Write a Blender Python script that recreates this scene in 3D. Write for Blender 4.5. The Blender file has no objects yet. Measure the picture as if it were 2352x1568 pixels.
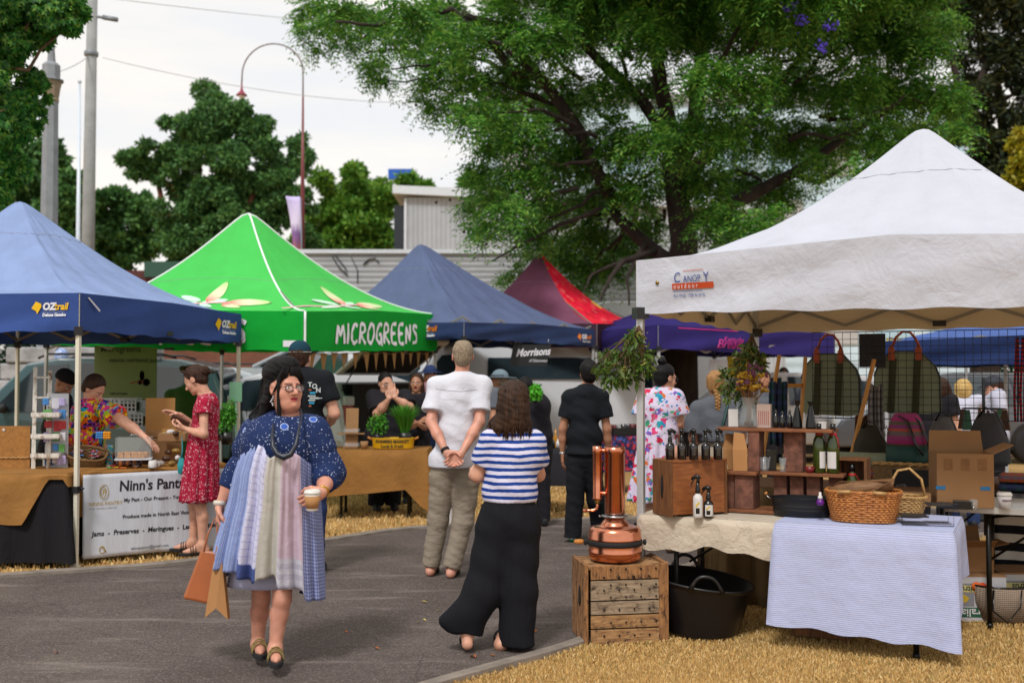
import bpy, math, random
import numpy as np
from mathutils import Vector, Matrix, Euler
R_ = math.radians
random.seed(7); RNG = np.random.default_rng(7)
scene = bpy.context.scene
COL = scene.collection
FPX = 2422.0                      # focal length in units of a 2352 px wide picture
CAMH = 1.55; HORZ = 861.0
PITCH = math.atan((HORZ-784.0)/FPX)
cam = bpy.data.cameras.new('camera'); camo = bpy.data.objects.new('camera', cam); COL.objects.link(camo)
cam.sensor_width = 36.0; cam.lens = 36.0*FPX/2352.0
camo.location = (0, 0, CAMH); camo.rotation_euler = (math.pi/2+PITCH, 0, 0)
cam.clip_start = 0.05; cam.clip_end = 900
cam.dof.use_dof = True; cam.dof.focus_distance = 7.0; cam.dof.aperture_fstop = 1.9
scene.camera = camo
SUN_EL, SUN_AZ = R_(52), R_(200)          # overcast: weak, very soft sun from behind-left
world = bpy.data.worlds.new('World'); scene.world = world; world.use_nodes = True
nt = world.node_tree; nt.nodes.clear()
wo = nt.nodes.new('ShaderNodeOutputWorld'); bg = nt.nodes.new('ShaderNodeBackground')
sky = nt.nodes.new('ShaderNodeTexSky'); sky.sky_type = 'NISHITA'; sky.sun_disc = False
sky.sun_elevation = SUN_EL; sky.sun_rotation = SUN_AZ
tc = nt.nodes.new('ShaderNodeTexCoord'); mp = nt.nodes.new('ShaderNodeMapping'); mp.inputs['Scale'].default_value = (1.2, 1.2, 7.0)
nz = nt.nodes.new('ShaderNodeTexNoise'); nz.inputs['Scale'].default_value = 2.2; nz.inputs['Detail'].default_value = 5
cr = nt.nodes.new('ShaderNodeValToRGB')
cr.color_ramp.elements[0].position = 0.35; cr.color_ramp.elements[0].color = (8.2, 8.25, 8.4, 1)
cr.color_ramp.elements[1].position = 0.56; cr.color_ramp.elements[1].color = (9.7, 9.15, 8.45, 1)
mx = nt.nodes.new('ShaderNodeMixRGB'); mx.inputs[0].default_value = 0.93
L = nt.links.new
L(tc.outputs['Generated'], mp.inputs['Vector']); L(mp.outputs[0], nz.inputs['Vector']); L(nz.outputs['Fac'], cr.inputs[0])
L(sky.outputs[0], mx.inputs[1]); L(cr.outputs[0], mx.inputs[2]); L(mx.outputs[0], bg.inputs['Color']); L(bg.outputs[0], wo.inputs['Surface'])
bg.inputs['Strength'].default_value = 0.10
sl = bpy.data.lights.new('sun', 'SUN'); slo = bpy.data.objects.new('sun', sl); COL.objects.link(slo)
sl.energy = 2.1; sl.angle = R_(10); sl.color = (1.0, 0.98, 0.96)
sd = Vector((math.sin(R_(200))*math.cos(SUN_EL), math.cos(R_(200))*math.cos(SUN_EL), math.sin(SUN_EL)))
slo.rotation_euler = sd.to_track_quat('Z', 'Y').to_euler(); slo.location = (0, -5, 30)
scene.view_settings.view_transform = 'Standard'; scene.view_settings.look = 'None'
scene.view_settings.exposure = 0.2; scene.view_settings.gamma = 1.0
scene.render.engine = 'CYCLES'
scene.cycles.max_bounces = 6; scene.cycles.transparent_max_bounces = 8
cP, sP = math.cos(PITCH), math.sin(PITCH)
def W(x, y, Y):
 """point at depth Y seen at (x, y) of the 2352x1568 view"""
 a = (x-1176.0)/FPX; b = (784.0-y)/FPX
 dy = cP - b*sP; dz = sP + b*cP
 t = Y/dy
 return Vector((a*t, Y, CAMH + dz*t))
def G(x, y, z=0.0):
 a = (x-1176.0)/FPX; b = (784.0-y)/FPX
 dy = cP - b*sP; dz = sP + b*cP
 t = (z-CAMH)/dz
 return Vector((a*t, dy*t, z))
def mpp(Y): return Y/FPX
def hx(s, k=1.0):
 s = s.lstrip('#'); r = []
 for i in (0, 2, 4):
  v = int(s[i:i+2], 16)/255.0
  r.append(k*(v/12.92 if v <= 0.04045 else ((v+0.055)/1.055)**2.4))
 return (r[0], r[1], r[2], 1.0)
class NT:
 def __init__(s, name):
  s.m = bpy.data.materials.new(name); s.m.use_nodes = True; s.t = s.m.node_tree
  s.b = s.t.nodes['Principled BSDF']; s.out = s.t.nodes['Material Output']
 def n(s, ty, **kw):
  nd = s.t.nodes.new(ty)
  for k, v in kw.items():
   if k in nd.inputs: nd.inputs[k].default_value = v
   else: setattr(nd, k, v)
  return nd
 def l(s, a, b): s.t.links.new(a, b)
 def co(s, kind='Object', scale=(1, 1, 1), rot=(0, 0, 0)):
  t = s.n('ShaderNodeTexCoord'); m = s.n('ShaderNodeMapping')
  m.inputs['Scale'].default_value = scale; m.inputs['Rotation'].default_value = rot
  s.l(t.outputs[kind], m.inputs['Vector']); return m.outputs[0]
 def mix(s, f, a, b, mode='MIX'):
  m = s.n('ShaderNodeMixRGB'); m.blend_type = mode
  for i, v in enumerate((f, a, b)):
   if hasattr(v, 'links') or hasattr(v, 'is_linked'): s.l(v, m.inputs[i])
   else: m.inputs[i].default_value = v
  return m.outputs[0]
 def math(s, op, a, b=0.0, c=0.0):
  m = s.n('ShaderNodeMath'); m.operation = op
  for i, v in enumerate((a, b, c)):
   if hasattr(v, 'is_linked'): s.l(v, m.inputs[i])
   else: m.inputs[i].default_value = v
  return m.outputs[0]
 def ramp(s, f, els, interp='LINEAR'):
  r = s.n('ShaderNodeValToRGB'); e = r.color_ramp; e.interpolation = interp
  while len(e.elements) < len(els): e.elements.new(0.5)
  for i, (p, c) in enumerate(els): e.elements[i].position = p; e.elements[i].color = c
  s.l(f, r.inputs[0]); return r.outputs[0]
 def noise(s, vec, scale, detail=3, rough=0.55):
  n = s.n('ShaderNodeTexNoise', Scale=scale, Detail=detail, Roughness=rough); s.l(vec, n.inputs['Vector']); return n
 def bump(s, h, strength=0.3, dist=0.01):
  b = s.n('ShaderNodeBump', Strength=strength, Distance=dist); s.l(h, b.inputs['Height']); s.l(b.outputs[0], s.b.inputs['Normal']); return b
 def setc(s, c):
  if hasattr(c, 'is_linked'): s.l(c, s.b.inputs['Base Color'])
  else: s.b.inputs['Base Color'].default_value = c
MATS = {}
def vary(N, col, vec, var, scale):
 n = N.noise(vec, scale, 4)
 lo = tuple(max(0, c*(1-var)) for c in col[:3])+(1,); hi = tuple(min(1, c*(1+var)) for c in col[:3])+(1,)
 return N.ramp(n.outputs['Fac'], [(0.3, lo), (0.7, hi)])
def M(name, col, rough=0.6, metal=0.0, var=0.12, scale=8.0, bump=0.0, bscale=60.0, stretch=(1, 1, 1), spec=0.5, trans=0.0, alpha=1.0, emit=None, coat=0.0, transl=0.0):
 if name in MATS: return MATS[name]
 if isinstance(col, str): col = hx(col)
 N = NT(name); v = N.co('Object', stretch)
 N.setc(vary(N, col, v, var, scale) if var else col)
 N.b.inputs['Roughness'].default_value = rough; N.b.inputs['Metallic'].default_value = metal
 N.b.inputs['Specular IOR Level'].default_value = spec
 if coat: N.b.inputs['Coat Weight'].default_value = coat
 if trans: N.b.inputs['Transmission Weight'].default_value = trans
 if alpha < 1: N.b.inputs['Alpha'].default_value = alpha
 if bump:
  n = N.noise(v, bscale, 4); N.bump(n.outputs['Fac'], bump)
 if transl:
  tr = N.n('ShaderNodeBsdfTranslucent'); tr.inputs['Color'].default_value = col
  ms = N.n('ShaderNodeMixShader'); ms.inputs[0].default_value = transl
  N.l(N.b.outputs[0], ms.inputs[1]); N.l(tr.outputs[0], ms.inputs[2]); N.l(ms.outputs[0], N.out.inputs['Surface'])
 MATS[name] = N.m; return N.m
def fabric(name, col, fold=0.5, fscale=6.0, weave=0.15, wscale=400, back=None, transl=0.12, var=0.08, rough=0.85, stretch=(1, 1, 1)):
 """cloth: soft folds, fine weave, a little light through it, optional other colour on the inner face"""
 if name in MATS: return MATS[name]
 if isinstance(col, str): col = hx(col)
 N = NT(name); v = N.co('Object', stretch)
 c = vary(N, col, v, var, 3.0)
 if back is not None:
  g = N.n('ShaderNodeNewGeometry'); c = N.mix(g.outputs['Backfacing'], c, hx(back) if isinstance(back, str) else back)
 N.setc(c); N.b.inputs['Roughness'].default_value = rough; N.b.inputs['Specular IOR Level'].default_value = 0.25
 a = N.noise(v, fscale, 5, 0.6); a.inputs['Distortion'].default_value = .35; w = N.noise(v, wscale, 1)
 h = N.math('ADD', N.math('MULTIPLY', a.outputs['Fac'], fold), N.math('MULTIPLY', w.outputs['Fac'], weave*0.1))
 N.bump(h, 0.6, 0.05)
 if transl:
  tr = N.n('ShaderNodeBsdfTranslucent')
  if hasattr(c, 'is_linked'): N.l(c, tr.inputs['Color'])
  ms = N.n('ShaderNodeMixShader'); ms.inputs[0].default_value = transl
  N.l(N.b.outputs[0], ms.inputs[1]); N.l(tr.outputs[0], ms.inputs[2]); N.l(ms.outputs[0], N.out.inputs['Surface'])
 MATS[name] = N.m; return N.m
def stripes(name, cols, period, kind='Object', axis=2, soft=0.0, fold=0.3, wob=0.0, rough=0.85):
 """cols: list of (fraction, colour) along one period in metres"""
 if name in MATS: return MATS[name]
 N = NT(name); v = N.co(kind); sp = N.n('ShaderNodeSeparateXYZ'); N.l(v, sp.inputs[0])
 x = sp.outputs[axis]
 if wob:
  n0 = N.noise(v, 7.0, 3); x = N.math('ADD', x, N.math('MULTIPLY', n0.outputs['Fac'], wob))
 f = N.math('FRACT', N.math('DIVIDE', x, period))
 els = []; p = 0
 for fr, c in cols: els.append((p, hx(c) if isinstance(c, str) else c)); p += fr
 N.setc(N.ramp(f, els, 'CONSTANT')); N.b.inputs['Roughness'].default_value = rough
 N.b.inputs['Specular IOR Level'].default_value = 0.2
 o = N.co('Object'); a = N.noise(o, 9, 5); N.bump(a.outputs['Fac'], fold, 0.05)
 MATS[name] = N.m; return N.m
def plaid(name, base, c1, c2, period=0.05, kind='Object', ax=(0, 2), w=0.3):
 if name in MATS: return MATS[name]
 N = NT(name); v = N.co(kind); sp = N.n('ShaderNodeSeparateXYZ'); N.l(v, sp.inputs[0])
 c = hx(base)
 for a, col in ((ax[0], c1), (ax[1], c2)):
  f = N.math('FRACT', N.math('DIVIDE', sp.outputs[a], period)); g = N.math('LESS_THAN', f, w)
  c = N.mix(N.math('MULTIPLY', g, 0.6), c, hx(col))
 N.setc(c); N.b.inputs['Roughness'].default_value = 0.9
 o = N.co('Object'); a = N.noise(o, 9, 5); N.bump(a.outputs['Fac'], 0.3, 0.05)
 MATS[name] = N.m; return N.m
def floral(name, base, cols, scale=14, thr=0.35, scale2=None, cols2=None, thr2=0.25, fold=0.3, ring=None):
 """scattered flower-like blobs of several colours on a base cloth"""
 if name in MATS: return MATS[name]
 N = NT(name); v = N.co('Object'); n0 = N.noise(v, scale*1.7, 2)
 vv = N.n('ShaderNodeMixRGB'); vv.blend_type = 'ADD'; vv.inputs[0].default_value = 0.6/scale*1.5
 N.l(v, vv.inputs[1]); N.l(n0.outputs['Color'], vv.inputs[2])
 c = hx(base)
 for sc_, cs, th in ((scale, cols, thr), (scale2, cols2, thr2)):
  if not sc_: continue
  vo = N.n('ShaderNodeTexVoronoi', Scale=sc_); N.l(vv.outputs[0], vo.inputs['Vector'])
  sp = N.n('ShaderNodeSeparateColor'); N.l(vo.outputs['Color'], sp.inputs[0])
  k = len(cs); pal = N.ramp(sp.outputs[0], [(i/k, hx(q)) for i, q in enumerate(cs)], 'CONSTANT')
  g = N.math('LESS_THAN', vo.outputs['Distance'], th)
  c = N.mix(g, c, pal)
 if ring:
  vo = N.n('ShaderNodeTexVoronoi', Scale=ring[0]); vo.inputs['Randomness'].default_value = .8; N.l(v, vo.inputs['Vector']); sp = N.n('ShaderNodeSeparateColor'); N.l(vo.outputs['Color'], sp.inputs[0])
  on = N.math('LESS_THAN', sp.outputs[1], .42)
  for r_, cc in ((ring[1], ring[3]), (ring[1]*.82, ring[2])): c = N.mix(N.math('MULTIPLY', N.math('LESS_THAN', vo.outputs['Distance'], r_), on), c, hx(cc))
 N.setc(c); N.b.inputs['Roughness'].default_value = 0.85; N.b.inputs['Specular IOR Level'].default_value = 0.2
 a = N.noise(v, 9, 5); N.bump(a.outputs['Fac'], fold, 0.05)
 MATS[name] = N.m; return N.m
def wood(name, c1, c2, scale=3.0, stretch=(1, 1, 12), rough=0.65, bump=0.25, dark=None):
 if name in MATS: return MATS[name]
 N = NT(name); v = N.co('Object', stretch)
 a = N.noise(v, scale*2.2, 6, 0.65); c = N.ramp(a.outputs['Fac'], [(0.32, hx(c1)), (0.68, hx(c2))])
 if dark:
  b = N.noise(N.co('Object', tuple(s*1.0 if s < 2 else s*0.25 for s in stretch)), 9, 5, 0.7); g = N.ramp(b.outputs['Fac'], [(0.52, (0, 0, 0, 1)), (0.66, (1, 1, 1, 1))])
  c = N.mix(g, c, hx(dark))
 N.setc(c); N.b.inputs['Roughness'].default_value = rough; N.bump(a.outputs['Fac'], bump, 0.01)
 MATS[name] = N.m; return N.m
def glass(name, col=(0.9, 0.95, 0.95, 1), rough=0.02, alpha=0.25):
 if name in MATS: return MATS[name]
 N = NT(name); N.setc(col); N.b.inputs['Roughness'].default_value = rough; N.b.inputs['Alpha'].default_value = alpha
 N.b.inputs['Specular IOR Level'].default_value = 0.9; MATS[name] = N.m; return N.m
def leafmat(name, cols, rough=0.55, transl=0.25):
 if name in MATS: return MATS[name]
 N = NT(name); g = N.n('ShaderNodeNewGeometry'); k = len(cols)
 c = N.ramp(g.outputs['Random Per Island'], [(i/max(1, k-1), hx(q)) for i, q in enumerate(cols)])
 N.setc(c); N.b.inputs['Roughness'].default_value = rough; N.b.inputs['Specular IOR Level'].default_value = 0.3
 tr = N.n('ShaderNodeBsdfTranslucent'); N.l(c, tr.inputs['Color'])
 ms = N.n('ShaderNodeMixShader'); ms.inputs[0].default_value = transl
 N.l(N.b.outputs[0], ms.inputs[1]); N.l(tr.outputs[0], ms.inputs[2]); N.l(ms.outputs[0], N.out.inputs['Surface'])
 MATS[name] = N.m; return N.m
def tag(o, label=None, cat=None, group=None, kind=None):
 if label: o['label'] = label
 if cat: o['category'] = cat
 if group: o['group'] = group
 if kind: o['kind'] = kind
 return o
def thing(name, label, cat, loc=(0, 0, 0), rotz=0.0, group=None, rot=None):
 o = bpy.data.objects.new(name, None); COL.objects.link(o); o.empty_display_size = 0.1
 o.location = loc; o.rotation_euler = rot if rot else (0, 0, rotz)
 return tag(o, label, cat, group)
def linkmesh(name, me, mats, parent=None, smooth=False, loc=None, rot=None):
 for m in (mats if isinstance(mats, (list, tuple)) else [mats]): me.materials.append(m)
 o = bpy.data.objects.new(name, me); COL.objects.link(o)
 if parent is not None: o.parent = parent
 if loc is not None: o.location = loc
 if rot is not None: o.rotation_euler = rot
 if smooth: me.polygons.foreach_set('use_smooth', [True]*len(me.polygons))
 return o
class MB:
 def __init__(s): s.v = []; s.f = []; s.mi = []; s.uv = {}; s.sm = []
 def add(s, vs, fs, m=0, smooth=False, uvs=None, T=None):
  b = len(s.v)
  for i, p in enumerate(vs):
   p = Vector(p)
   if T is not None: p = T @ p
   s.v.append((p.x, p.y, p.z))
   if uvs: s.uv[b+i] = uvs[i]
  for f in fs: s.f.append(tuple(b+i for i in f)); s.mi.append(m); s.sm.append(smooth)
  return s
 def hexa(s, p, m=0, T=None):
  return s.add(p, [(0, 3, 2, 1), (4, 5, 6, 7), (0, 1, 5, 4), (1, 2, 6, 5), (2, 3, 7, 6), (3, 0, 4, 7)], m, T=T)
 def box(s, c, d, m=0, rz=0.0, rot=None, T=None, taper=1.0):
  x, y, z = d[0]/2, d[1]/2, d[2]/2; k = taper
  P = [(-x, -y, -z), (x, -y, -z), (x, y, -z), (-x, y, -z), (-x*k, -y*k, z), (x*k, -y*k, z), (x*k, y*k, z), (-x*k, y*k, z)]
  E = Euler(rot if rot else (0, 0, rz)).to_matrix()
  P = [E @ Vector(q)+Vector(c) for q in P]
  return s.hexa(P, m, T)
 def bar(s, a, b, w=0.03, h=None, m=0, T=None):
  a = Vector(a); b = Vector(b); h = h or w; d = (b-a).normalized()
  u = d.cross(Vector((0, 0, 1)));
  if u.length < 1e-3: u = Vector((1, 0, 0))
  u.normalize(); n = u.cross(d).normalized(); u = u*(w/2); n = n*(h/2)
  return s.hexa([a-u-n, a+u-n, a+u+n, a-u+n, b-u-n, b+u-n, b+u+n, b-u+n], m, T)
 def tube(s, pts, r, n=8, m=0, caps=True, T=None, smooth=True, flat=1.0):
  pts = [Vector(p) for p in pts]; k = len(pts)
  rs = r if isinstance(r, (list, tuple)) else [r]*k
  V = []; F = []; up = None
  for i, p in enumerate(pts):
   d = (pts[min(i+1, k-1)]-pts[max(i-1, 0)])
   d = d.normalized() if d.length > 1e-9 else Vector((0, 0, 1))
   if up is None:
    up = Vector((0, 0, 1)) if abs(d.z) < 0.9 else Vector((1, 0, 0))
   u = d.cross(up)
   if u.length < 1e-4: u = d.cross(Vector((0, 1, 0.3)))
   u.normalize(); w = u.cross(d).normalized(); up = w
   for j in range(n):
    a = 2*math.pi*j/n; V.append(p+u*(rs[i]*math.cos(a))+w*(rs[i]*flat*math.sin(a)))
  for i in range(k-1):
   for j in range(n):
    a = i*n+j; b = i*n+(j+1) % n; F.append((a, b, b+n, a+n))
  if caps: F.append(tuple(range(n-1, -1, -1))); F.append(tuple((k-1)*n+j for j in range(n)))
  return s.add(V, F, m, smooth, T=T)
 def lathe(s, prof, n=24, c=(0, 0, 0), m=0, T=None, smooth=True, sx=1.0, sy=1.0, caps=False):
  V = []; F = []; k = len(prof)
  for r, z in prof:
   for j in range(n):
    a = 2*math.pi*j/n; V.append((c[0]+r*sx*math.cos(a), c[1]+r*sy*math.sin(a), c[2]+z))
  for i in range(k-1):
   for j in range(n):
    a = i*n+j; b = i*n+(j+1) % n; F.append((a, b, b+n, a+n))
  if caps or prof[0][0] > 1e-4: F.append(tuple(range(n-1, -1, -1)))
  if caps or prof[-1][0] > 1e-4: F.append(tuple((k-1)*n+j for j in range(n)))
  return s.add(V, F, m, smooth, T=T)
 def ball(s, c, r, n=10, m=0, T=None):
  r = (r, r, r) if not hasattr(r, '__len__') else r
  k = max(4, n//2); prof = [(math.sin(math.pi*i/k), -math.cos(math.pi*i/k)) for i in range(k+1)]
  V = []; F = []
  for a_, z in prof:
   for j in range(n):
    a = 2*math.pi*j/n; V.append((c[0]+r[0]*a_*math.cos(a), c[1]+r[1]*a_*math.sin(a), c[2]+r[2]*z))
  for i in range(k):
   for j in range(n):
    a = i*n+j; b = i*n+(j+1) % n; F.append((a, b, b+n, a+n))
  return s.add(V, F, m, True, T=T)
 def prism(s, poly, z0, z1, m=0, T=None):
  n = len(poly); V = [(x, y, z0) for x, y in poly]+[(x, y, z1) for x, y in poly]
  F = [tuple(range(n-1, -1, -1)), tuple(range(n, 2*n))]+[(i, (i+1) % n, n+(i+1) % n, n+i) for i in range(n)]
  return s.add(V, F, m, T=T)
 def grid(s, fn, nu, nv, m=0, smooth=True, uvf=None, T=None, mf=None):
  V = []; U = []
  for j in range(nv+1):
   for i in range(nu+1):
    V.append(fn(i/nu, j/nv)); U.append(uvf(i/nu, j/nv) if uvf else (i/nu, j/nv))
  b = len(s.f)
  F = [(j*(nu+1)+i, j*(nu+1)+i+1, (j+1)*(nu+1)+i+1, (j+1)*(nu+1)+i) for j in range(nv) for i in range(nu)]
  s.add(V, F, m, smooth, U, T)
  if mf:
   q = 0
   for j in range(nv):
    for i in range(nu): s.mi[b+q] = mf((i+.5)/nu, (j+.5)/nv); q += 1
  return s
 def build(s, name, mats, parent=None, loc=None, rot=None, bevel=0.0, solid=0.0, smooth=None):
  me = bpy.data.meshes.new(name); me.from_pydata(s.v, [], s.f)
  if s.uv:
   ul = me.uv_layers.new(name='UVMap'); li = np.zeros(len(me.loops), dtype=np.int32); me.loops.foreach_get('vertex_index', li)
   uvs = np.zeros((len(s.v), 2))
   for k, v in s.uv.items(): uvs[k] = v
   ul.data.foreach_set('uv', uvs[li].ravel())
  o = linkmesh(name, me, mats, parent, False, loc, rot)
  me.polygons.foreach_set('material_index', s.mi)
  me.polygons.foreach_set('use_smooth', s.sm if smooth is None else [smooth]*len(s.f)); me.update()
  if bevel:
   b = o.modifiers.new('bevel', 'BEVEL'); b.width = bevel; b.segments = 2; b.limit_method = 'ANGLE'; b.angle_limit = R_(40)
  if solid:
   b = o.modifiers.new('solid', 'SOLIDIFY'); b.thickness = solid; b.offset = 0
  return o
def npmesh(name, V, F, mats, parent=None, smooth=False, mi=None, loc=None):
 """fast mesh from numpy arrays, all faces with the same number of corners"""
 me = bpy.data.meshes.new(name); V = np.ascontiguousarray(V, dtype=np.float32); F = np.ascontiguousarray(F, dtype=np.int32); k = F.shape[1]
 me.vertices.add(len(V)); me.vertices.foreach_set('co', V.ravel())
 me.loops.add(F.size); me.loops.foreach_set('vertex_index', F.ravel())
 me.polygons.add(len(F)); me.polygons.foreach_set('loop_start', np.arange(len(F), dtype=np.int32)*k)
 try: me.polygons.foreach_set('loop_total', np.full(len(F), k, dtype=np.int32))
 except Exception: pass
 me.update(calc_edges=True); me.validate()
 o = linkmesh(name, me, mats, parent, smooth, loc)
 if mi is not None: me.polygons.foreach_set('material_index', np.asarray(mi, dtype=np.int32))
 return o
def single(mb, name, mats, label, cat, loc=(0, 0, 0), rotz=0.0, group=None, **kw):
 o = mb.build(name, mats, None, loc, (0, 0, rotz), **kw); return tag(o, label, cat, group)
def dup(root, loc, rotz=None, label=None, group=None):
 r = root.copy(); COL.objects.link(r); r.location = loc
 if rotz is not None: r.rotation_euler = (0, 0, rotz)
 if label: r['label'] = label
 if group: r['group'] = group
 for ch in list(root.children):
  c = ch.copy(); COL.objects.link(c); c.parent = r
  for g in list(ch.children):
   d = g.copy(); COL.objects.link(d); d.parent = c
 return r
def textmesh(s, size=0.1, shear=0.0, bold=0.0, width=1.0, align='LEFT', space=1.0):
 cu = bpy.data.curves.new('tmp', 'FONT'); cu.body = s; cu.size = size; cu.shear = shear; cu.offset = bold; cu.align_x = align; cu.space_character = space; cu.resolution_u = 3
 o = bpy.data.objects.new('tmp', cu); COL.objects.link(o)
 dg = bpy.context.evaluated_depsgraph_get(); me = bpy.data.meshes.new_from_object(o.evaluated_get(dg))
 bpy.data.objects.remove(o); bpy.data.curves.remove(cu)
 if width != 1.0:
  for v in me.vertices: v.co.x *= width
 return me
def lettering(s, parent, mat, fn, size=0.1, name='lettering', **kw):
 """flat text; fn maps the text plane (x, y) to a point of the surface it is printed on"""
 me = textmesh(s, size, **kw)
 for v in me.vertices: v.co = fn(v.co.x, v.co.y)
 return linkmesh(name, me, mat, parent)
def ordw(i): return ['first', 'second', 'third', 'fourth', 'fifth', 'sixth', 'seventh', 'eighth', 'ninth', 'tenth', 'eleventh', 'twelfth', 'thirteenth', 'fourteenth', 'fifteenth', 'sixteenth', 'seventeenth', 'eighteenth', 'nineteenth', 'twentieth'][i]
def wob(x, y, z, s=1.0):
 return (math.sin(x*3.1*s+y*1.7*s+.3)+math.sin(y*4.3*s-z*2.9*s+1.1)+math.sin(z*5.3*s+x*2.3*s+2.2))/3
def _v(a): return np.array(a, dtype=float)
def Cone(a, b, r1, r2=None, k=0.02, cutb=False, cuta=False, flat=None):
 return dict(t='c', a=_v(a), b=_v(b), r1=r1, r2=r1 if r2 is None else r2, k=k, cutb=cutb, cuta=cuta)
def Ell(c, r, yaw=0.0, pitch=0.0, roll=0.0, k=0.03, sub=False):
 R = np.array(Euler((R_(pitch), R_(roll), R_(-yaw)), 'XYZ').to_matrix())
 return dict(t='e', c=_v(c), r=_v(r), R=R, k=k, sub=sub)
def _bb(p):
 if p['t'] == 'c':
  r = max(p['r1'], p['r2']); return np.minimum(p['a'], p['b'])-r, np.maximum(p['a'], p['b'])+r
 r = p['r'].max(); return p['c']-r, p['c']+r
def _ev(p, X, Y, Z):
 if p['t'] == 'c':
  a, b = p['a'], p['b']; ba = b-a; l2 = max(1e-9, ba@ba)
  px, py, pz = X-a[0], Y-a[1], Z-a[2]
  t0 = (px*ba[0]+py*ba[1]+pz*ba[2])/l2; t = np.clip(t0, 0, 1)
  d = np.sqrt((px-t*ba[0])**2+(py-t*ba[1])**2+(pz-t*ba[2])**2)-(p['r1']+(p['r2']-p['r1'])*t)
  ln = math.sqrt(l2)
  if p['cutb']: d = np.maximum(d, (t0-1)*ln)
  if p['cuta']: d = np.maximum(d, -t0*ln)
  return d
 c, r, R = p['c'], p['r'], p['R']; x, y, z = X-c[0], Y-c[1], Z-c[2]
 u = [(R[0, i]*x+R[1, i]*y+R[2, i]*z) for i in range(3)]
 k0 = np.sqrt((u[0]/r[0])**2+(u[1]/r[1])**2+(u[2]/r[2])**2); k1 = np.sqrt((u[0]/r[0]**2)**2+(u[1]/r[1]**2)**2+(u[2]/r[2]**2)**2)
 return k0*(k0-1)/np.maximum(k1, 1e-6)
def field(prims, h, zmin=None, zmax=None, infl=0.0, planes=(), disp=None, lo=None, hi=None):
 los, his = zip(*[_bb(p) for p in prims if not p.get('sub')])
 L0 = np.min(los, 0)-infl-2.5*h; H0 = np.max(his, 0)+infl+2.5*h
 if lo is not None: L0 = np.maximum(L0, lo)
 if hi is not None: H0 = np.minimum(H0, hi)
 if zmin is not None: L0[2] = max(L0[2], zmin-2*h)
 if zmax is not None: H0[2] = min(H0[2], zmax+2*h)
 n = np.ceil((H0-L0)/h).astype(int)+1
 ax = [L0[i]+h*np.arange(n[i]) for i in range(3)]
 D = np.full(n, 0.25, dtype=np.float32)
 for p in prims:
  a, b = _bb(p); m = 0.09+p['k']
  s = [(max(0, int((a[i]-m-L0[i])/h)), min(n[i], int((b[i]+m-L0[i])/h)+2)) for i in range(3)]
  if any(q[1] <= q[0] for q in s): continue
  X = ax[0][s[0][0]:s[0][1]][:, None, None]; Y = ax[1][s[1][0]:s[1][1]][None, :, None]; Z = ax[2][s[2][0]:s[2][1]][None, None, :]
  d = _ev(p, X, Y, Z)
  sl_ = tuple(slice(*q) for q in s); o = D[sl_]; k = p['k']
  if p.get('sub'):
   e = np.maximum(k-np.abs(o+d), 0)/k; D[sl_] = np.maximum(o, -d)+e*e*k*0.25
  else:
   e = np.maximum(k-np.abs(o-d), 0)/k; D[sl_] = np.minimum(o, d)-e*e*k*0.25
 D -= infl
 X = ax[0][:, None, None]; Y = ax[1][None, :, None]; Z = ax[2][None, None, :]
 if disp is not None: D += disp(X, Y, Z)
 if zmin is not None: D = np.maximum(D, zmin-Z)
 if zmax is not None: D = np.maximum(D, Z-zmax)
 for (p0, nn) in planes:      # keep the side opposite to nn
  nn = _v(nn); nn = nn/np.linalg.norm(nn); D = np.maximum(D, (X-p0[0])*nn[0]+(Y-p0[1])*nn[1]+(Z-p0[2])*nn[2])
 return D, L0
def snet(F, org, h):
 S = F < 0; nx, ny, nz = F.shape
 cnt = np.zeros((nx-1, ny-1, nz-1), dtype=np.int8)
 cor = [(i, j, k) for i in (0, 1) for j in (0, 1) for k in (0, 1)]
 for i, j, k in cor: cnt += S[i:nx-1+i, j:ny-1+j, k:nz-1+k]
 act = (cnt > 0) & (cnt < 8); idx = np.full(cnt.shape, -1, dtype=np.int64); cells = np.argwhere(act); idx[act] = np.arange(len(cells))
 acc = np.zeros((len(cells), 3)); w = np.zeros(len(cells)); c0, c1, c2 = cells.T
 for a in cor:
  for ax_ in range(3):
   if a[ax_]: continue
   b = list(a); b[ax_] = 1
   fa = F[c0+a[0], c1+a[1], c2+a[2]]; fb = F[c0+b[0], c1+b[1], c2+b[2]]
   m = (fa < 0) != (fb < 0); t = fa[m]/(fa[m]-fb[m]); p = np.tile(np.array(a, dtype=float), (m.sum(), 1)); p[:, ax_] += t
   acc[m] += p; w[m] += 1
 V = (cells+acc/w[:, None])*h+org
 Q = []
 for ax_ in range(3):
  sa = [slice(None)]*3; sb = [slice(None)]*3; sa[ax_] = slice(0, -1); sb[ax_] = slice(1, None)
  A = S[tuple(sa)]; B = S[tuple(sb)]; m = A != B
  o1, o2 = [(1, 2), (2, 0), (0, 1)][ax_]
  e = np.argwhere(m); e = e[(e[:, o1] > 0) & (e[:, o2] > 0) & (e[:, o1] < F.shape[o1]-1) & (e[:, o2] < F.shape[o2]-1)]
  if not len(e): continue
  ins = A[tuple(e.T)]
  def cell(d1, d2):
   q = e.copy(); q[:, o1] -= d1; q[:, o2] -= d2; return idx[tuple(q.T)]
  q = np.stack([cell(1, 1), cell(0, 1), cell(0, 0), cell(1, 0)], 1)
  q[~ins] = q[~ins][:, ::-1]; Q.append(q)
 Q = np.concatenate(Q); Q = Q[(Q >= 0).all(1)]
 return V, Q
def soft(prims, h, **kw):
 D, o = field(prims, h, **kw); return snet(D, o, h)
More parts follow.
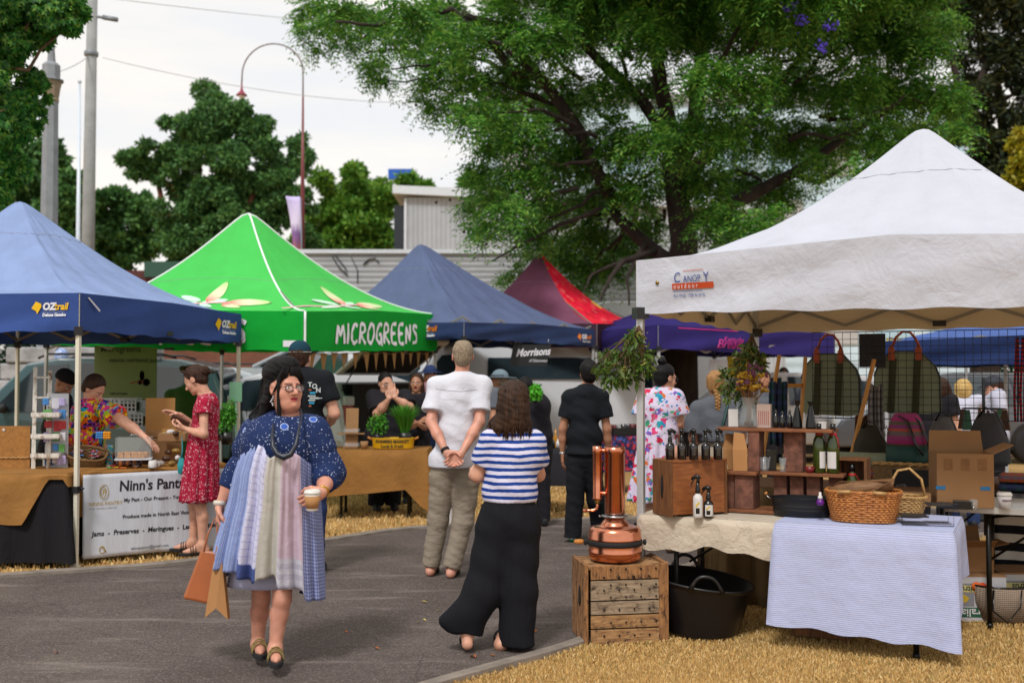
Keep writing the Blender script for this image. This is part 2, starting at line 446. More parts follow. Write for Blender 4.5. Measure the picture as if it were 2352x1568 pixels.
def relax(V, Q, it=2, lam=0.5):
 for _ in range(it):
  s = np.zeros_like(V); c = np.zeros(len(V))
  for a, b in ((0, 1), (1, 2), (2, 3), (3, 0)):
   for p, q in ((a, b), (b, a)):
    np.add.at(s, Q[:, p], V[Q[:, q]]); np.add.at(c, Q[:, p], 1)
  V = V+lam*(s/np.maximum(c, 1)[:, None]-V)
 return V
def softobj(name, prims, h, mats, parent=None, it=1, fold=0.0, fs=14.0, seed=0.0, mi=None, **kw):
 V, Q = soft(prims, h, **kw)
 if it: V = relax(V, Q, it)
 if fold:
  n = wrink(V, fs, seed)*fold
  c = V.mean(0); d = V-np.array([c[0], c[1], 0])*1.0; d[:, 2] = 0; l = np.linalg.norm(d, axis=1)+1e-6
  V = V+d/l[:, None]*n[:, None]
 return npmesh(name, V, Q, mats, parent, True, mi(V[Q].mean(1)) if mi else None)
def wrink(V, s=14.0, seed=0.0):
 x, y, z = V[:, 0]*s*.55, V[:, 1]*s*.55, (V[:, 2]+.35*V[:, 0])*s*1.35
 a = np.sin(x*1.1+2.3*np.sin(z*.55+seed)+seed)+np.sin(y*1.3+1.7*np.sin(z*.7+1+seed)+x*.6)+np.sin(z*1.2+1.9*np.sin(x*.8+seed*2)+y*.5)
 b = np.sin(x*2.7+1.5*np.sin(z*1.9)+seed*3)+np.sin(z*3.1+1.8*np.sin(x*1.3+y)+seed)
 return a/3+b*.22
def frame(yaw):
 y = R_(yaw); return _v((math.sin(y), math.cos(y), 0)), _v((math.cos(y), -math.sin(y), 0))   # facing, its right-hand side
def rotm(yaw, nod=0.0, roll=0.0):
 return np.array(Matrix.Rotation(R_(-yaw), 3, 'Z') @ Matrix.Rotation(R_(-nod), 3, 'X') @ Matrix.Rotation(R_(roll), 3, 'Y'))
def hand_prims(w, d, n, side=1, curl=0.35, s=1.0, thumb=0.6, spread=0.03):
 """w wrist, d towards the fingers, n palm side, side: +1 if thumb lies along d x n"""
 w, d, n = _v(w), _v(d), _v(n); d = d/np.linalg.norm(d); n = n-d*(n@d); n = n/np.linalg.norm(n); l = np.cross(d, n)*side
 P = []
 for i in range(4):
  o = (0.030-0.0205*i)*s; kn = w+d*(0.088-0.004*abs(i-1))*s+l*o
  P.append(Cone(w+l*o*0.55+d*0.01*s, kn, 0.0155*s, 0.0115*s, k=0.012))
  L_ = np.array((0.044, 0.027, 0.021))*(0.93, 1.03, 0.97, 0.78)[i]*s; p = kn; a = curl*(0.75+0.1*i); dd = d+l*spread*(1.5-i)
  dd = dd/np.linalg.norm(dd)
  for j in range(3):
   ang = a*(j+0.7); q = p+(dd*math.cos(ang)+n*math.sin(ang))*L_[j]
   P.append(Cone(p, q, (0.0097-0.0012*j)*s, (0.0088-0.0012*j)*s, k=0.004)); p = q
 t0 = w+l*0.022*s+d*0.018*s; t1 = t0+(l*0.55+d*0.6+n*0.35)*0.045*s; t2 = t1+(l*(0.6-thumb*.6)+d*0.8+n*(0.3+thumb*.5))*0.032*s; t3 = t2+(d*0.9+n*(0.2+thumb*.6)-l*thumb*.3)*0.025*s
 P += [Cone(t0, t1, 0.016*s, 0.0125*s, k=0.012), Cone(t1, t2, 0.0115*s, 0.0105*s, k=0.005), Cone(t2, t3, 0.0105*s, 0.008*s, k=0.004)]
 return P
def head_prims(c, Rm, s=1.0, fat=0.0, fine=True):
 """c is the point between the eyes at half head height"""
 c = _v(c)
 def q(x, y, z): return c+Rm@(_v((x, y, z))*s)
 eu = Rm
 def E(x, y, z, rx, ry, rz, k=0.02, sub=False):
  return dict(t='e', c=q(x, y, z), r=_v((rx, ry, rz))*s, R=eu, k=k, sub=sub)
 P = [E(0, -.015, .035, .074, .094, .088), E(0, .028, -.028, .059+fat*.012, .064, .082+fat*.004, .03), E(0, .045, -.085, .040+fat*.02, .040, .028+fat*.008, .03),
  E(.036, .052, -.032, .024+fat*.012, .024, .026+fat*.006, .02), E(-.036, .052, -.032, .024+fat*.012, .024, .026+fat*.006, .02)]
 if fat > .3: P.append(E(0, .025, -.105, .058, .052, .032, .03))
 if fine:
  P += [Cone(q(-.034, .078, .020), q(.034, .078, .020), .012*s, k=.012),
   E(.031, .097, .002, .017, .014, .012, .008, True), E(-.031, .097, .002, .017, .014, .012, .008, True),
   E(.031, .0745, .001, .0135, .0135, .0125, .002), E(-.031, .0745, .001, .0135, .0135, .0125, .002),
   Cone(q(0, .088, .010), q(0, .112, -.030), .0085*s, .0125*s, k=.008), E(.011, .098, -.034, .009, .010, .008, .006), E(-.011, .098, -.034, .009, .010, .008, .006),
   Cone(q(-.018, .086, -.057), q(.018, .086, -.057), .0075*s, k=.004), Cone(q(-.014, .085, -.068), q(.014, .085, -.068), .0085*s, k=.004),
   E(0, .088, -.0625, .026, .012, .0022, .003, True), E(0, .076, -.098, .018, .016, .014, .012)]
 P += [E(.077, -.008, -.004, .010, .021, .033, .006), E(-.077, -.008, -.004, .010, .021, .033, .006),
  E(.086, -.002, -.002, .006, .011, .020, .005, True), E(-.086, -.002, -.002, .006, .011, .020, .005, True)]
 return P
def head_mi(c, Rm, s=1.0, lips=True):
 """face regions of the head: 0 skin, 1 lips, 2 eye white, 3 iris, 4 brow"""
 c = _v(c)
 def f(C):
  L_ = (C-c)@Rm/s; x, y, z = L_.T; a = np.zeros(len(C), dtype=np.int32)
  fr = y > .06
  a[fr & (np.abs(x) < .024) & (np.abs(z+.0625) < .0125-.25*np.abs(x)) & (y > .078)] = 1
  for sx in (-1, 1):
   ex = (x-sx*.031)
   a[fr & (np.abs(ex) < .0125) & (np.abs(z-.001) < .0062-.15*np.abs(ex)) & (y > .075)] = 2
   a[fr & (ex**2+(z-.001)**2 < .0052**2) & (y > .075)] = 3
   a[fr & (np.abs(ex+sx*.002) < .019) & (np.abs(z-.0235+.12*np.abs(ex)) < .0027)] = 4
  return a
 return f
SKINS = {}
def skin(tone):
 if tone not in SKINS:
  c = {'fair': '#c9957c', 'pink': '#c68c76', 'tan': '#a8765a', 'dark': '#8a5a42'}[tone]
  N = NT('skin_'+tone); v = N.co('Object'); N.setc(vary(N, hx(c), v, 0.16, 16)); N.b.inputs['Roughness'].default_value = .5
  N.b.inputs['Subsurface Weight'].default_value = .12; N.b.inputs['Subsurface Radius'].default_value = (.02, .008, .004); N.b.inputs['Subsurface Scale'].default_value = .4
  n = N.noise(v, 120, 3); N.bump(n.outputs['Fac'], .15, .004)
  SKINS[tone] = [N.m, M('lips_'+tone, hx('#a8434a'), .4, var=.05), M('eye_white', '#d9d2cc', .3, var=0), M('iris', '#2a1c14', .2, var=0), M('brow', '#4a342a', .8, var=0)]
 return SKINS[tone]
class Person:
 """a standing figure; joints in metres relative to the base, x right and y away from the camera"""
 def __init__(s, label, base, H=1.7, yaw=0, w=1.0, tone='fair', h=0.008, group=None, lw=None, thin=.86, lthin=1.0):
  s.lw = lw or w; s.thin = thin; s.lthin = lthin
  s.label = label; s.base = Vector(base); s.H = H; s.k = H/1.75; s.yaw = yaw; s.w = w; s.tone = tone; s.h = h; s.group = group
  k = s.k; f, r = frame(yaw); s.f, s.r = f, r; z = _v((0, 0, 1.0)); J = {}
  J['pel'] = z*.96*k; J['belly'] = z*1.10*k; J['chest'] = z*1.28*k; J['neck'] = z*1.475*k; J['head'] = z*1.635*k+f*.012
  for sd_, g in (('L', -1), ('R', 1)):
   J['sh'+sd_] = z*1.405*k+r*g*.175*k*(.5+.5*w); J['el'+sd_] = z*1.12*k+r*g*(.235*k*(.6+.4*w))-f*.01; J['wr'+sd_] = z*.87*k+r*g*.245*k+f*.05
   J['hp'+sd_] = z*.90*k+r*g*.095*k*(.5+.5*w); J['kn'+sd_] = z*.49*k+r*g*.10*k+f*.01; J['an'+sd_] = z*.085*k+r*g*.105*k-f*.02
   J['to'+sd_] = J['an'+sd_]+f*.15*k-z*.06*k
  s.J = J; s.hy = yaw; s.nod = 0; s.roll = 0; s.fat = max(0, (w-1)*2); s.hand = {'L': (.35, None), 'R': (.35, None)}; s.hide = set()
 def set(s, **kw):
  for k, v in kw.items(): s.J[k] = _v(v)
  return s
 def body_prims(s):
  J, w, k, yw = s.J, s.w, s.k, s.yaw; wa = w; w = w*s.thin
  P = [Ell(J['pel'], (.155*k*w, .105*k*w, .12*k), yw), Ell(J['belly'], (.135*k*w, .095*k*w, .13*k), yw), Ell(J['chest'], (.15*k*w, .10*k*w, .15*k), yw, k=.03),
   Cone(J['pel'], J['chest'], .09*k*w, k=.03), Cone(J['shL'], J['shR'], .043*k, k=.04), Cone(J['chest']+_v((0, 0, .07*k)), J['neck'], .085*k, .055*k, k=.05)]
  P.append(Cone(J['neck']-_v((0, 0, .02)), J['head']-_v((0, 0, .05*k)), .054*k*(.7+.3*w), .05*k*(.7+.3*w), k=.03))
  for sd_ in 'LR':
   w = wa
   if 'arm'+sd_ not in s.hide:
    P += [Cone(J['sh'+sd_], J['el'+sd_], .046*k*w, .040*k*w, k=.03), Cone(J['el'+sd_], J['el'+sd_]*.6+J['wr'+sd_]*.4, .040*k*w, .039*k*w, k=.02), Cone(J['el'+sd_]*.6+J['wr'+sd_]*.4, J['wr'+sd_], .038*k*w, .025*k, k=.02)]
   w = s.lw*s.lthin; c1 = J['kn'+sd_]*.7+J['an'+sd_]*.3-s.f*.015
   P += [Cone(J['hp'+sd_], J['kn'+sd_], .088*k*w, .056*k*w, k=.03), Cone(J['kn'+sd_], c1, .052*k*w, .056*k*w, k=.02), Cone(c1, J['an'+sd_], .054*k*w, .034*k, k=.02)]
   a, t = J['an'+sd_], J['to'+sd_]; d = t-a; d[2] = 0; d = d/(np.linalg.norm(d)+1e-6)
   hl = a-d*.03*k; hl[2] = max(.035, t[2]-.0+.005)
   P += [Cone(a, hl, .036*k, .032*k, k=.02), Cone(a-_v((0, 0, .01)), t, .034*k, .020*k, k=.03), Cone(hl, t, .030*k, .022*k, k=.02), Cone(t, t+d*.045*k, .022*k, .014*k, k=.02)]
  return P
 def handinfo(s, sd_):
  J = s.J; d = J['wr'+sd_]-J['el'+sd_]; d = d/np.linalg.norm(d); curl, pn = s.hand[sd_][:2]
  dd = s.hand[sd_][2] if len(s.hand[sd_]) > 2 else d
  g = -1 if sd_ == 'L' else 1
  if pn is None: pn = -s.r*g
  return _v(dd), _v(pn), curl
 def build(s, hair=None, fine=True, hh=None):
  P = s.body_prims(); V, Q = soft(P, s.h); V = relax(V, Q, 1)
  C = V[Q].mean(1); keep = np.linalg.norm(C-s.J['head'], axis=1) > .085*s.k
  Vs = [V]; Qs = [Q[keep]]; M_ = [np.zeros(keep.sum(), dtype=np.int32)]; off = len(V)
  Rm = rotm(s.hy, s.nod, s.roll); s.Rm = Rm; hp = head_prims(s.J['head'], Rm, s.k**.5, s.fat, fine)
  hp.append(Cone(s.J['neck']-_v((0, 0, .02)), s.J['head']+Rm@_v((0, -.02, -.05)), .054*s.k*(.7+.3*s.w), .05*s.k*(.7+.3*s.w), k=.03))
  h2 = hh or (0.0036 if s.h < .009 else .006)
  V, Q = soft(hp, h2); V = relax(V, Q, 1, .3); Vs.append(V); Qs.append(Q+off); M_.append(head_mi(s.J['head'], Rm, s.k**.5)(V[Q].mean(1)) if fine else np.zeros(len(Q), dtype=np.int32)); off += len(V)
  for sd_ in 'LR':
   if 'arm'+sd_ in s.hide or 'hand'+sd_ in s.hide: continue
   d, pn, curl = s.handinfo(sd_); w = s.J['wr'+sd_]
   side = (1 if sd_ == 'R' else -1)
   hp = hand_prims(w, d, pn, s.hand[sd_][3] if len(s.hand[sd_]) > 3 else side, curl, s.k*(1.0 if s.w <= 1.2 else 1.05))
   hp.append(Cone(w-_v(s.J['wr'+sd_]-s.J['el'+sd_])*.15, w, .027*s.k, .0235*s.k, k=.015))
   V, Q = soft(hp, .0036 if s.h < .009 else .005); V = relax(V, Q, 1, .35); Vs.append(V); Qs.append(Q+off); M_.append(np.zeros(len(Q), dtype=np.int32)); off += len(V)
  o = npmesh('person', np.concatenate(Vs), np.concatenate(Qs), skin(s.tone), None, True, np.concatenate(M_))
  o.location = s.base; tag(o, s.label, 'person', s.group); s.o = o; return o
 def top(s, mat, hem=.88, sleeve=.55, infl=.014, neck=.075, name='shirt', fold=.006, h=None, loose=0.0, extra=(), slr=1.0, neckdrop=0.0, waist=0.0):
  J, k, w, yw = s.J, s.k, s.w, s.yaw; h = h or s.h
  P = [Ell(J['pel']+_v((0, 0, .0)), (.155*k*w+loose, .105*k*w+loose, .15*k), yw), Ell(J['belly'], (.135*k*w+loose*.9-waist, .095*k*w+loose-waist, .15*k), yw), Ell(J['chest'], (.15*k*w+loose*.4, .10*k*w+loose*.4, .17*k), yw, k=.04),
   Cone(J['pel']-_v((0, 0, .03)), J['chest'], .105*k*w+loose-waist, .09*k*w, k=.05), Cone(J['shL'], J['shR'], .047*k, k=.04), Cone(J['shL'], J['neck']-_v((0, 0, .05*k)), .048*k, .070*k, k=.05), Cone(J['shR'], J['neck']-_v((0, 0, .05*k)), .048*k, .070*k, k=.05)]
  for sd_ in 'LR':
   if sleeve <= 0: continue
   a, b = J['sh'+sd_], J['el'+sd_]
   if sleeve <= 1: P.append(Cone(a, a+(b-a)*sleeve, .050*k*w+.004, (.050*k*w+.010)*slr, k=.03, cutb=True))
   else:
    c = J['wr'+sd_]; P += [Cone(a, b, .056*k*w, .05*k*w*slr, k=.04), Cone(b, b+(c-b)*(sleeve-1), .048*k*w*slr, .04*k*w*slr, k=.02, cutb=True)]
  P += list(extra)
  P.append(Ell(J['neck']+_v((0, 0, .035*k))+s.f*.02, (neck, neck*.9, .05+neckdrop), yw, k=.01, sub=True))
  return softobj(name, P, h, mat, s.o, 1, fold, 13.0, hash(s.label) % 7, infl=infl, zmin=hem*k if hem else None)
 def trousers(s, mat, hem=.06, infl=.012, flare=1.0, waist=1.0, name='trousers', fold=.006, fs=16):
  J, k, w, yw = s.J, s.k, s.w, s.yaw
  P = [Ell(J['pel'], (.155*k*w, .108*k*w, .13*k), yw), Cone(J['pel']+_v((0, 0, .0)), J['belly'], .11*k*w, .10*k*w, k=.04)]
  for sd_ in 'LR':
   a, kn, an = J['hp'+sd_], J['kn'+sd_], J['an'+sd_]; e = an+_v((0, 0, hem-an[2])) if hem else an; e = kn+(an-kn)*((kn[2]-hem)/max(.01, kn[2]-an[2]))
   P += [Cone(a, kn, .09*k*w, .066*k*w*flare, k=.03), Cone(kn, e, .063*k*w*flare, .056*k*w*flare*flare, k=.03, cutb=True)]
  return softobj(name, P, s.h, mat, s.o, 1, fold, fs, hash(s.label) % 5, infl=infl, zmax=waist*k)
 def shoes(s, mat, name='shoe', infl=.008, zmax=None, mats=None):
  for sd_ in 'LR':
   a, t = s.J['an'+sd_], s.J['to'+sd_]; d = t-a; d[2] = 0; d = d/(np.linalg.norm(d)+1e-6); hl = a-d*.035*s.k; hl[2] = t[2]+.012
   P = [Cone(hl, t, .034*s.k, .032*s.k, k=.02), Cone(t, t+d*.05*s.k, .032*s.k, .022*s.k, k=.03), Cone(hl+_v((0, 0, .03)), t+_v((0, 0, .01)), .032*s.k, .028*s.k, k=.02)]
   o = softobj(name, P, .006, [mat]+([mats] if mats else []), s.o, 1, infl=infl, zmax=zmax or (t[2]+.06), zmin=t[2]-.03, mi=(lambda C, z=t[2]: (C[:, 2] < z-.004).astype(np.int32)) if mats else None)
 def shorthair(s, mat, bald=False, thick=.010, name='hair', low=-.03):
  Rm, c, q = s.Rm, s.J['head'], s.k**.5
  def pt(x, y, z): return c+Rm@(_v((x, y, z))*q)
  P = [dict(t='e', c=pt(0, -.02, .036), r=_v((.077, .094, .092))*q, R=Rm, k=.02), dict(t='e', c=pt(0, -.055, -.02), r=_v((.062, .048, .06))*q, R=Rm, k=.02)]
  cut = [(pt(0, .055, .07), Rm@_v((0, .85, -.5))), (pt(0, 0, low-.05), Rm@_v((0, .25, -1)))]
  if bald: P.append(dict(t='e', c=pt(0, .03, .135), r=_v((.05, .085, .045))*q, R=Rm, k=.02, sub=True))
  P += [dict(t='e', c=pt(sx*.085, .035, -.02), r=_v((.03, .06, .05))*q, R=Rm, k=.01, sub=True) for sx in (-1, 1)]
  return softobj(name, P, .005, mat, s.o, 1, .002, 60, 1, infl=thick*.6, planes=cut)
 def strands(s, mat, roots, name='hair', r=.004, n=5):
  """extra locks: list of point lists in head-local space"""
  mb = MB(); Rm, c, q = s.Rm, s.J['head'], s.k**.5
  for pts, rr in roots:
   P = [Vector(c+Rm@(_v(p)*q)) for p in pts]; k_ = len(P); mb.tube(P, [rr*(.75+.5*math.sin(math.pi*(i+.6)/(k_)))*(1 if i < k_-1 else .25) for i in range(k_)], n, caps=True)
  return mb.build(name, mat, s.o)
def hairmat(name, c1, c2, scale=90, stretch=(1, 1, .12), rough=.6):
 if name in MATS: return MATS[name]
 N = NT(name); v = N.co('Object', stretch); a = N.noise(v, scale, 3, .6)
 N.setc(N.ramp(a.outputs['Fac'], [(.3, hx(c1)), (.72, hx(c2))])); N.b.inputs['Roughness'].default_value = rough; N.b.inputs['Specular IOR Level'].default_value = .22
 N.bump(a.outputs['Fac'], .8, .008); MATS[name] = N.m; return N.m
def road_material():
 N = NT('asphalt'); v = N.co('Object')
 a = N.noise(v, 1.1, 5, .6); base = N.ramp(a.outputs['Fac'], [(.3, hx('#453b36')), (.55, hx('#584e49')), (.75, hx('#695e58'))])
 vo = N.n('ShaderNodeTexVoronoi', Scale=120.0); N.l(v, vo.inputs['Vector'])
 sp = N.n('ShaderNodeSeparateColor'); N.l(vo.outputs['Color'], sp.inputs[0])
 st = N.ramp(sp.outputs[0], [(0, hx('#2e2928')), (.35, hx('#554c4a')), (.7, hx('#6e635e')), (.90, hx('#9c8d86'))], 'CONSTANT')
 c = N.mix(.30, base, st)
 st2 = N.noise(N.co('Object', (.35, 2.2, 1), (0, 0, .5)), 2.5, 4, .6); c = N.mix(N.ramp(st2.outputs['Fac'], [(.56, (0, 0, 0, 1)), (.74, (.35, .35, .35, 1))]), c, hx('#a39791'))
 cw = N.noise(v, 1.3, 4, .7); vc = N.n('ShaderNodeMixRGB'); vc.blend_type = 'ADD'; vc.inputs[0].default_value = .35; N.l(v, vc.inputs[1]); N.l(cw.outputs['Color'], vc.inputs[2])
 cv = N.n('ShaderNodeTexVoronoi', Scale=.75); cv.feature = 'DISTANCE_TO_EDGE'; N.l(vc.outputs[0], cv.inputs['Vector'])
 c = N.mix(N.ramp(cv.outputs['Distance'], [(0, (.4, .4, .4, 1)), (.006, (0, 0, 0, 1))]), c, hx('#262120'))
 N.setc(c); N.b.inputs['Roughness'].default_value = .82; N.b.inputs['Specular IOR Level'].default_value = .35
 N.bump(vo.outputs['Distance'], .5, .004); return N.m
def straw_material():
 N = NT('dry_grass_soil'); v = N.co('Object'); a = N.noise(v, 3, 6, .7); b = N.noise(N.co('Object', (1, 1, 1)), 70, 4, .7)
 c = N.mix(.5, N.ramp(a.outputs['Fac'], [(.3, hx('#8a6a3e')), (.5, hx('#b08c54')), (.72, hx('#caa66c'))]), N.ramp(b.outputs['Fac'], [(.3, hx('#6b4c26')), (.6, hx('#caa062'))]))
 g = N.noise(v, 1.3, 4, .6); c = N.mix(N.ramp(g.outputs['Fac'], [(.60, (0, 0, 0, 1)), (.74, (.5, .5, .5, 1))]), c, hx('#6f7438'))
 N.setc(c); N.b.inputs['Roughness'].default_value = .95; N.bump(b.outputs['Fac'], .8, .02); return N.m
m_road = road_material(); m_straw = straw_material()
m_kerb = M('concrete_kerb', '#7f756b', .9, var=.3, scale=6, bump=.3)
mb = MB(); mb.add([(-400, -60, -.012), (400, -60, -.012), (400, 800, -.012), (-400, 800, -.012)], [(0, 1, 2, 3)]); tag(mb.build('ground', m_straw), kind='structure')
LK = [(-14, 4.6), (-9, 6.2), (-5.6, 7.45), (-3.93, 8.12), (-2.68, 8.73), (-1.61, 9.98), (-.93, 10.66), (.28, 11.14), (1.32, 11.41), (4, 12.0), (12, 13.2), (40, 17)]
RK = [(-2.2, 3.2), (-1.2, 4.35), (-.46, 5.31), (.34, 6.16), (.62, 6.75), (1.2, 8.3), (2.3, 9.5), (4.5, 10.3), (12, 11.4), (40, 14)]
def smooth_line(P, n=8):
 o = []
 for i in range(len(P)-1):
  p0 = P[max(0, i-1)]; p1 = P[i]; p2 = P[i+1]; p3 = P[min(len(P)-1, i+2)]
  for j in range(n):
   t = j/n
   o.append(tuple(.5*((2*p1[k])+(-p0[k]+p2[k])*t+(2*p0[k]-5*p1[k]+4*p2[k]-p3[k])*t*t+(-p0[k]+3*p1[k]-3*p2[k]+p3[k])*t**3) for k in (0, 1)))
 o.append(P[-1]); return o
LKs, RKs = smooth_line(LK), smooth_line(RK)
LKs = [(x+random.uniform(-.012, .012), y+random.uniform(-.02, .02)) for x, y in LKs]
road_poly = LKs+RKs[::-1]+[(-2.6, -8), (-14, -8)]
mb = MB(); mb.add([(x, y, 0) for x, y in road_poly], [tuple(range(len(road_poly)))]); tag(mb.build('road', m_road), kind='structure')
def kerbline(P, w, nm):
 mb = MB(); V = []
 for i, p in enumerate(P):
  a = Vector(P[max(0, i-1)]); b = Vector(P[min(len(P)-1, i+1)]); d = (b-a).normalized(); n = Vector((-d.y, d.x))
  V += [(p[0], p[1], -.01), (p[0], p[1], .022), (p[0]+n.x*w, p[1]+n.y*w, .026), (p[0]+n.x*w, p[1]+n.y*w, -.01)]
 F = [(4*i+j, 4*i+4+j, 4*i+5+j, 4*i+1+j) for i in range(len(P)-1) for j in range(3)]
 mb.add(V, F); o = mb.build(nm, m_kerb); tag(o, kind='structure')
kerbline(LKs, .10, 'kerb'); kerbline(RKs, -.09, 'kerb')
def inpoly(x, y, P):
 c = np.zeros(len(x), bool); n = len(P); j = n-1
 for i in range(n):
  xi, yi = P[i]; xj, yj = P[j]
  m = ((yi > y) != (yj > y)) & (x < (xj-xi)*(y-yi)/(yj-yi+1e-12)+xi); c ^= m; j = i
 return c
def grass(name, n, region, hgt, mat, wd=.0035, power=1.0):
 x0, x1, y0, y1 = region
 x = RNG.uniform(x0, x1, n); y = y0+(y1-y0)*RNG.uniform(0, 1, n)**power
 pr = [(p[0], p[1]) for p in road_poly]
 keep = ~inpoly(x, y, pr) & ~inpoly(x-.07, y+.05, pr) & (np.abs(x) < .52*y+.3); x, y = x[keep], y[keep]; n = len(x)
 a = RNG.uniform(0, 2*np.pi, n); h = hgt*RNG.uniform(.35, 1.15, n)*(.8+.35*np.sin(x*2.3)*np.sin(y*3.1+1)); ln = h*RNG.uniform(.1, 1.1, n); b = RNG.uniform(0, 2*np.pi, n)
 w = wd*RNG.uniform(.7, 1.5, n)
 V = np.zeros((n, 4, 3)); V[:, 0] = np.stack([x-np.cos(a)*w, y-np.sin(a)*w, 0*x-.012], 1); V[:, 1] = np.stack([x+np.cos(a)*w, y+np.sin(a)*w, 0*x-.012], 1)
 mx_, my_ = x+np.cos(b)*ln*.35, y+np.sin(b)*ln*.35
 V[:, 2] = np.stack([mx_+np.cos(a)*w*.7, my_+np.sin(a)*w*.7, h*.65], 1); V[:, 3] = np.stack([x+np.cos(b)*ln, y+np.sin(b)*ln, h], 1)
 F = np.arange(4*n).reshape(n, 4); o = npmesh(name, V.reshape(-1, 3), F, mat)
 return o
m_blade = leafmat('dry_blades', ['#bf9656', '#dcb46e', '#e8c684', '#f0d8a2', '#cfa866', '#a07e4c', '#e4c07c', '#8a8850'], .7, .15)
o = grass('grass', 340000, (-2.4, 4.6, 4.2, 8.6), .019, m_blade, .0013, 1.1); tag(o, 'short dry straw coloured grass beside the road', 'grass', kind='stuff')
o = grass('grass', 60000, (-5.2, 7, 7.6, 14.5), .030, m_blade, .007); tag(o, 'dry yellow grass under the stalls across the road', 'grass', kind='stuff')
m_fall = M('fallen_leaf', '#b5682e', .8, var=.3, scale=30); m_fall2 = M('fallen_leaf_pale', '#cfc06a', .8, var=.3, scale=30)
lf = [(1470/2.145+768, 1355/2.145+1999, 0)]
spots = [((1650+520*.466)*.5742, (2000+1352*.466)*.5742, .055, 0), ((1650+690*.466)*.5742, (2000+1340*.466)*.5742, .03, 0), ((1650+105*.466)*.5742, (2000+880*.466)*.5742, .04, 1), ((1650+215*.466)*.5742, (2000+950*.466)*.5742, .03, 1), ((1650+48*.466)*.5742, (2000+1050*.466)*.5742, .03, 1), ((1650+1060*.466)*.5742, (2000+1130*.466)*.5742, .035, 0),
  (975, 1425, .03, 1), (235, 1297, .05, 0), (795, 1452, .03, 0), (640, 1347, .03, 0), (866, 1490, .03, 0), (1090, 1425, .025, 1), (130, 1500, .03, 0)]
for i, (x, y, s, k) in enumerate(spots):
 g = G(x, y); mb = MB(); mb.grid(lambda u, v: ((u-.5)*s, (v-.5)*s*.5*math.sin(math.pi*min(max(u, .04), .96)), .004+.35*s*abs(v-.5)+.12*s*math.sin(u*5)), 6, 3)
 single(mb, 'fallen_leaf', [m_fall, m_fall2][k], 'small '+('curled brown' if k == 0 else 'pale yellow green')+' leaf lying on the asphalt road', 'leaf', g, random.uniform(0, 6), 'fallen leaves on the asphalt')
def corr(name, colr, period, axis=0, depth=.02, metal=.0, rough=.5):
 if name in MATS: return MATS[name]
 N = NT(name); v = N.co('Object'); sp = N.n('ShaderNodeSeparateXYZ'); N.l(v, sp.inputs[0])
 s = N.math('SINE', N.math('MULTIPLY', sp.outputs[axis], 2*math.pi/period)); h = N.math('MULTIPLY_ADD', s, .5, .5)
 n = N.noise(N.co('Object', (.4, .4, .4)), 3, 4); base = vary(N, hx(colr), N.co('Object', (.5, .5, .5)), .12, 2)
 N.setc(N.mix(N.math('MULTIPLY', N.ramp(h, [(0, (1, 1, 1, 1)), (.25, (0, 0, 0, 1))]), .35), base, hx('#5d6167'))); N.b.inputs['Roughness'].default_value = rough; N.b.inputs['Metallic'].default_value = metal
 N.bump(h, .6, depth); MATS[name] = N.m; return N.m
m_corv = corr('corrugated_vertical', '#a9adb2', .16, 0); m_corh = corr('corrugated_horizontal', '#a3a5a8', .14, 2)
m_trimw = M('white_trim', '#ccd2d8', .5, var=.05); m_dark = M('dark_glass_wall', '#20262c', .3, var=.1)
D = 36.0
shed = thing('shed_building', 'grey corrugated metal shed with pale roof edge and dark end wall', 'building', (W(930, 861, D).x, D, 0))
k = mpp(D); topz = W(930, 440, D).z
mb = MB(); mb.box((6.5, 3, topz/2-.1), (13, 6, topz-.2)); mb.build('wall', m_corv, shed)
mb = MB(); mb.add([(-.42, -.25, topz-.10), (13, -.25, topz-.75), (13, 6.4, topz-.75), (-.42, 6.4, topz-.1), (-.42, -.25, topz+.18), (13, -.25, topz-.4), (13, 6.4, topz-.4), (-.42, 6.4, topz+.18)], [(0, 3, 2, 1), (4, 5, 6, 7), (0, 1, 5, 4), (1, 2, 6, 5), (2, 3, 7, 6), (3, 0, 4, 7)]); mb.build('roof', m_trimw, shed)
mb = MB(); mb.box((-.22, 1.2, topz/2-.2), (.36, 2.2, topz-.5)); mb.build('end_wall', m_dark, shed)
mb = MB(); mb.box((-.0, -.03, topz/2-.1), (.08, .05, topz-.3)); mb.build('corner_trim', m_trimw, shed)
D = 58.0
tb = thing('apartment_building', 'tall pale blue grey building half hidden behind the jacaranda crown', 'building', (W(1112, 861, D).x, D, 0)); tz = W(1112, 235, D).z
m_pale = corr('pale_cladding', '#b9cdd8', 1.2, 2, .01); m_blu = M('pale_blue_panel', '#9fbccb', .35, var=.1, scale=.4); m_gry = M('warm_grey_panel', '#aaa8a8', .8, var=.1, scale=.5)
mb = MB(); mb.box((13.5, 6, tz*.5), (27, 12, tz)); mb.build('wall', m_pale, tb)
for i in range(9):
 for j in range(5):
  zz = tz-3.2-j*3.1
  if zz < 2: continue
  mb = MB(); mb.box((1.9+i*2.95, -.03, zz), (1.9, .1, 1.8)); mb.build('window', m_blu if (i+j) % 3 else m_gry, tb)
mb = MB(); mb.box((13.5, 6, tz+.2), (27.5, 12.5, .4)); mb.build('roof', m_gry, tb)
mb = MB(); mb.box((10.2, -.25, 3.4), (.9, .4, 6.8)); mb.build('downpipe_cover', m_trimw, tb)
D = 27.0
x0 = W(690, 861, D).x; x1 = W(1500, 861, D).x; fz = W(700, 583, D).z
fn = thing('metal_fence', 'long grey corrugated metal wall with black scrawl behind the stalls', 'fence', (x0, D, 0))
mb = MB(); mb.box(((x1-x0)/2, 0, fz/2), (x1-x0, .12, fz)); mb.build('panel', m_corh, fn)
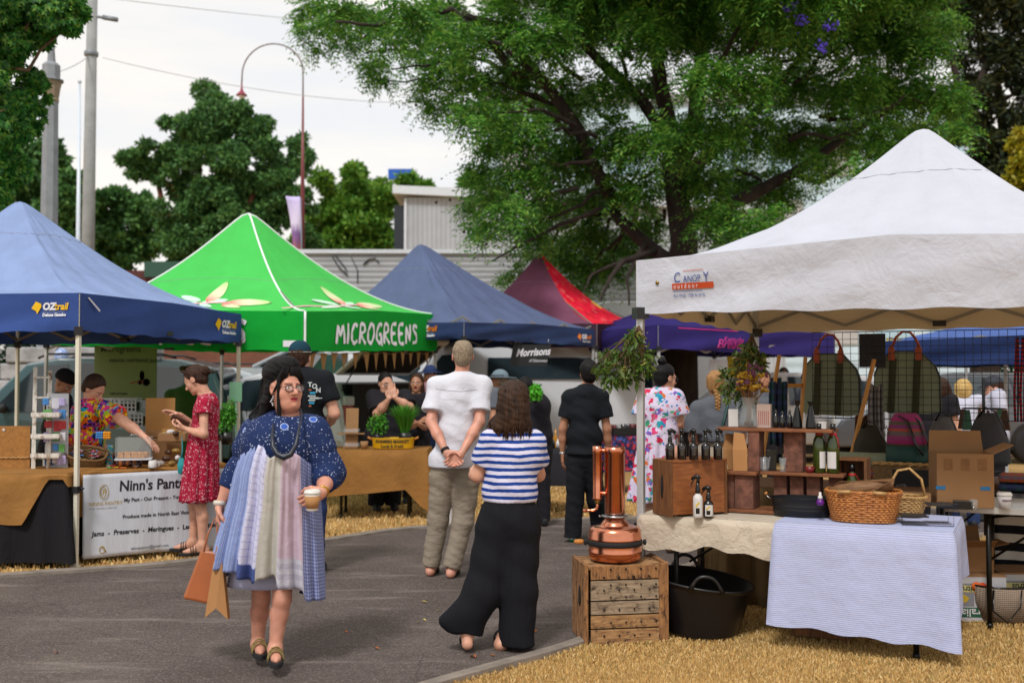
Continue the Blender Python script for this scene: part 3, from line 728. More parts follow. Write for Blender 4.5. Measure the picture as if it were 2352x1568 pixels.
mb = MB(); mb.box(((x1-x0)/2, -.02, fz+.05), (x1-x0+.1, .24, .1)); mb.build('capping', m_trimw, fn)
m_blk = M('black_paint', '#1c1c1e', .7, var=.1)
def scr(pts, w):
 mb.tube([Vector((W(x, y, D).x-x0, -.075, W(x, y, D).z)) for x, y in pts], w, 6, flat=.2)
mb = MB(); scr([(765, 590), (780, 615), (800, 632)], .06); scr([(772, 588), (790, 610), (798, 622)], .05); scr([(808, 592), (822, 620), (822, 650)], .045); scr([(835, 608), (848, 596), (862, 594), (872, 604)], .05)
mb.build('painted_scrawl', m_blk, fn)
D = 34.0
bw = thing('brick_building', 'low dark red brown wall with green panel under the dark trees', 'building', (W(210, 861, D).x, D, 0))
mb = MB(); mb.box((2.6, 0, W(300, 622, D).z/2), (5.2, .3, W(300, 622, D).z)); mb.build('wall', M('maroon_brick', '#4d2a28', .9, var=.25, scale=4), bw)
mb = MB(); mb.box((2.5, -.2, W(300, 620, D).z), (1.5, .12, .5)); mb.build('panel', M('green_panel', '#1f4a3c', .6, var=.1), bw)
D = 20.0
m_stone = M('grey_stone', '#9a9a9c', .9, var=.3, scale=5, bump=.6, bscale=12)
sw = thing('stone_wall', 'stepped wall of big rough grey stone blocks behind the car', 'wall', (W(-260, 861, D).x, D, 0))
z0 = W(0, 855, D).z
q = 0
for r, (ya, yb, xe) in enumerate([(797, 834, 345), (834, 872, 345), (872, 905, 345), (905, 945, 345)]):
 za, zb = W(0, ya, D).z, W(0, yb, D).z; xs = -260+(r*37 % 80); xe2 = xe
 if r == 0: xs = 28
 while xs < xe2:
  wd = 118; a = W(xs, 861, D).x-sw.location.x; b = W(min(xs+wd, xe2+20), 861, D).x-sw.location.x
  mb = MB(); mb.box(((a+b)/2, .02*((q*7) % 3), (za+zb)/2), (b-a-.02, .6, za-zb-.015)); mb.build('stone_block', m_stone, sw, bevel=.03); xs += wd; q += 1
mb = MB(); mb.box(((W(300, 861, D).x-sw.location.x)/2, .05, (zb)/2-.01), (W(340, 861, D).x-sw.location.x, .5, zb)); mb.build('footing', m_stone, sw)
tag(bpy.data.objects[sw.name])
D = 24.0
ws = thing('boundary_wall', 'low rust brown timber fence seen under the green tent', 'fence', (W(330, 861, D).x, D, 0))
mb = MB(); mb.box((2.5, 0, W(0, 805, D).z*.5), (5.0, .1, W(0, 805, D).z)); mb.build('boards', wood('rust_boards', '#5b3526', '#84513a', 4), ws)
D = 62.0
bb = thing('billboard', 'blue rectangular sign with white posts above the trees', 'sign', (W(922, 861, D).x, D, 0))
zt, zb = W(0, 389, D).z, W(0, 412, D).z; hw = mpp(D)*30
mb = MB(); mb.box((-.1*hw, 0, (zt+zb)/2), (hw*1.9, .3, zt-zb)); mb.build('sign_panel', M('blue_sign', '#0d55b5', .4, var=.03), bb)
mb = MB(); mb.box((hw*1.02, 0, (zt+zb)/2), (hw*.3, .32, zt-zb)); mb.build('edge_panel', m_trimw, bb)
mb = MB(); mb.box((0, .1, zb-.25), (hw*1.9, .2, .45)); mb.box((-hw*.5, .1, zb/2), (.4, .3, zb)); mb.box((hw*.5, .1, zb/2), (.4, .3, zb)); mb.build('post', m_trimw, bb)
m_conc = M('pole_concrete', '#8b8d8c', .85, var=.15, scale=3, bump=.2); m_col = M('column_concrete', '#84898f', .9, var=.16, scale=4, bump=.3); m_tanst = M('tan_stone', '#8d7f6c', .9, var=.2, scale=6)
D = 25.0
p0, p1 = W(196, 861, D), W(213, -40, D); ru = thing('utility_pole', 'tall grey concrete power pole leaning right with a thin crossarm', 'pole', (p0.x, D, 0))
mb = MB(); mb.tube([(0, 0, 0), ((p1.x-p0.x), 0, p1.z)], [.175, .115], 14); mb.build('shaft', m_conc, ru)
a, b = W(160, 29, D), W(270, 46, D)
mb = MB(); mb.tube([a-ru.location, b-ru.location], .035, 6); mb.tube([Vector(b-ru.location)-Vector((.35, 0, -.06)), b-ru.location], .06, 6); mb.build('crossarm', M('galvanised', '#7d848c', .5, .3, var=.05), ru)
mb = MB(); mb.lathe([(.15, 0), (.165, .02), (.165, .1), (.15, .12)], 14, ((p1.x-p0.x)*.75, 0, W(0, 130, D).z)); mb.build('clamp_band', M('galvanised', '#7d848c'), ru)
mw = M('wire', '#b4b8bc', .6, var=0)
def wire(pts, r, lab):
 P = [W(*p) for p in pts]; n = []
 for t in np.linspace(0, 1, 24):
  n.append(P[0].lerp(P[-1], t)+Vector((0, 0, -(1-(2*t-1)**2)*lab[1])))
 mb = MB(); mb.tube(n, r, 5); single(mb, 'power_line', mw, lab[0], 'cable')
wire([(236, 133, 25), (1180, 228, 34)], .009, ('thin power line running right from the pole to the tree', .5))
wire([(205, 128, 25), (100, 170, 22)], .012, ('short power line from the pole to the left tree', .1))
wire([(214, -8, 25), (1500, 60, 60)], .010, ('highest faint power line across the white sky', .6))
D = 20.0
g = W(108, 861, D); lp = thing('ornamental_column', 'fluted grey concrete column with tan collar and slim finial', 'column', (g.x, D, 0))
def zz(y): return W(108, y, D).z
k = mpp(D)
mb = MB(); mb.lathe([(.21, 0), (.20, .3), (20*k, zz(500)), (17.5*k, zz(236)), (17.5*k, zz(232))], 8, smooth=False); mb.build('shaft', m_col, lp)
mb = MB(); mb.lathe([(18*k, zz(236)), (19*k, zz(230)), (18*k, zz(226)), (22*k, zz(200)), (25*k, zz(188)), (20*k, zz(187))], 8, smooth=False); mb.build('collar', m_tanst, lp)
mb = MB(); mb.lathe([(29*k, zz(187)), (29*k, zz(184)), (21*k, zz(181)), (21*k, zz(152)), (15*k, zz(146)), (10*k, zz(143)), (8*k, zz(120)), (6*k, zz(95)), (10*k, zz(91)), (13*k, zz(86)), (4*k, zz(70)), (0, zz(68))], 8, smooth=False); mb.build('cap', m_col, lp)
D = 24.0
g = W(177, 861, D); t1 = W(183, 188, D); mb = MB(); mb.tube([(0, 0, 0), (t1.x-g.x, 0, t1.z)], [.075, .028], 10); mb.ball((t1.x-g.x, 0, t1.z), .05, 8)
single(mb, 'flagpole', M('white_pole', '#c9d4e0', .4, var=.03), 'slim white flagpole standing between the column and the power pole', 'flagpole', (g.x, D, 0))
D = 30.0
m_redp = M('red_pole_paint', '#6e2a2c', .4, var=.08); g = W(696, 861, D); k = mpp(D)
sl_ = thing('street_lamp', 'tall dark red street lamp with swan neck arch and bell shade', 'street lamp', (g.x, D, 0))
def lpnt(x, y): p = W(x, y, D); return Vector((p.x-g.x, 0, p.z))
base = lpnt(696, 861); mb = MB(); mb.tube([(0, 0, 0), lpnt(695, 420), lpnt(696, 220)], [5.6*k, 4.6*k, 2.1*k], 12); mb.build('pole', m_redp, sl_)
ptsA = []
for i in range(19):
 a = math.pi*i/18; ptsA.append(lpnt(626+70*math.cos(a), 166-69*math.sin(a)+ (i/18)*8))
mb = MB(); mb.tube([lpnt(696, 222)]+ptsA+[lpnt(555, 196)], 1.7*k, 8); mb.build('arch', M('arch_metal', '#6c5a56', .4, var=.05), sl_)
c0 = lpnt(555, 222); mb = MB(); mb.lathe([(1.8*k, 29*k), (2.6*k, 18*k), (4.5*k, 12*k), (12*k, 4*k), (13*k, 2*k), (11*k, 2*k), (1*k, 8*k)], 18, c0); mb.build('lamp_shade', M('shade_crimson', '#8a1f3e', .4, var=.05), sl_)
mb = MB(); mb.lathe([(0, -4*k), (6*k, -2*k), (8*k, 2*k)], 14, c0); mb.build('bulb_cover', M('lamp_white', '#e6e2da', .3, var=0), sl_)
D = 29.4
def fl(x, y): p = W(x, y, D); return Vector((p.x-g.x, 0, p.z))
m_flag = NT('flag_print'); v = m_flag.co('UV'); sp = m_flag.n('ShaderNodeSeparateXYZ'); m_flag.l(v, sp.inputs[0]); nn = m_flag.noise(v, 5, 4, .6)
f = m_flag.math('ADD', sp.outputs[1], m_flag.math('MULTIPLY', m_flag.math('SUBTRACT', nn.outputs['Fac'], .5), .22))
m_flag.setc(m_flag.ramp(f, [(0, hx('#c3b8e4')), (.4, hx('#d4cbe6')), (.52, hx('#7a5a94')), (.64, hx('#8a5a86')), (.74, hx('#b06a48')), (.9, hx('#8a4038')), (1, hx('#6a2c30'))])); m_flag.b.inputs['Roughness'].default_value = .8
banner = thing('banner_flag', 'narrow purple and orange feather flag beside the red lamp post', 'flag', (g.x, D, 0))
L0 = [(656, 450), (665, 500), (672, 560), (680, 632)]; R0 = [(690, 452), (693, 500), (693, 560), (694, 632)]
def flfn(u, v):
 i = min(2, int(v*3)); t = v*3-i
 a = fl(*L0[i]).lerp(fl(*L0[i+1]), t); b = fl(*R0[i]).lerp(fl(*R0[i+1]), t); p = a.lerp(b, u); p.y += .06*math.sin(u*4+v*5); return p
mb = MB(); mb.grid(flfn, 8, 14); mb.build('cloth', m_flag.m, banner, solid=.004)
mb = MB(); mb.tube([fl(692, 861), fl(693, 600), fl(691, 455)], .022, 6); mb.build('pole', M('galvanised', '#7d848c'), banner)
def diamonds(P, A, B, l, w):
 """leaf shaped quads: base points P, unit axes A (along) and B (across)"""
 n = len(P); V = np.zeros((n, 4, 3)); l = np.asarray(l).reshape(-1, 1); w = np.asarray(w).reshape(-1, 1)
 V[:, 0] = P; V[:, 1] = P+A*l*.45+B*w*.5; V[:, 2] = P+A*l; V[:, 3] = P+A*l*.45-B*w*.5
 return V.reshape(-1, 3), np.arange(4*n).reshape(n, 4)
def unit(a): return a/np.maximum(np.linalg.norm(a, axis=1, keepdims=True), 1e-9)
def clump_pts(clumps, n, shell=.5):
 C = np.array([c[0] for c in clumps], dtype=float); Rr = np.array([c[1] if hasattr(c[1], '__len__') else (c[1],)*3 for c in clumps], dtype=float)
 wgt = (Rr.prod(1))**(2/3); k = RNG.choice(len(C), n, p=wgt/wgt.sum())
 d = unit(RNG.normal(size=(n, 3))); r = RNG.uniform(0, 1, n)**shell
 return C[k]+d*Rr[k]*r[:, None], d, k
def leaves(name, parent, clumps, n, size, mat, droop=.3, aspect=.5, shell=.45):
 P, d, k = clump_pts(clumps, n, shell)
 A = unit(d*.7+RNG.normal(size=(n, 3))*.7+np.array([0, 0, -droop])); B = unit(np.cross(A, RNG.normal(size=(n, 3))))
 s = size*RNG.uniform(.6, 1.35, n); V, F = diamonds(P, A, B, s, s*aspect); return npmesh(name, V, F, mat, parent)
def fronds(name, parent, clumps, n, L_, mat, pairs=8, lw=.022, ll=.07, droop=.5):
 P, d, k = clump_pts(clumps, n, .5)
 A = unit(d*np.array([1, 1, .35])+RNG.normal(size=(n, 3))*.45+np.array([0, 0, -droop*.3])); side = unit(np.cross(A, np.array([0, 0, 1.0])+RNG.normal(size=(n, 3))*.35)); Ls = L_*RNG.uniform(.6, 1.3, n)
 VV = [];
 for j in range(pairs):
  t = (j+.6)/pairs; c = P+A*(Ls*t)[:, None]; c[:, 2] -= (Ls*droop*t*t)
  for g in (-1, 1):
   ax = unit(side*g+A*.55+np.array([0, 0, -.35])+RNG.normal(size=(n, 3))*.12); nb = unit(A+np.array([0, 0, -.3])+RNG.normal(size=(n, 3))*.2)
   s = ll*(1.15-.7*abs(t-.4))*RNG.uniform(.8, 1.2, n); V, F = diamonds(c, ax, nb, s, np.full(n, lw)); VV.append(V)
 V = np.concatenate(VV); return npmesh(name, V, np.arange(len(V)).reshape(-1, 4), mat, parent)
def limb(mb, a, b, r0, r1, sag=.1, n=7, kink=.06):
 a = Vector(a); b = Vector(b); P = []; d = (b-a).length
 for i in range(n+1):
  t = i/n; p = a.lerp(b, t); p.z += math.sin(math.pi*t)*sag*d
  if 0 < i < n: p += Vector((random.uniform(-1, 1), random.uniform(-1, 1), random.uniform(-1, 1)))*kink*d
  P.append(p)
 mb.tube(P, [r0+(r1-r0)*i/n for i in range(n+1)], 7); return P
m_bark = wood('bark_dark', '#1e1714', '#3d322b', 3, (1, 1, .3), .95, .8); m_bark2 = wood('bark_brown', '#4a3626', '#6d5643', 3, (1, 1, .3), .95, .8); m_barkr = wood('bark_red', '#4a2a20', '#7a4a38', 3, (1, 1, .3), .95, .6)
def bushy(name, label, spots, D, n, size, mat, trunk=.3, bark=m_bark, cat='tree', dd=1.0, aspect=.5, trunkx=None, shell=.45, droop=.3, limbs=True):
 """spots: (x, y, r) in view units"""
 k = mpp(D); cx = W(trunkx if trunkx else sum(s[0] for s in spots)/len(spots), 861, D).x
 t = thing(name, label, cat, (cx, D, 0)); cl = []
 for x, y, r in spots:
  p = W(x, y, D); nb = max(1, int(r/14));
  cl.append(((p.x-cx, random.uniform(-.5, .5)*dd, p.z), (r*k*.58, r*k*.62*dd, r*k*.55)))
  for q in range(nb+6):
   a = random.uniform(0, 6.28); e = random.uniform(.45, 1.0)*r*k; rr = r*k*random.uniform(.22, .38)
   cl.append(((p.x-cx+math.cos(a)*e, random.uniform(-.9, .5)*r*k*dd, p.z+math.sin(a)*e), (rr, rr, rr*.8)))
 leaves('crown', t, cl, n, size, mat, droop, aspect, shell)
 mb = MB(); lo = min(c[0][2] for c in cl); fork = Vector((0, 0, max(.6, lo*.8+.3))); mb.tube([(0, 0, -.05), (.02, 0, fork.z*.5), fork], [trunk*1.25, trunk, trunk*.8], 10)
 if limbs:
  for x, y, r in spots:
   p = W(x, y, D); limb(mb, fork, (p.x-cx, 0, p.z), trunk*.55, trunk*.12)
 mb.build('trunk', bark, t); return t
m_l1 = leafmat('leaf_deep', ['#2a4e2a', '#3c6636', '#528044', '#6a944a', '#44703e']); m_l2 = leafmat('leaf_mid', ['#3a6a22', '#52862a', '#729a34', '#5c8c32', '#8aa83e'])
m_l3 = leafmat('leaf_dark', ['#0f2417', '#173420', '#1f4026', '#284a2c']); m_l4 = leafmat('leaf_plane', ['#1a4420', '#265a26', '#36762c', '#468436', '#74983a', '#2a6230'], .45)
m_jac = leafmat('leaf_jacaranda', ['#2b5820', '#3d7628', '#569032', '#70a43c', '#8ab048', '#336426', '#4a8030'], .5, .36)
m_con = leafmat('leaf_conifer', ['#141c10', '#20301a', '#2c3a1c', '#4a4a20', '#1a2414'], .7); m_yel = leafmat('leaf_yellow', ['#8a8a18', '#a89a20', '#6f7a1c', '#c2ac30'])
bushy('broadleaf_tree', 'dark round tree behind the poles at the left', [(60, 400, 85), (40, 520, 90), (120, 560, 70), (165, 430, 45), (150, 500, 60)], 46, 28000, .30, m_l1)
bushy('broadleaf_tree', 'low dark tree between the power pole and the tall red barked tree', [(235, 520, 60), (290, 480, 50), (250, 590, 70), (200, 585, 60), (330, 560, 60)], 50, 26000, .30, m_l1)
big = [(500, 275, 88), (430, 330, 62), (580, 300, 70), (350, 385, 52), (315, 370, 38), (420, 430, 70), (530, 420, 82), (620, 380, 66), (690, 360, 46), (395, 520, 66), (480, 540, 76), (590, 500, 80), (660, 470, 60), (440, 590, 60), (560, 590, 70), (700, 560, 50)]
bushy('red_barked_tree', 'tallest mid distance tree with rounded crown and reddish limbs', big, 44, 90000, .20, m_l1, .45, m_barkr, shell=.35)
bushy('broadleaf_tree', 'lighter green bushy tree right of the red street lamp', [(815, 440, 72), (770, 500, 62), (860, 480, 60), (800, 560, 70), (870, 560, 60), (735, 560, 55)], 52, 34000, .27, m_l2)
bushy('broadleaf_tree', 'small green treetop showing above the grey shed roof', [(960, 428, 26), (985, 432, 20), (935, 430, 22)], 50, 2600, .30, m_l2)
bushy('broadleaf_tree', 'small green treetop at the left edge of the jacaranda above the shed', [(1075, 425, 30), (1095, 450, 26)], 50, 2600, .30, m_l2)
bushy('conifer_tree', 'dark brownish conifer behind the white canopy at the right edge', [(2230, 60, 90), (2300, 150, 90), (2230, 260, 80), (2320, 330, 90), (2200, 400, 70), (2290, 450, 80), (2350, 30, 70), (2150, 20, 60), (2380, 230, 70), (2160, 480, 60)], 32, 26000, .26, m_con, .4, m_bark, shell=.5, aspect=.3)
bushy('yellow_tree', 'small golden yellow tree at the right edge above the canopy slope', [(2345, 325, 28), (2355, 370, 34), (2330, 420, 24), (2365, 430, 30)], 28, 3500, .16, m_yel, .12)
D = 13.0; cx = W(-330, 861, D).x; k = mpp(D)
t = thing('plane_tree', 'near tree at the left edge with star shaped leaves overhanging the column', 'tree', (cx, D, 0)); cl = []
for x, y, r in [(-60, 20, 90), (30, 25, 70), (90, 20, 55), (130, 45, 40), (165, 60, 24), (40, 90, 45), (85, 75, 30), (0, 130, 60), (40, 165, 32), (70, 120, 20), (-20, 230, 70), (35, 240, 36), (55, 215, 20), (0, 310, 62), (50, 300, 22), (-20, 400, 66), (25, 380, 36), (-10, 460, 50), (60, 260, 14), (75, 205, 12), (-90, 150, 90), (-100, 320, 90), (100, -20, 60), (180, 20, 18), (150, 10, 34)]:
 p = W(x, y, D); cl.append(((p.x-cx, random.uniform(-.7, .7), p.z), (r*k, r*k*1.3, r*k)))
P, d, kk = clump_pts(cl, 15000, .4); n = len(P)
VV = []
A0 = unit(RNG.normal(size=(n, 3))*.7+np.array([0, 0, -1.2])); B0 = unit(np.cross(A0, RNG.normal(size=(n, 3))+np.array([0, 2.0, 0])))
for ang, sc_ in ((0, 1), (.9, .85), (-.9, .85), (1.75, .55), (-1.75, .55)):
 A = unit(A0*math.cos(ang)+B0*math.sin(ang)); B = unit(B0*math.cos(ang)-A0*math.sin(ang)); V, F = diamonds(P, A, B, np.full(n, .085)*sc_, np.full(n, .034)); VV.append(V.reshape(n, 4, 3))
V = np.stack(VV, 1).reshape(-1, 3); npmesh('crown', V, np.arange(len(V)).reshape(-1, 4), m_l4, t)
mb = MB(); mb.tube([(0, 0, 0), (.1, 0, 2), (.2, 0, 4)], [.28, .23, .2], 10)
for c in cl[::2]: limb(mb, (.2, 0, 3.6), c[0], .06, .012)
mb.build('trunk', m_bark2, t)
D = 19.0; tx = W(1565, 861, D).x; k = mpp(D)
jac = thing('jacaranda_tree', 'large feathery green jacaranda tree spreading over the stalls', 'tree', (tx, D, 0)); cl = []
J_ = [(715, 22, 38), (690, 60, 18), (750, 60, 30), (790, 20, 44), (800, 95, 26), (730, 110, 16), (850, 40, 42), (860, 150, 32), (880, 185, 22), (900, 90, 36), (940, 30, 50), (960, 130, 30), (975, 195, 26), (1000, 60, 50), (1010, 160, 34), (985, 240, 22), (1030, 240, 30), (1060, 90, 54), (1080, 180, 44), (1075, 265, 34), (1100, 250, 34), (1020, 20, 44),
 (1150, 60, 66), (1180, 180, 66), (1150, 280, 54), (1130, 340, 36), (1200, 300, 62), (1100, 395, 30), (1080, 470, 30), (1130, 440, 42), (1120, 520, 30), (1170, 480, 40), (1200, 400, 54), (1085, 530, 20), (1230, 530, 44), (1260, 470, 54), (1280, 570, 44), (1220, 590, 20), (1330, 610, 40), (1180, 630, 22), (1150, 645, 14), (1350, 540, 52), (1390, 620, 38), (1420, 560, 40), (1340, 660, 26),
 (1250, 90, 72), (1290, 230, 74), (1300, 360, 74), (1350, 60, 70), (1390, 200, 54), (1420, 330, 74), (1360, 450, 64), (1450, 440, 60), (1480, 520, 50), (1480, 70, 70), (1500, 200, 44), (1520, 320, 60), (1580, 60, 76), (1620, 180, 60), (1620, 300, 70), (1560, 400, 54), (1620, 420, 56), (1500, 590, 44), (1650, 500, 58), (1700, 60, 76), (1720, 180, 70), (1720, 300, 70), (1700, 420, 60), (1690, 560, 40),
 (1820, 60, 80), (1830, 190, 76), (1820, 320, 64), (1790, 440, 54), (1760, 520, 50), (1930, 60, 80), (1950, 200, 74), (1920, 310, 62), (1880, 380, 40), (2030, 80, 76), (2040, 210, 70), (2020, 320, 60), (2110, 110, 64), (2130, 220, 60), (2110, 300, 44), (2180, 230, 42), (2200, 300, 28), (2150, 60, 50), (1990, 390, 36), (1740, 600, 40), (1820, 560, 44)]
for x, y, r in J_:
 dy = random.uniform(-2.6, 2.6) if y < 540 else random.uniform(2.2, 3.4); p = W(x, y, D+dy); kk2 = mpp(D+dy); cl.append(((p.x-tx, dy, p.z), (r*kk2*.88, r*kk2*1.15, r*kk2*.72)))
for i in range(60):
 dy = random.uniform(-3, 4); p = W(random.uniform(1150, 2150), random.uniform(-260, 0), D+dy); cl.append(((p.x-tx, dy, p.z), (.7, .9, .5)))
fronds('crown', jac, cl, 46000, .38, m_jac, 6, .040, .12)
P, d, _ = clump_pts(cl, 45000, .75); A = unit(RNG.normal(size=P.shape)*.8+np.array([0, 0, -.5])); B = unit(np.cross(A, RNG.normal(size=P.shape))); V, F = diamonds(P, A, B, np.full(len(P), .13), np.full(len(P), .06)); npmesh('inner_leaves', V, F, m_jac, jac)
def jp(x, y, dy=0): p = W(x, y, D+dy); return Vector((p.x-tx, dy, p.z))
mb = MB(); mb.tube([(0, 0, -.05), (0, 0, 1.0), jp(1562, 640), jp(1572, 560), jp(1560, 480), jp(1545, 400)], [.36, .31, .29, .25, .22, .19], 12)
def poly_limb(pts, r0, r1, dy=0):
 P = [jp(x, y, dy*i/len(pts)) for i, (x, y) in enumerate(pts)]; n = len(P)
 Q = []
 for i in range(n-1):
  for t in (0, .33, .66): Q.append(P[i].lerp(P[i+1], t)+Vector((random.uniform(-.03, .03),)*3))
 Q.append(P[-1]); mb.tube(Q, [r0+(r1-r0)*i/(len(Q)-1) for i in range(len(Q))], 8)
poly_limb([(1545, 410), (1540, 300), (1520, 200), (1500, 100), (1480, -20)], .17, .10)
poly_limb([(1550, 400), (1590, 320), (1600, 200), (1620, 80), (1640, -60)], .17, .10, 1.5)
poly_limb([(1560, 620), (1500, 570), (1420, 500), (1400, 440), (1330, 360)], .14, .06, .5)
poly_limb([(1400, 450), (1330, 300), (1230, 170), (1140, 60), (1060, 30)], .13, .06, -1)
poly_limb([(1535, 300), (1440, 200), (1350, 110), (1280, -10)], .12, .07, -1)
poly_limb([(1240, 180), (1180, 160), (1120, 100), (1040, 20), (960, 40), (860, 60), (770, 50)], .10, .02, -2)
poly_limb([(1120, 100), (1060, 130), (980, 150), (900, 160)], .04, .012, -2)
poly_limb([(1575, 520), (1700, 460), (1820, 400), (1960, 300), (2080, 230)], .15, .05, 1)
poly_limb([(1560, 410), (1700, 300), (1800, 180), (1900, 60)], .13, .05, 2); poly_limb([(1820, 400), (1880, 420), (1960, 370), (2040, 350)], .07, .02, 1)
poly_limb([(1505, 575), (1430, 600), (1400, 640), (1380, 690)], .07, .02, -2); poly_limb([(1480, 560), (1440, 640), (1445, 700)], .05, .015, -2); poly_limb([(1430, 600), (1360, 630), (1340, 670)], .04, .012, -2)
poly_limb([(1400, 470), (1280, 520), (1200, 560), (1130, 600)], .05, .012, -2)
for c in cl[::2]:
 if c[0][2] < jp(0, 120).z+9: limb(mb, Vector(c[0])*.55+Vector((0, 0, jp(0, 330).z))*.45, c[0], .045, .010, .05, 6, .05)
mb.build('trunk', m_bark, jac)
mb = MB()
for x, y, dy in [(1903, 58, -3), (1890, 112, -3), (1815, 15, -3), (1838, 50, -3)]:
 c = jp(x, y, dy)
 for i in range(26): mb.ball(c+Vector((random.gauss(0, .06), random.gauss(0, .06), random.gauss(0, .05))), random.uniform(.012, .028), 6)
mb.build('blossom', M('violet_blossom', '#4a35a8', .7, var=.2), jac)
for i in range(26):
 x, y = random.uniform(940, 1480), random.uniform(130, 640); c = jp(x, y, -1.5); mb = MB(); mb.ball(c, (.028, .012, .028), 8); mb.build('seed_pod', M('seed_pod', '#2e1c16', .8, var=.1), jac)
hp_ = []
for i in range(46): hp_.append(((-34+i*1.6+random.uniform(-.5, .5), 66+random.uniform(-2, 2), random.uniform(.6, 3.2)), (2.2, 1.6, 2.2)))
o = leaves('shrubbery', None, hp_, 30000, .5, m_l3); tag(o, 'dark mass of shrubs far behind the stalls', 'shrubbery', kind='stuff')
m_alu = M('tent_leg_metal', '#b9bbbd', .45, .35, var=.04); m_cream = M('tent_leg_cream', '#d2cdbb', .5, var=.05); m_blkp = M('black_plastic', '#15161a', .45, var=.1); m_strut = M('tent_strut', '#8a8680', .45, .3, var=.05)
def tent(label, P, peak, roofm, valm, legm, legs=(0, 1, 2, 3), trim=None, seed=0, fold=.012, curve=1.45, mid=.05, roofmats=None, group='pop up market tents', name='market_tent', rail=None, capr=.035, legw=.034, seams=True, seamv=.72):
 """P: four corners (x, y, valance bottom z, valance top z) in order; peak (x, y, z)"""
 C = [Vector((p[0], p[1], 0)) for p in P]; cen = sum(C, Vector())/4; t = thing(name, label, 'market tent', (cen.x, cen.y, 0), 0, group)
 o = t.location.copy(); o.z = 0; pk = Vector(peak)-o
 ce = Vector((pk.x, pk.y, 0)); info = {'t': t, 'o': o, 'side': []}
 for i in range(4):
  a, b = P[i], P[(i+1) % 4]; A = C[i]-o; B = C[(i+1) % 4]-o
  e = (B-A).normalized(); nrm = Vector((e.y, -e.x, 0));
  if nrm.dot(A+B) < 0: nrm = -nrm
  def rf(u, v, A=A, B=B, a=a, b=b, nrm=nrm, i=i):
   q = 1-v; g = A.lerp(B, u); zt = a[3]+(b[3]-a[3])*u
   sag = math.sin(math.pi*u); zt += mid*(1-abs(2*u-1))*q**3
   r = math.sqrt(q*q+capr*capr)-capr; r = min(1, r/(math.sqrt(1+capr*capr)-capr))
   p = Vector((ce.x+(g.x-ce.x)*q, ce.y+(g.y-ce.y)*q, 0))
   ridge = (abs(u-.5)*2)**2
   c_ = curve*(1-.10*(1-ridge))
   h = (1-r)**c_ if c_ > 1 else (1-r)
   p.z = zt*1+(pk.z-zt)*h
   w = fold*(math.sin(u*34+seed+3*math.sin(v*3.1+seed))*.5+math.sin(u*61+v*7+seed*2)*.22+math.sin((u*9+v*14)+seed)*.5)*q**.7*(.35+.65*(1-q*.0))
   fo = math.exp(-((u*1.0)/.12)**2)+math.exp(-(((1-u))/.12)**2)
   w += fold*.9*math.sin(v*11+u*40+seed)*fo*q
   if v < .001 or u < .001 or u > .999: w = 0
   p += nrm*w*.6; p.z += w; return p
  mb = MB(); mb.grid(rf, 44, 36); mb.build('roof_panel', (roofmats[i] if roofmats else roofm), t)
  def vf(u, v, off=0.0, A=A, B=B, a=a, b=b, nrm=nrm, i=i):
   g = A.lerp(B, u); zb = a[2]+(b[2]-a[2])*u; zt = a[3]+(b[3]-a[3])*u+mid*(1-abs(2*u-1))
   w = fold*(math.sin(u*21+seed+i)*.5+math.sin(u*9+v*5+seed*2)*.7+.5*math.sin(v*9+u*13+seed))*min(1, 8*u, 8*(1-u))*(.25+v)
   p = g+nrm*(.008+w+off); p.z = zt+(zb-zt)*v+ (.006*math.sin(u*40+seed) if v > .98 else 0); return p
  mb = MB(); mb.grid(lambda u_, v_: vf(1-u_, v_), 60, 8); mb.build('valance', valm, t)
  info['side'].append(vf)
  if trim:
   mb = MB(); pts = [rf(0.0005, v/30)+Vector((0, 0, .006)) for v in range(31)]; mb.tube(pts, trim[1], 6); mb.tube([vf(0.002, v/4, .004) for v in range(5)], trim[1], 6); mb.build('piping', trim[0], t)
  if seams:
   mb = MB(); mb.tube([rf(u/20, seamv)+Vector((0, 0, .001)) for u in range(21)], .0022, 4); mb.build('seam', M('seam_grey', '#8c8c98', .9, var=0), t)
  za = min(a[2], b[2])+.05; ht = .26; mb = MB(); nn = 4
  for j in range(nn):
   p0 = A.lerp(B, j/nn)*.985; p1 = A.lerp(B, (j+1)/nn)*.985
   z0, z1 = za, za+ht
   if j % 2: z0, z1 = z1, z0
   mb.bar(Vector((p0.x, p0.y, z0)), Vector((p1.x, p1.y, z1)), .014, .026); mb.bar(Vector((p0.x*.99, p0.y*.99, z1)), Vector((p1.x*.99, p1.y*.99, z0)), .014, .026)
  mb.build('truss', m_strut, t)
  mb = MB(); g = A.lerp(B, .5)*.98; mb.box((g.x, g.y, za-.0), (.10, .05, .045), rz=math.atan2(e.y, e.x)); mb.build('bracket', m_blkp, t, bevel=.004)
 for i in legs:
  g = (C[i]-o)*.99; mb = MB(); mb.box((g.x, g.y, P[i][3]/2), (legw, legw, P[i][3]-.02), rz=math.atan2((C[1]-C[0]).y, (C[1]-C[0]).x)); mb.box((g.x, g.y, .004), (legw*2.2, legw*2.2, .008), rz=.2); l = mb.build('leg', legm, t, bevel=.003)
  mb = MB(); mb.box((g.x, g.y, .62), (legw*1.7, legw*1.5, .055), rz=math.atan2((C[1]-C[0]).y, (C[1]-C[0]).x)); mb.tube([(g.x+.02, g.y, .63), (g.x+.065, g.y-.01, .63)], .008, 6); mb.build('clamp', m_blkp, l)
  mb = MB(); mb.box((g.x, g.y, P[i][2]-.0), (legw*1.9, legw*1.9, .07), rz=.3); mb.build('joint', m_blkp, l)
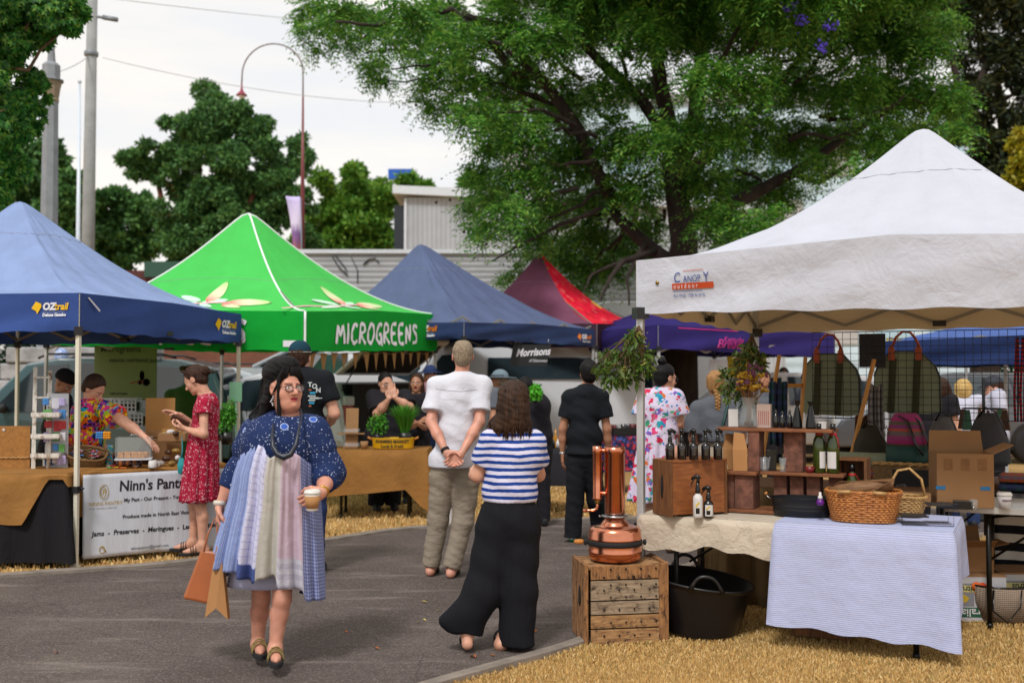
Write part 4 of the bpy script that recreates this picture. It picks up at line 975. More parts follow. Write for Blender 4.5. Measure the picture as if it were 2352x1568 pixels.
 mb = MB(); mb.tube([(pk.x, pk.y, pk.z-.55), (pk.x, pk.y, pk.z-.05)], .02, 8)
 for i in range(4):
  g = (C[i]-o)*.98; mb.bar((g.x, g.y, P[i][3]-.06), (pk.x, pk.y, pk.z-.5), .014, .026)
 mb.build('centre_pole', m_strut, t); return info
def valtext(info, side, s, u0, v0, wm, hm, L, H, mat, size, flip=False, **kw):
 """print s on a valance; u0, v0 start (fractions), L and H the length and height of the valance in metres"""
 vf = info['side'][side]
 def fn(x, y):
  u = u0+x/L if not flip else u0-x/L
  return vf(min(.999, max(0.001, u)), min(1, max(0, v0-y/H)), .009)
 return lettering(s, info['t'], mat, fn, size, **kw)
def rect_on(info, side, u0, v0, u1, v1, mat, name='printed_panel', off=.006, nu=8, poly=None):
 vf = info['side'][side]; mb = MB()
 if poly: mb.add([vf(u, v, off) for u, v in poly], [tuple(range(len(poly)))])
 else: mb.grid(lambda a, b: vf(u0+(u1-u0)*a, v0+(v1-v0)*b, off), nu, 3)
 return mb.build(name, mat, info['t'])
def corners4(x0, y0, phi, a, b=None):
 """near, right, far, left corners of a square turned by phi degrees"""
 b = b or a; c, s = math.cos(R_(phi)), math.sin(R_(phi))
 n = (x0, y0); r = (x0+a*s, y0+a*c); l = (x0-b*c, y0+b*s); f = (r[0]-b*c, r[1]+b*s); return n, r, f, l
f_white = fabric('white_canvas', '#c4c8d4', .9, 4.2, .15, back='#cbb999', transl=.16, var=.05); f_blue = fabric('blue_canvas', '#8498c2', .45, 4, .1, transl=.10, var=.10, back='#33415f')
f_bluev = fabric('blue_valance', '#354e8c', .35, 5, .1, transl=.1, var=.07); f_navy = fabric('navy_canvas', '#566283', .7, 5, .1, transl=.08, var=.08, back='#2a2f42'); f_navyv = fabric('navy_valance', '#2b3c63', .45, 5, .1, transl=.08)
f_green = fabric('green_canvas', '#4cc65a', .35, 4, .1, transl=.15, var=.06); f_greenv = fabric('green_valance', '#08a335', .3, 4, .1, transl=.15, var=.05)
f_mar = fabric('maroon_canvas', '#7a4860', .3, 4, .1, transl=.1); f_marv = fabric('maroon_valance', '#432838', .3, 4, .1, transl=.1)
f_pur = fabric('purple_canvas', '#30276c', .4, 4, .1, transl=.12); f_lav = fabric('lavender_canvas', '#8f8cc0', .4, 4, .1, transl=.12)
f_red = floral('red_printed_canvas', '#ee1438', ['#f02a48', '#f04a3a', '#ea1236', '#d80f30', '#f06060'], 7, .5, 1.3, ['#e8c850', '#ee1438', '#ea1a38', '#ee1438', '#e01434'], .22)
m_logoY = M('logo_yellow', '#e8b808', .5, var=0); m_white = M('white_print', '#dcdce4', .6, var=0); m_logoO = M('logo_orange', '#e07c10', .5, var=0); m_navyp = M('navy_print', '#183c8c', .6, var=0); m_orgp = M('rust_print', '#b84318', .6, var=0); m_pink = M('pink_print', '#c42a86', .6, var=0); m_greyp = M('grey_print', '#8d97b5', .6, var=0)
FL = Vector((.772, 6.49, 0)); sv = Vector((1.34, 2.68, 0)); rv = Vector((2.68, -1.34, 0))
wc = [FL, FL+rv, FL+rv+sv, FL+sv]
WP = [(wc[0].x, wc[0].y, 1.93, 2.255), (wc[1].x, wc[1].y, 1.90, 2.25), (wc[2].x, wc[2].y, 1.93, 2.25), (wc[3].x, wc[3].y, 1.915, 2.24)]
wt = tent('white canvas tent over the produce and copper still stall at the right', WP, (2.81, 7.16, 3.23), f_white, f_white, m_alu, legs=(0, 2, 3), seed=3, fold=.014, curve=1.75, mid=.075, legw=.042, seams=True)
Ls, Hs = 3.0, .34
def wtx(s, u0, v0, size, mat, **kw): return valtext(wt, 0, s, u0, v0, 1, 1, Ls, Hs, mat, size, **kw)
wtx('C', .080, .47, .088, m_navyp, width=.70); wtx('ANOP', .0995, .47, .057, m_navyp, width=.68); wtx('Y', .141, .48, .081, m_navyp, width=.72)
rect_on(wt, 0, .076, .485, .161, .59, m_orgp, 'logo_bar'); wtx('outdoor', .079, .575, .040, m_white, space=1.62, width=.71).data.transform(Matrix.Translation(Vector((0, -.003, 0))))
rect_on(wt, 0, .099, .265, .141, .275, m_orgp, 'logo_stroke'); wtx('www.canopyoutdoor.com.au', .079, .64, .0195, m_navyp, space=1.12, width=.67); wtx('Aus Wide: 1300 94 69 92', .078, .73, .029, m_navyp, width=.65)
mb = MB(); p = wt['side'][0](.045, .45, .004); d = Vector((-.447, -.894, 0)); mb.tube([p, p+d*.006], .011, 14); mb.build('eyelet', M('brass', '#8d7434', .3, .9, var=.05), wt['t'])
n_, r_, fr_, l_ = corners4(-3.53, 8.59, 13.2, 2.75)
BP = [(n_[0], n_[1], 1.91, 2.22), (r_[0], r_[1], 1.89, 2.20), (fr_[0], fr_[1], 1.89, 2.20), (l_[0], l_[1], 1.89, 2.20)]
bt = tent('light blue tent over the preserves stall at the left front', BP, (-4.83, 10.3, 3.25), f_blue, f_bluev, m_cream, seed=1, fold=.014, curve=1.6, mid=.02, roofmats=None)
def ozlogo(info, side, u, v, s, L, H, flip=False, col=None):
 g = -1 if flip else 1; mb = MB(); vf = info['side'][side]
 def q(x, y): return vf(u+g*x*s/L, v-y*s/H, .008)
 mb.add([q(0, .35), q(.45, .95), q(.95, .75), q(.45, .1)], [(0, 1, 2, 3)]); mb.add([q(.45, .1), q(.95, .75), q(.98, .5), q(.55, -.15)], [(0, 1, 2, 3)]); mb.build('logo_mark', col or m_logoY, info['t'])
 valtext(info, side, 'OZ', u+g*1.08*s/L, v-.22*s/H, 1, 1, L, H, m_white, s*.85, flip, shear=.2, bold=.012*s*4)
 valtext(info, side, 'trail', u+g*2.25*s/L, v-.22*s/H, 1, 1, L, H, col or m_logoY, s*.85, flip, shear=.2, bold=.006*s*4)
 valtext(info, side, 'Deluxe Gazebo', u+g*1.1*s/L, v+.36*s/H, 1, 1, L, H, m_white, s*.38, flip, bold=.004*s*4, width=.98)
 valtext(info, side, 'www.oztrail.com.au', u+g*1.1*s/L, v+.05*s/H, 1, 1, L, H, m_greyp, s*.22, flip, width=1.25)
ozlogo(bt, 3, .84, .5, .095, 2.75, .32); ozlogo(bt, 0, .80, .6, .115, 2.75, .31)
mb = MB(); A = bt['side'][0]; mb.add([A(.03, .12, .012), A(.035, .1, .012), A(.085, .42, .03), A(.08, .46, .03)], [(0, 1, 2, 3)]); mb.build('pull_tab', m_bluev if False else M('pull_tab', '#c8c8cc', .5), bt['t'], solid=.003)
n_, r_, fr_, l_ = corners4(-2.19, 11.08, 19.8, 3.45)
GP = [(n_[0], n_[1], 1.80, 2.22), (r_[0], r_[1], 1.88, 2.37), (fr_[0], fr_[1], 1.88, 2.35), (l_[0], l_[1], 1.90, 2.26)]
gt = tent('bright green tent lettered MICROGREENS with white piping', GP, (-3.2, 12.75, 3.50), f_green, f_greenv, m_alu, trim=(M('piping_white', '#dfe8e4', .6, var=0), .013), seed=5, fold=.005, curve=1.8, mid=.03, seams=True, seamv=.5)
def brush(info, side, s, u0, v0, size, L, H, mat, flip=False, jit=.06):
 """hand brushed capitals from strokes"""
 G_ = {'M': [[(0, 0), (.12, 1), (.36, .3), (.6, 1), (.75, 0)]], 'I': [[(.1, 0), (.13, 1)]], 'C': [[(.6, .85), (.35, 1), (.08, .6), (.1, .2), (.35, 0), (.62, .15)]], 'R': [[(.08, 0), (.1, 1), (.5, .92), (.52, .6), (.12, .48), (.62, 0)]],
  'O': [[(.35, 1), (.05, .6), (.1, .12), (.4, 0), (.68, .4), (.6, .85), (.35, 1)]], 'G': [[(.6, .88), (.35, 1), (.08, .6), (.1, .2), (.38, 0), (.55, .2), (.56, .45), (.3, .45)], [(.56, .45), (.6, -.12)]], 'E': [[(.6, 1), (.1, .97), (.08, .02), (.6, .0)], [(.1, .5), (.5, .53)]], 'N': [[(.05, 0), (.1, 1), (.5, .05), (.56, 1)]], 'S': [[(.58, .85), (.3, 1), (.1, .78), (.5, .42), (.48, .1), (.05, .05)]],
  'W': [[(0, 1), (.15, 0), (.35, .7), (.55, 0), (.75, 1)]]}
 adv = {'M': .92, 'I': .36, 'O': .84, 'W': .9}; x = 0; mb = MB(); vf = info['side'][side]
 for ch in s:
  for st in G_[ch]:
   pts = []
   for i in range(len(st)-1):
    for t in np.linspace(0, 1, 5)[:-1 if i < len(st)-2 else None]:
     pts.append((st[i][0]*(1-t)+st[i+1][0]*t, st[i][1]*(1-t)+st[i+1][1]*t))
   for _ in range(1):
    pts = [pts[0]]+[((pts[i-1][0]+2*pts[i][0]+pts[i+1][0])/4, (pts[i-1][1]+2*pts[i][1]+pts[i+1][1])/4) for i in range(1, len(pts)-1)]+[pts[-1]]
   Vv = []; n = len(pts); w = .085
   for i, (a, b) in enumerate(pts):
    dx = pts[min(n-1, i+1)][0]-pts[max(0, i-1)][0]; dy = pts[min(n-1, i+1)][1]-pts[max(0, i-1)][1]; l = math.hypot(dx, dy)+1e-6; ww = w*(1+.25*math.sin(i*1.3))
    for g in (-1, 1):
     X = (x+a-g*dy/l*ww)*size*1.12; Y = (b+g*dx/l*ww)*size
     u = u0+(-1 if flip else 1)*X/L; Vv.append(vf(min(.999, max(.001, u)), v0-Y/H, .011+.0006*(len(Vv) % 3)))
   mb.add(Vv, [(2*i, 2*i+1, 2*i+3, 2*i+2) for i in range(n-1)])
  x += adv.get(ch, .76)
 return mb.build('lettering', mat, info['t'])
m_wp = M('bright_white_print', '#f2f2f8', .6, var=0)
brush(gt, 0, 'MICROGREENS', .19, .82, .235, 3.45, .46, m_wp)
brush(gt, 3, 'MICROGREENS', .12, .85, .26, 3.45, .42, m_white)
rect_on(gt, 3, .93, .74, .975, .90, m_white, 'maker_label')
def roofpt(P, pk, i, u, v, off=.02, curve=1.8, mid=.03, capr=.035):
 a, b = P[i], P[(i+1) % 4]; q = 1-v; gx = a[0]+(b[0]-a[0])*u; gy = a[1]+(b[1]-a[1])*u; zt = a[3]+(b[3]-a[3])*u; zt += mid*(1-abs(2*u-1))*q**3
 r = (math.sqrt(q*q+capr*capr)-capr)/(math.sqrt(1+capr*capr)-capr); c_ = curve*(1-.10*(1-(abs(u-.5)*2)**2)); h = (1-r)**c_
 nx, ny = (b[1]-a[1]), -(b[0]-a[0]); l = math.hypot(nx, ny); nx /= l; ny /= l
 if nx*((a[0]+b[0])/2-pk[0])+ny*((a[1]+b[1])/2-pk[1]) < 0: nx, ny = -nx, -ny
 return Vector((pk[0]+(gx-pk[0])*q+nx*off*.6, pk[1]+(gy-pk[1])*q+ny*off*.6, zt+(pk[2]-zt)*h+off))
m_leafA = NT('seedling_print'); vv_ = m_leafA.co('UV'); sp_ = m_leafA.n('ShaderNodeSeparateXYZ'); m_leafA.l(vv_, sp_.inputs[0]); m_leafA.setc(m_leafA.ramp(sp_.outputs[0], [(0, hx('#d8483c')), (.25, hx('#e6b39a')), (.5, hx('#d9e3b4')), (.9, hx('#b5d88a')), (1, hx('#5f7a3c'))])); m_leafA = m_leafA.m
m_leafB = M('seedling_pale', '#bfe6cc', .6, var=.1, scale=8); m_leafC = M('seedling_stem', '#e0a0ae', .6, var=.1)
def seedling(side, cu, cv, flip=1, sx=1.0):
 o = gt['t'].location
 def q(x, y): return roofpt(GP, (-3.2, 12.75, 3.50), side, cu+flip*x*sx*1.35, cv+y*1.3, .008)-Vector((o.x, o.y, 0))
 def petal(x0, y0, x1, y1, w, m, nm):
  mb = MB()
  def fn(u, v):
   a = math.sin(math.pi*min(1, max(0, u**.8)))**.6*w*(v-.5)*2; dx, dy = x1-x0, y1-y0; l = math.hypot(dx, dy); return q(x0+dx*u-dy/l*a*.6, y0+dy*u+dx/l*a)
  mb.grid(fn, 10, 6); mb.build(nm, m, gt['t'])
 petal(.0, .0, .05, .19, .052, m_leafA, 'seedling_leaf'); petal(.08, -.01, .28, .02, .038, m_leafA, 'seedling_leaf'); petal(.07, -.02, .15, -.075, .03, m_leafA, 'seedling_leaf')
 petal(-.03, .01, -.15, .07, .022, m_leafB, 'seedling_leaf'); petal(-.03, -.01, -.17, -.04, .022, m_leafB, 'seedling_leaf'); petal(-.02, -.005, .09, .03, .024, m_leafB, 'seedling_leaf'); petal(-.02, -.02, .04, -.07, .02, m_leafB, 'seedling_leaf')
 mb = MB()
 V = []
 for i, x in enumerate(np.linspace(-.36, .1, 12)): V += [q(x, -.01+.01*math.sin(x*20)-.008), q(x, -.01+.01*math.sin(x*20)+.008)]
 mb.add(V, [(2*i, 2*i+1, 2*i+3, 2*i+2) for i in range(11)]); mb.build('seedling_stem', m_leafC, gt['t'])
seedling(3, .60, .22, 1, .85); seedling(0, .40, .18, 1, 1.0)
n_, r_, fr_, l_ = corners4(-.62, 13.6, 38.5, 3.0)
NP = [(n_[0], n_[1], 2.02, 2.23), (r_[0], r_[1], 1.98, 2.24), (fr_[0], fr_[1], 2.0, 2.24), (l_[0], l_[1], 2.0, 2.24)]
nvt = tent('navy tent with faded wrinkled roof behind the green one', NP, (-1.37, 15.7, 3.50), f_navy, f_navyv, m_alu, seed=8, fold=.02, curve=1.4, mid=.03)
ozlogo(nvt, 0, .84, .66, .10, 3.0, .27, col=m_logoO); ozlogo(nvt, 3, .70, .62, .12, 3.0, .22, col=m_logoO)
mp_n, mp_r = (1.37, 17.0), (2.66, 19.7)
MP = [(1.37, 17.0, 1.99, 2.38), (2.66, 19.7, 2.1, 2.46), (-.04, 21.0, 2.0, 2.4), (-1.33, 18.3, 2.0, 2.4)]
mt = tent('maroon tent with one bright red patterned roof side', MP, (.50, 19.0, 3.74), f_mar, f_marv, m_alu, seed=2, fold=.01, curve=1.8, mid=.02, roofmats=[f_red, f_red, f_mar, f_mar], capr=.02)
valtext(mt, 0, 'Panth', .40, .66, 1, 1, 3.0, .38, m_greyp, .20, shear=.15)
PP = [(2.15, 15.5, 1.94, 2.29), (5.35, 17.5, 1.84, 2.22), (3.9, 20.3, 1.9, 2.25), (.9, 18.6, 1.9, 2.25)]
pt = tent('purple tent with pink script on its long valance', PP, (3.2, 18.0, 3.05), f_pur, f_pur, m_alu, seed=4, fold=.02, curve=1.3, mid=.0)
def script(info, side, s, u, v, size, L, H, mat, **kw): return valtext(info, side, s, u, v, 1, 1, L, H, mat, size, shear=.35, **kw)
script(pt, 0, 'Bread', .30, .84, .20, 3.7, .37, m_pink, width=1.05); script(pt, 0, 'Kentucky', .34, .58, .13, 3.7, .37, m_pink, width=.8)
rect_on(pt, 0, .10, .07, .42, .11, m_pink, 'pink_line')
LP_ = [(5.6, 12.0, 1.90, 2.2), (8.4, 11.0, 1.9, 2.2), (9.2, 13.9, 1.9, 2.2), (6.4, 14.9, 1.9, 2.2)]
tent('lavender tent whose tip shows behind the white canopy', LP_, (7.05, 14.4, 4.02), f_lav, f_lav, m_alu, seed=6, fold=.015, curve=1.3)
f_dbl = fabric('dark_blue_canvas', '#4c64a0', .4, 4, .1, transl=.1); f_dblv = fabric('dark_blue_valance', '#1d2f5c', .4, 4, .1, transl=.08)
DP = [(4.15, 12.3, 1.60, 1.88), (7.9, 11.6, 1.66, 1.98), (8.4, 14.4, 1.7, 2.0), (4.8, 15.0, 1.6, 1.9)]
DP = [(4.2, 11.9, 1.66, 1.93), (7.6, 9.9, 1.66, 1.95), (8.4, 11.6, 1.7, 2.0), (5.2, 13.6, 1.64, 1.92)]
tent('dark blue tent with low valance seen through the mesh at the right', DP, (6.3, 11.8, 2.45), f_dbl, f_dblv, m_alu, seed=9, fold=.02, curve=1.3)
m_jute = fabric('jute', '#a47c4c', .3, 30, .6, transl=.2, wscale=260)
o = gt['t'].location; vf = gt['side'][0]
bun = thing('bunting', 'string of small brown hessian pennants hanging below the green valance', 'bunting', (GP[0][0], GP[0][1], 1.8))
bo = Vector(bun.location)
def bp(u, dz=0): p = vf(u, 1.0, -.06)+Vector((o.x, o.y, 0))-bo; p.z += dz; return p
mb = MB(); mb.tube([bp(.06+.9*i/40, -.015-.02*abs(math.sin(i*.55))) for i in range(41)], .004, 5); mb.build('cord', m_jute, bun)
for i in range(13):
 u = .075+i*.072; ln = (.26, .28, .24, .20, .22, .25, .24, .22, .24, .2, .18, .24, .2)[i]; w = .042*(1 if i < 6 else .8)
 a, b, c = bp(u-w/2, -.02), bp(u+w/2, -.02), bp(u+random.uniform(-.008, .008), -ln); mb = MB(); c.y -= .02*random.random()
 mb.add([a, b, (b*.5+c*.5)+Vector((0, -.008, 0)), c, (a*.5+c*.5)+Vector((0, -.008, 0))], [(0, 1, 2, 4), (4, 2, 3)]); mb.build('pennant', m_jute, bun, solid=.003)
def cloth_on(label, corners, ztop, drops, mat, name='tablecloth', wav=.02, period=.22, res=90, group=None, fray=None, flare=.06, seed=1, zmin=.01, uvs=1.0, cat='tablecloth', bdrop=None):
 """corners: four xy points anticlockwise seen from above starting front-left; drops: function(side, t) -> length hanging"""
 C = [Vector((c[0], c[1], 0)) for c in corners]; cen = sum(C, Vector())/4; mb = MB()
 ring = []; dist = 0
 for s in range(4):
  A, B = C[s], C[(s+1) % 4]; n = max(6, int((B-A).length*30)); e = (B-A).normalized(); nr = Vector((e.y, -e.x, 0))
  for i in range(n): ring.append((s, i/n, A.lerp(B, i/n), nr, dist+(B-A).length*i/n, min(i/n, 1-i/n)*(B-A).length))
  dist += (B-A).length
 N_ = len(ring); rows = 14; V = []; U = []
 for r in range(rows+1):
  for j, (s, t, p, nr, dd, ed) in enumerate(ring):
   dr = drops(s, t); f = r/rows; co = math.exp(-(ed/.07)**2)
   s2 = (s-1) % 4 if t < .5 else (s+1) % 4; A2, B2 = C[s2], C[(s2+1) % 4]; e2 = (B2-A2).normalized(); n2 = Vector((e2.y, -e2.x, 0)); nn = (nr+n2*co).normalized()
   w = wav*f*(math.sin(dd*2*math.pi/period+seed+1.5*math.sin(dd*3+seed))+.4*math.sin(dd*4.1*math.pi/period+seed*3))
   off = .006+flare*co*f*dr*2+w+.012*min(1, f*8)
   z = max(zmin, ztop-dr*f) if r else ztop+.006
   q = p-cen+nn*max(off, .005)*(1 if r else .3); V.append((q.x, q.y, z)); U.append((dd*uvs, (dr*f)*uvs))
 F = [(r*N_+j, (r+1)*N_+j, (r+1)*N_+(j+1) % N_, r*N_+(j+1) % N_) for r in range(rows) for j in range(N_)]
 mb.add(V, F, 0, True, U)
 V2 = [(p.x-cen.x, p.y-cen.y, ztop+.007) for (s, t, p, nr, dd, ed) in ring]; U2 = []
 e = (C[1]-C[0]).normalized(); nr = Vector((-e.y, e.x, 0))
 for (s, t, p, n_, dd, ed) in ring: d = p-C[0]; U2.append((d.dot(e), -d.dot(nr)))
 mb.add(V2+[(0, 0, ztop+.007)], [(j, (j+1) % N_, N_) for j in range(N_)], 0, True, U2+[((cen-C[0]).dot(e), -(cen-C[0]).dot(nr))])
 o = mb.build(name, mat, None, (cen.x, cen.y, 0)); return tag(o, label, cat, group)
m_wtop = M('table_white_plastic', '#c6c5c0', .5, var=.06); m_bleg = M('table_black_steel', '#15130f', .4, .4, var=.1)
def trestle(label, corners, ztop, topm, legm, style='x', group='folding trestle tables', inset=.18):
 C = [Vector((c[0], c[1], 0)) for c in corners]; cen = sum(C, Vector())/4; ang = math.atan2((C[1]-C[0]).y, (C[1]-C[0]).x); Lx = (C[1]-C[0]).length; Ly = (C[3]-C[0]).length
 t = thing('trestle_table', label, 'table', (cen.x, cen.y, 0), ang, group)
 mb = MB(); mb.box((0, 0, ztop-.02), (Lx-.01, Ly-.01, .04)); mb.build('tabletop', topm, t, bevel=.006)
 for g in (-1, 1):
  for h in (-1, 1):
   mb = MB(); x = g*(Lx/2-inset); y = h*(Ly/2-.08); mb.tube([(x, y, ztop-.05), (x, y, .35), (x-g*.0, y*1.0, .02)], .016, 8); mb.tube([(x, y, .0), (x, y, .03)], .02, 8); mb.build('leg', legm, t)
  mb = MB(); x = g*(Lx/2-inset); mb.tube([(x, -Ly/2+.08, .22), (x, Ly/2-.08, .22)], .012, 6); mb.tube([(x, -Ly/2+.08, ztop-.1), (x, Ly/2-.08, ztop-.1)], .012, 6); mb.tube([(x, 0, ztop-.1), (x-g*.30, 0, ztop-.045)], .01, 6); mb.tube([(x, 0, .38), (x-g*.42, 0, ztop-.045)], .009, 6); mb.build('brace', legm, t)
 return t
def para(A, dx, dy): # A + unit vectors of white stall
 pass
ru_, su_ = rv.normalized(), sv.normalized()
TF = Vector((.80, 6.44, 0)); TL = 1.72; TD = .70; TZ = .70
def S(a, b, z=0): """white stall coordinates: a metres along the table, b metres back from its front edge"""; p = TF+ru_*a+su_*b; return Vector((p.x, p.y, z))
trestle('folding table with black steel legs under the cream and striped cloths', [S(0, 0), S(TL, 0), S(TL, TD), S(0, TD)], TZ, m_wtop, m_bleg)
f_cream = fabric('cream_linen', '#c4b8a6', .9, 10, .3, transl=.1, var=.1); f_tick = stripes('ticking_stripe', [(.55, '#bcc2de'), (.45, '#98a1c8')], .0110, 'UV', 1, fold=.22, wob=0)
fb = MATS['ticking_stripe']
def dropA(s, t): return {0: .185+.018*math.sin(t*9)+.012*math.sin(t*23), 1: .02, 2: .2, 3: .16}[s]
cloth_on('crumpled cream linen cloth on the left half of the front table', [S(-.02, -.01), S(.86, -.01), S(.86, TD+.01), S(-.02, TD+.01)], TZ, dropA, f_cream, wav=.008, period=.3, flare=.02)
def dropB(s, t): return {0: .57+.045*t+.008*math.sin(t*21), 1: (.62-.30*min(1, t*2.2)) if t < .5 else .33, 2: .3, 3: .05}[s]
cloth_on('blue and white ticking cloth hanging low over the right half of the front table', [S(.80, -.018), S(TL+.02, -.018), S(TL+.02, TD+.01), S(.80, TD+.01)], TZ+.004, dropB, f_tick, wav=.010, period=.5, flare=.035)
f_bw = stripes('bold_black_white', [(.5, '#16181f'), (.5, '#c9c9c6')], .115, 'UV', 1, fold=.4)
WB = lambda a, b: S(a, b)
t2 = [S(1.62, .95), S(3.5, .95), S(3.5, 1.6), S(1.62, 1.6)]
trestle('white topped folding table behind the striped one', t2, .745, m_wtop, m_bleg, inset=.25)
cloth_on('bold black and white striped cloth on the rear side table', [S(1.9, 1.75), S(3.7, 1.75), S(3.7, 2.3), S(1.9, 2.3)], .66, lambda s, t: .40, f_bw, wav=.012, seed=4)
trestle('low dark table carrying the striped cloth behind the white one', [S(1.92, 1.77), S(3.68, 1.77), S(3.68, 2.28), S(1.92, 2.28)], .655, m_bleg, m_bleg)
f_hess = fabric('hessian_drape', '#8a7350', .8, 9, .5, transl=.35, stretch=(6, 6, .6))
def cur(u, v): p = S(.05+1.2*u, .95+.03*math.sin(u*26)+.012*math.sin(u*61), .80-.79*v); return p-S(.05, .95)
mb = MB(); mb.grid(cur, 70, 8); o = mb.build('hessian_curtain', f_hess, None, S(.05, .95), solid=.003); tag(o, 'brown hessian drape hanging behind the legs of the front table', 'curtain')
trestle('inner plank table behind the brown hessian drape', [S(.05, 1.0), S(1.55, 1.0), S(1.55, 1.7), S(.05, 1.7)], .80, wood('plank_dark', '#4a2f1c', '#7a5230', 4, (12, 1, 1)), m_bleg)
m_blackc = fabric('black_tablecloth', '#17161a', .7, 6, .2, transl=.02, stretch=(3, 3, .5)); f_burl = fabric('burlap', '#9c6f3a', .7, 7, .8, transl=.12, var=.15, wscale=260)
pA = [(-5.2, 8.50), (-3.62, 8.58), (-3.62, 9.25), (-5.2, 9.2)]
trestle('folding table under the black and burlap cloths at far left', pA, .735, m_wtop, m_bleg)
cloth_on('long black cloth reaching the grass at the far left table', pA, .738, lambda s, t: .70, m_blackc, wav=.025, period=.35, flare=.10, seed=2)
def dropBu(s, t): return ({0: .39+.015*math.sin(t*19)} if t < .8 else {0: .39-.35*min(1, (t-.8)/.11)}).get(s, .10)
cloth_on('brown burlap runner with frayed edge over the black cloth', [(-5.22, 8.47), (-3.60, 8.55), (-3.60, 9.27), (-5.22, 9.22)], .748, dropBu, f_burl, wav=.012, period=.4, flare=.05)
q0, q1 = Vector((-3.58, 8.80, 0)), Vector((-2.52, 9.48, 0)); qe = (q1-q0).normalized(); qn = Vector((-qe.y, qe.x, 0))
pB = [q0, q1, q1+qn*.6, q0+qn*.6]
trestle('folding table behind the white lettered banner', [tuple(p[:2]) for p in pB], .735, m_wtop, m_bleg)
def dropC(s, t): return (.37 if t < .13 else .05) if s == 0 else (.35 if s == 3 else .1)
cloth_on('burlap cloth on the table behind the white banner', [tuple((p+(-qe*.14 if i in (0, 3) else Vector()))[:2]) for i, p in enumerate(pB)], .745, dropC, f_burl, wav=.008, flare=.03, seed=5)
m_ban = fabric('banner_vinyl', '#c3c7cf', .35, 3, .02, transl=.05, var=.03, rough=.5, stretch=(3, 3, .4)); BL_ = 1.28; BH = .70
ba = q0-qn*.05+qe*.0; bz = .725
bnr = thing('banner', 'white vinyl banner printed for a preserves seller on the left table', 'banner', (ba.x, ba.y, 0))
def bf(x, y, off=0.0):
 """x metres right, y metres down"""
 u = x/BL_; w = .010*math.sin(x*6+.5)*(.2+y)+.012*math.exp(-((x-.62)/.05)**2)*math.sin(y*6)-.006*math.cos(x*21)*y
 p = qe*x-qn*(.012+w+off+.03*y); return Vector((p.x, p.y, bz-y*(.985 if x < .3 else .985-.00*x)))
mb = MB(); mb.grid(lambda u, v: bf(u*BL_, v*BH-.006*math.sin(u*5)*v), 60, 20); mb.build('sheet', m_ban, bnr, solid=.002)
m_ink = M('black_ink', '#14141a', .6, var=0); m_gold = M('gold_ink', '#a98a28', .5, var=0)
def btx(s, x, y, size, mat=m_ink, **kw): return lettering(s, bnr, mat, lambda a, b: bf(x+a, y-b, .004), size, **kw)
btx("Ninn's Pantry", .285, .15, .125, bold=.003, shear=.06, width=.86); btx('My Past - Our Present - Your Future', .325, .245, .044, bold=.001, width=.92); btx('Produce made in North East Victoria', .315, .385, .044, bold=.001, width=.92)
btx('Jams  -  Preserves  -  Meringues  -  Lemon Butter', .07, .515, .058, bold=.0015, shear=.12, width=.90); btx('ninnspantry@gmail.com', .38, .655, .036, shear=.25, width=.9)
btx('NINNS PANTRY', .045, .262, .044, m_gold, width=.86); btx('MY PAST - OUR PRESENT - YOUR FUTURE', .048, .292, .014, width=.84); btx('P', .148, .175, .07, m_gold, shear=.1)
mb = MB()
for (cx_, cy_, rx, ry) in ((.165, .15, .035, .062), (.158, .148, .02, .045)):
 mb = MB(); R0 = [bf(cx_+rx*math.cos(a), cy_+ry*math.sin(a), .006) for a in np.linspace(0, 6.283, 33)]; mb.tube(R0, .0022, 4); mb.build('emblem', m_gold, bnr)
mb = MB(); mb.tube([bf(.15+.022*math.cos(a)*(1-.1*a/6), .63+.028*math.sin(a), .006) for a in np.linspace(0, 6.283, 24)], .003, 4); mb.tube([bf(.15, .61, .006), bf(.185, .655, .006)], .003, 4); mb.build('emblem', m_gold, bnr)
pC = [(-2.05, 11.45), (-.96, 11.5), (-.96, 12.1), (-2.05, 12.05)]
trestle('folding table under the microgreens burlap cloth', pC, .725, m_wtop, m_bleg)
cloth_on('golden brown burlap cloth over the microgreens table', [(-2.10, 11.42), (-.92, 11.47), (-.92, 12.12), (-2.1, 12.1)], .73, lambda s, t: (.50-.10*t if t < .8 else .42+.26*(t-.8)/.2) if s == 0 else (.68-.4*t if s == 1 else .3), f_burl, wav=.015, period=.6, flare=.05, seed=7)
f_dk = fabric('charcoal_cloth', '#2a2a30', .4, 5, .1, transl=.02)
pD = [(.02, 11.9), (.86, 11.75), (.9, 12.4), (.05, 12.5)]
trestle('folding table under the short charcoal cloth', pD, .71, m_wtop, m_bleg)
cloth_on('short charcoal cloth on the table in front of the white van', pD, .715, lambda s, t: .40, f_dk, wav=.008, flare=.03)
f_flt = floral('navy_floral_cloth', '#23264a', ['#a02838', '#b03a4a', '#3a4f8a', '#7a2438'], 22, .5)
pE = [(.95, 13.6), (1.95, 13.9), (1.85, 14.6), (.9, 14.3)]
trestle('folding table under the navy floral cloth', pE, .74, m_wtop, m_bleg); cloth_on('navy and red floral cloth on the far produce table', pE, .745, lambda s, t: .45, f_flt, wav=.01, flare=.03)
m_bh = hairmat('hair_black', '#060507', '#151113'); m_brh = hairmat('hair_brown', '#1c110c', '#4a2f20'); m_dbh = hairmat('hair_darkbrown', '#140d0a', '#4a3222'); m_gh = hairmat('hair_grey', '#6a5b4e', '#a8977f', 160); m_blh = hairmat('hair_blonde', '#7a5632', '#b98d5a'); m_lbh = hairmat('hair_lightblonde', '#a07d48', '#d8b878')
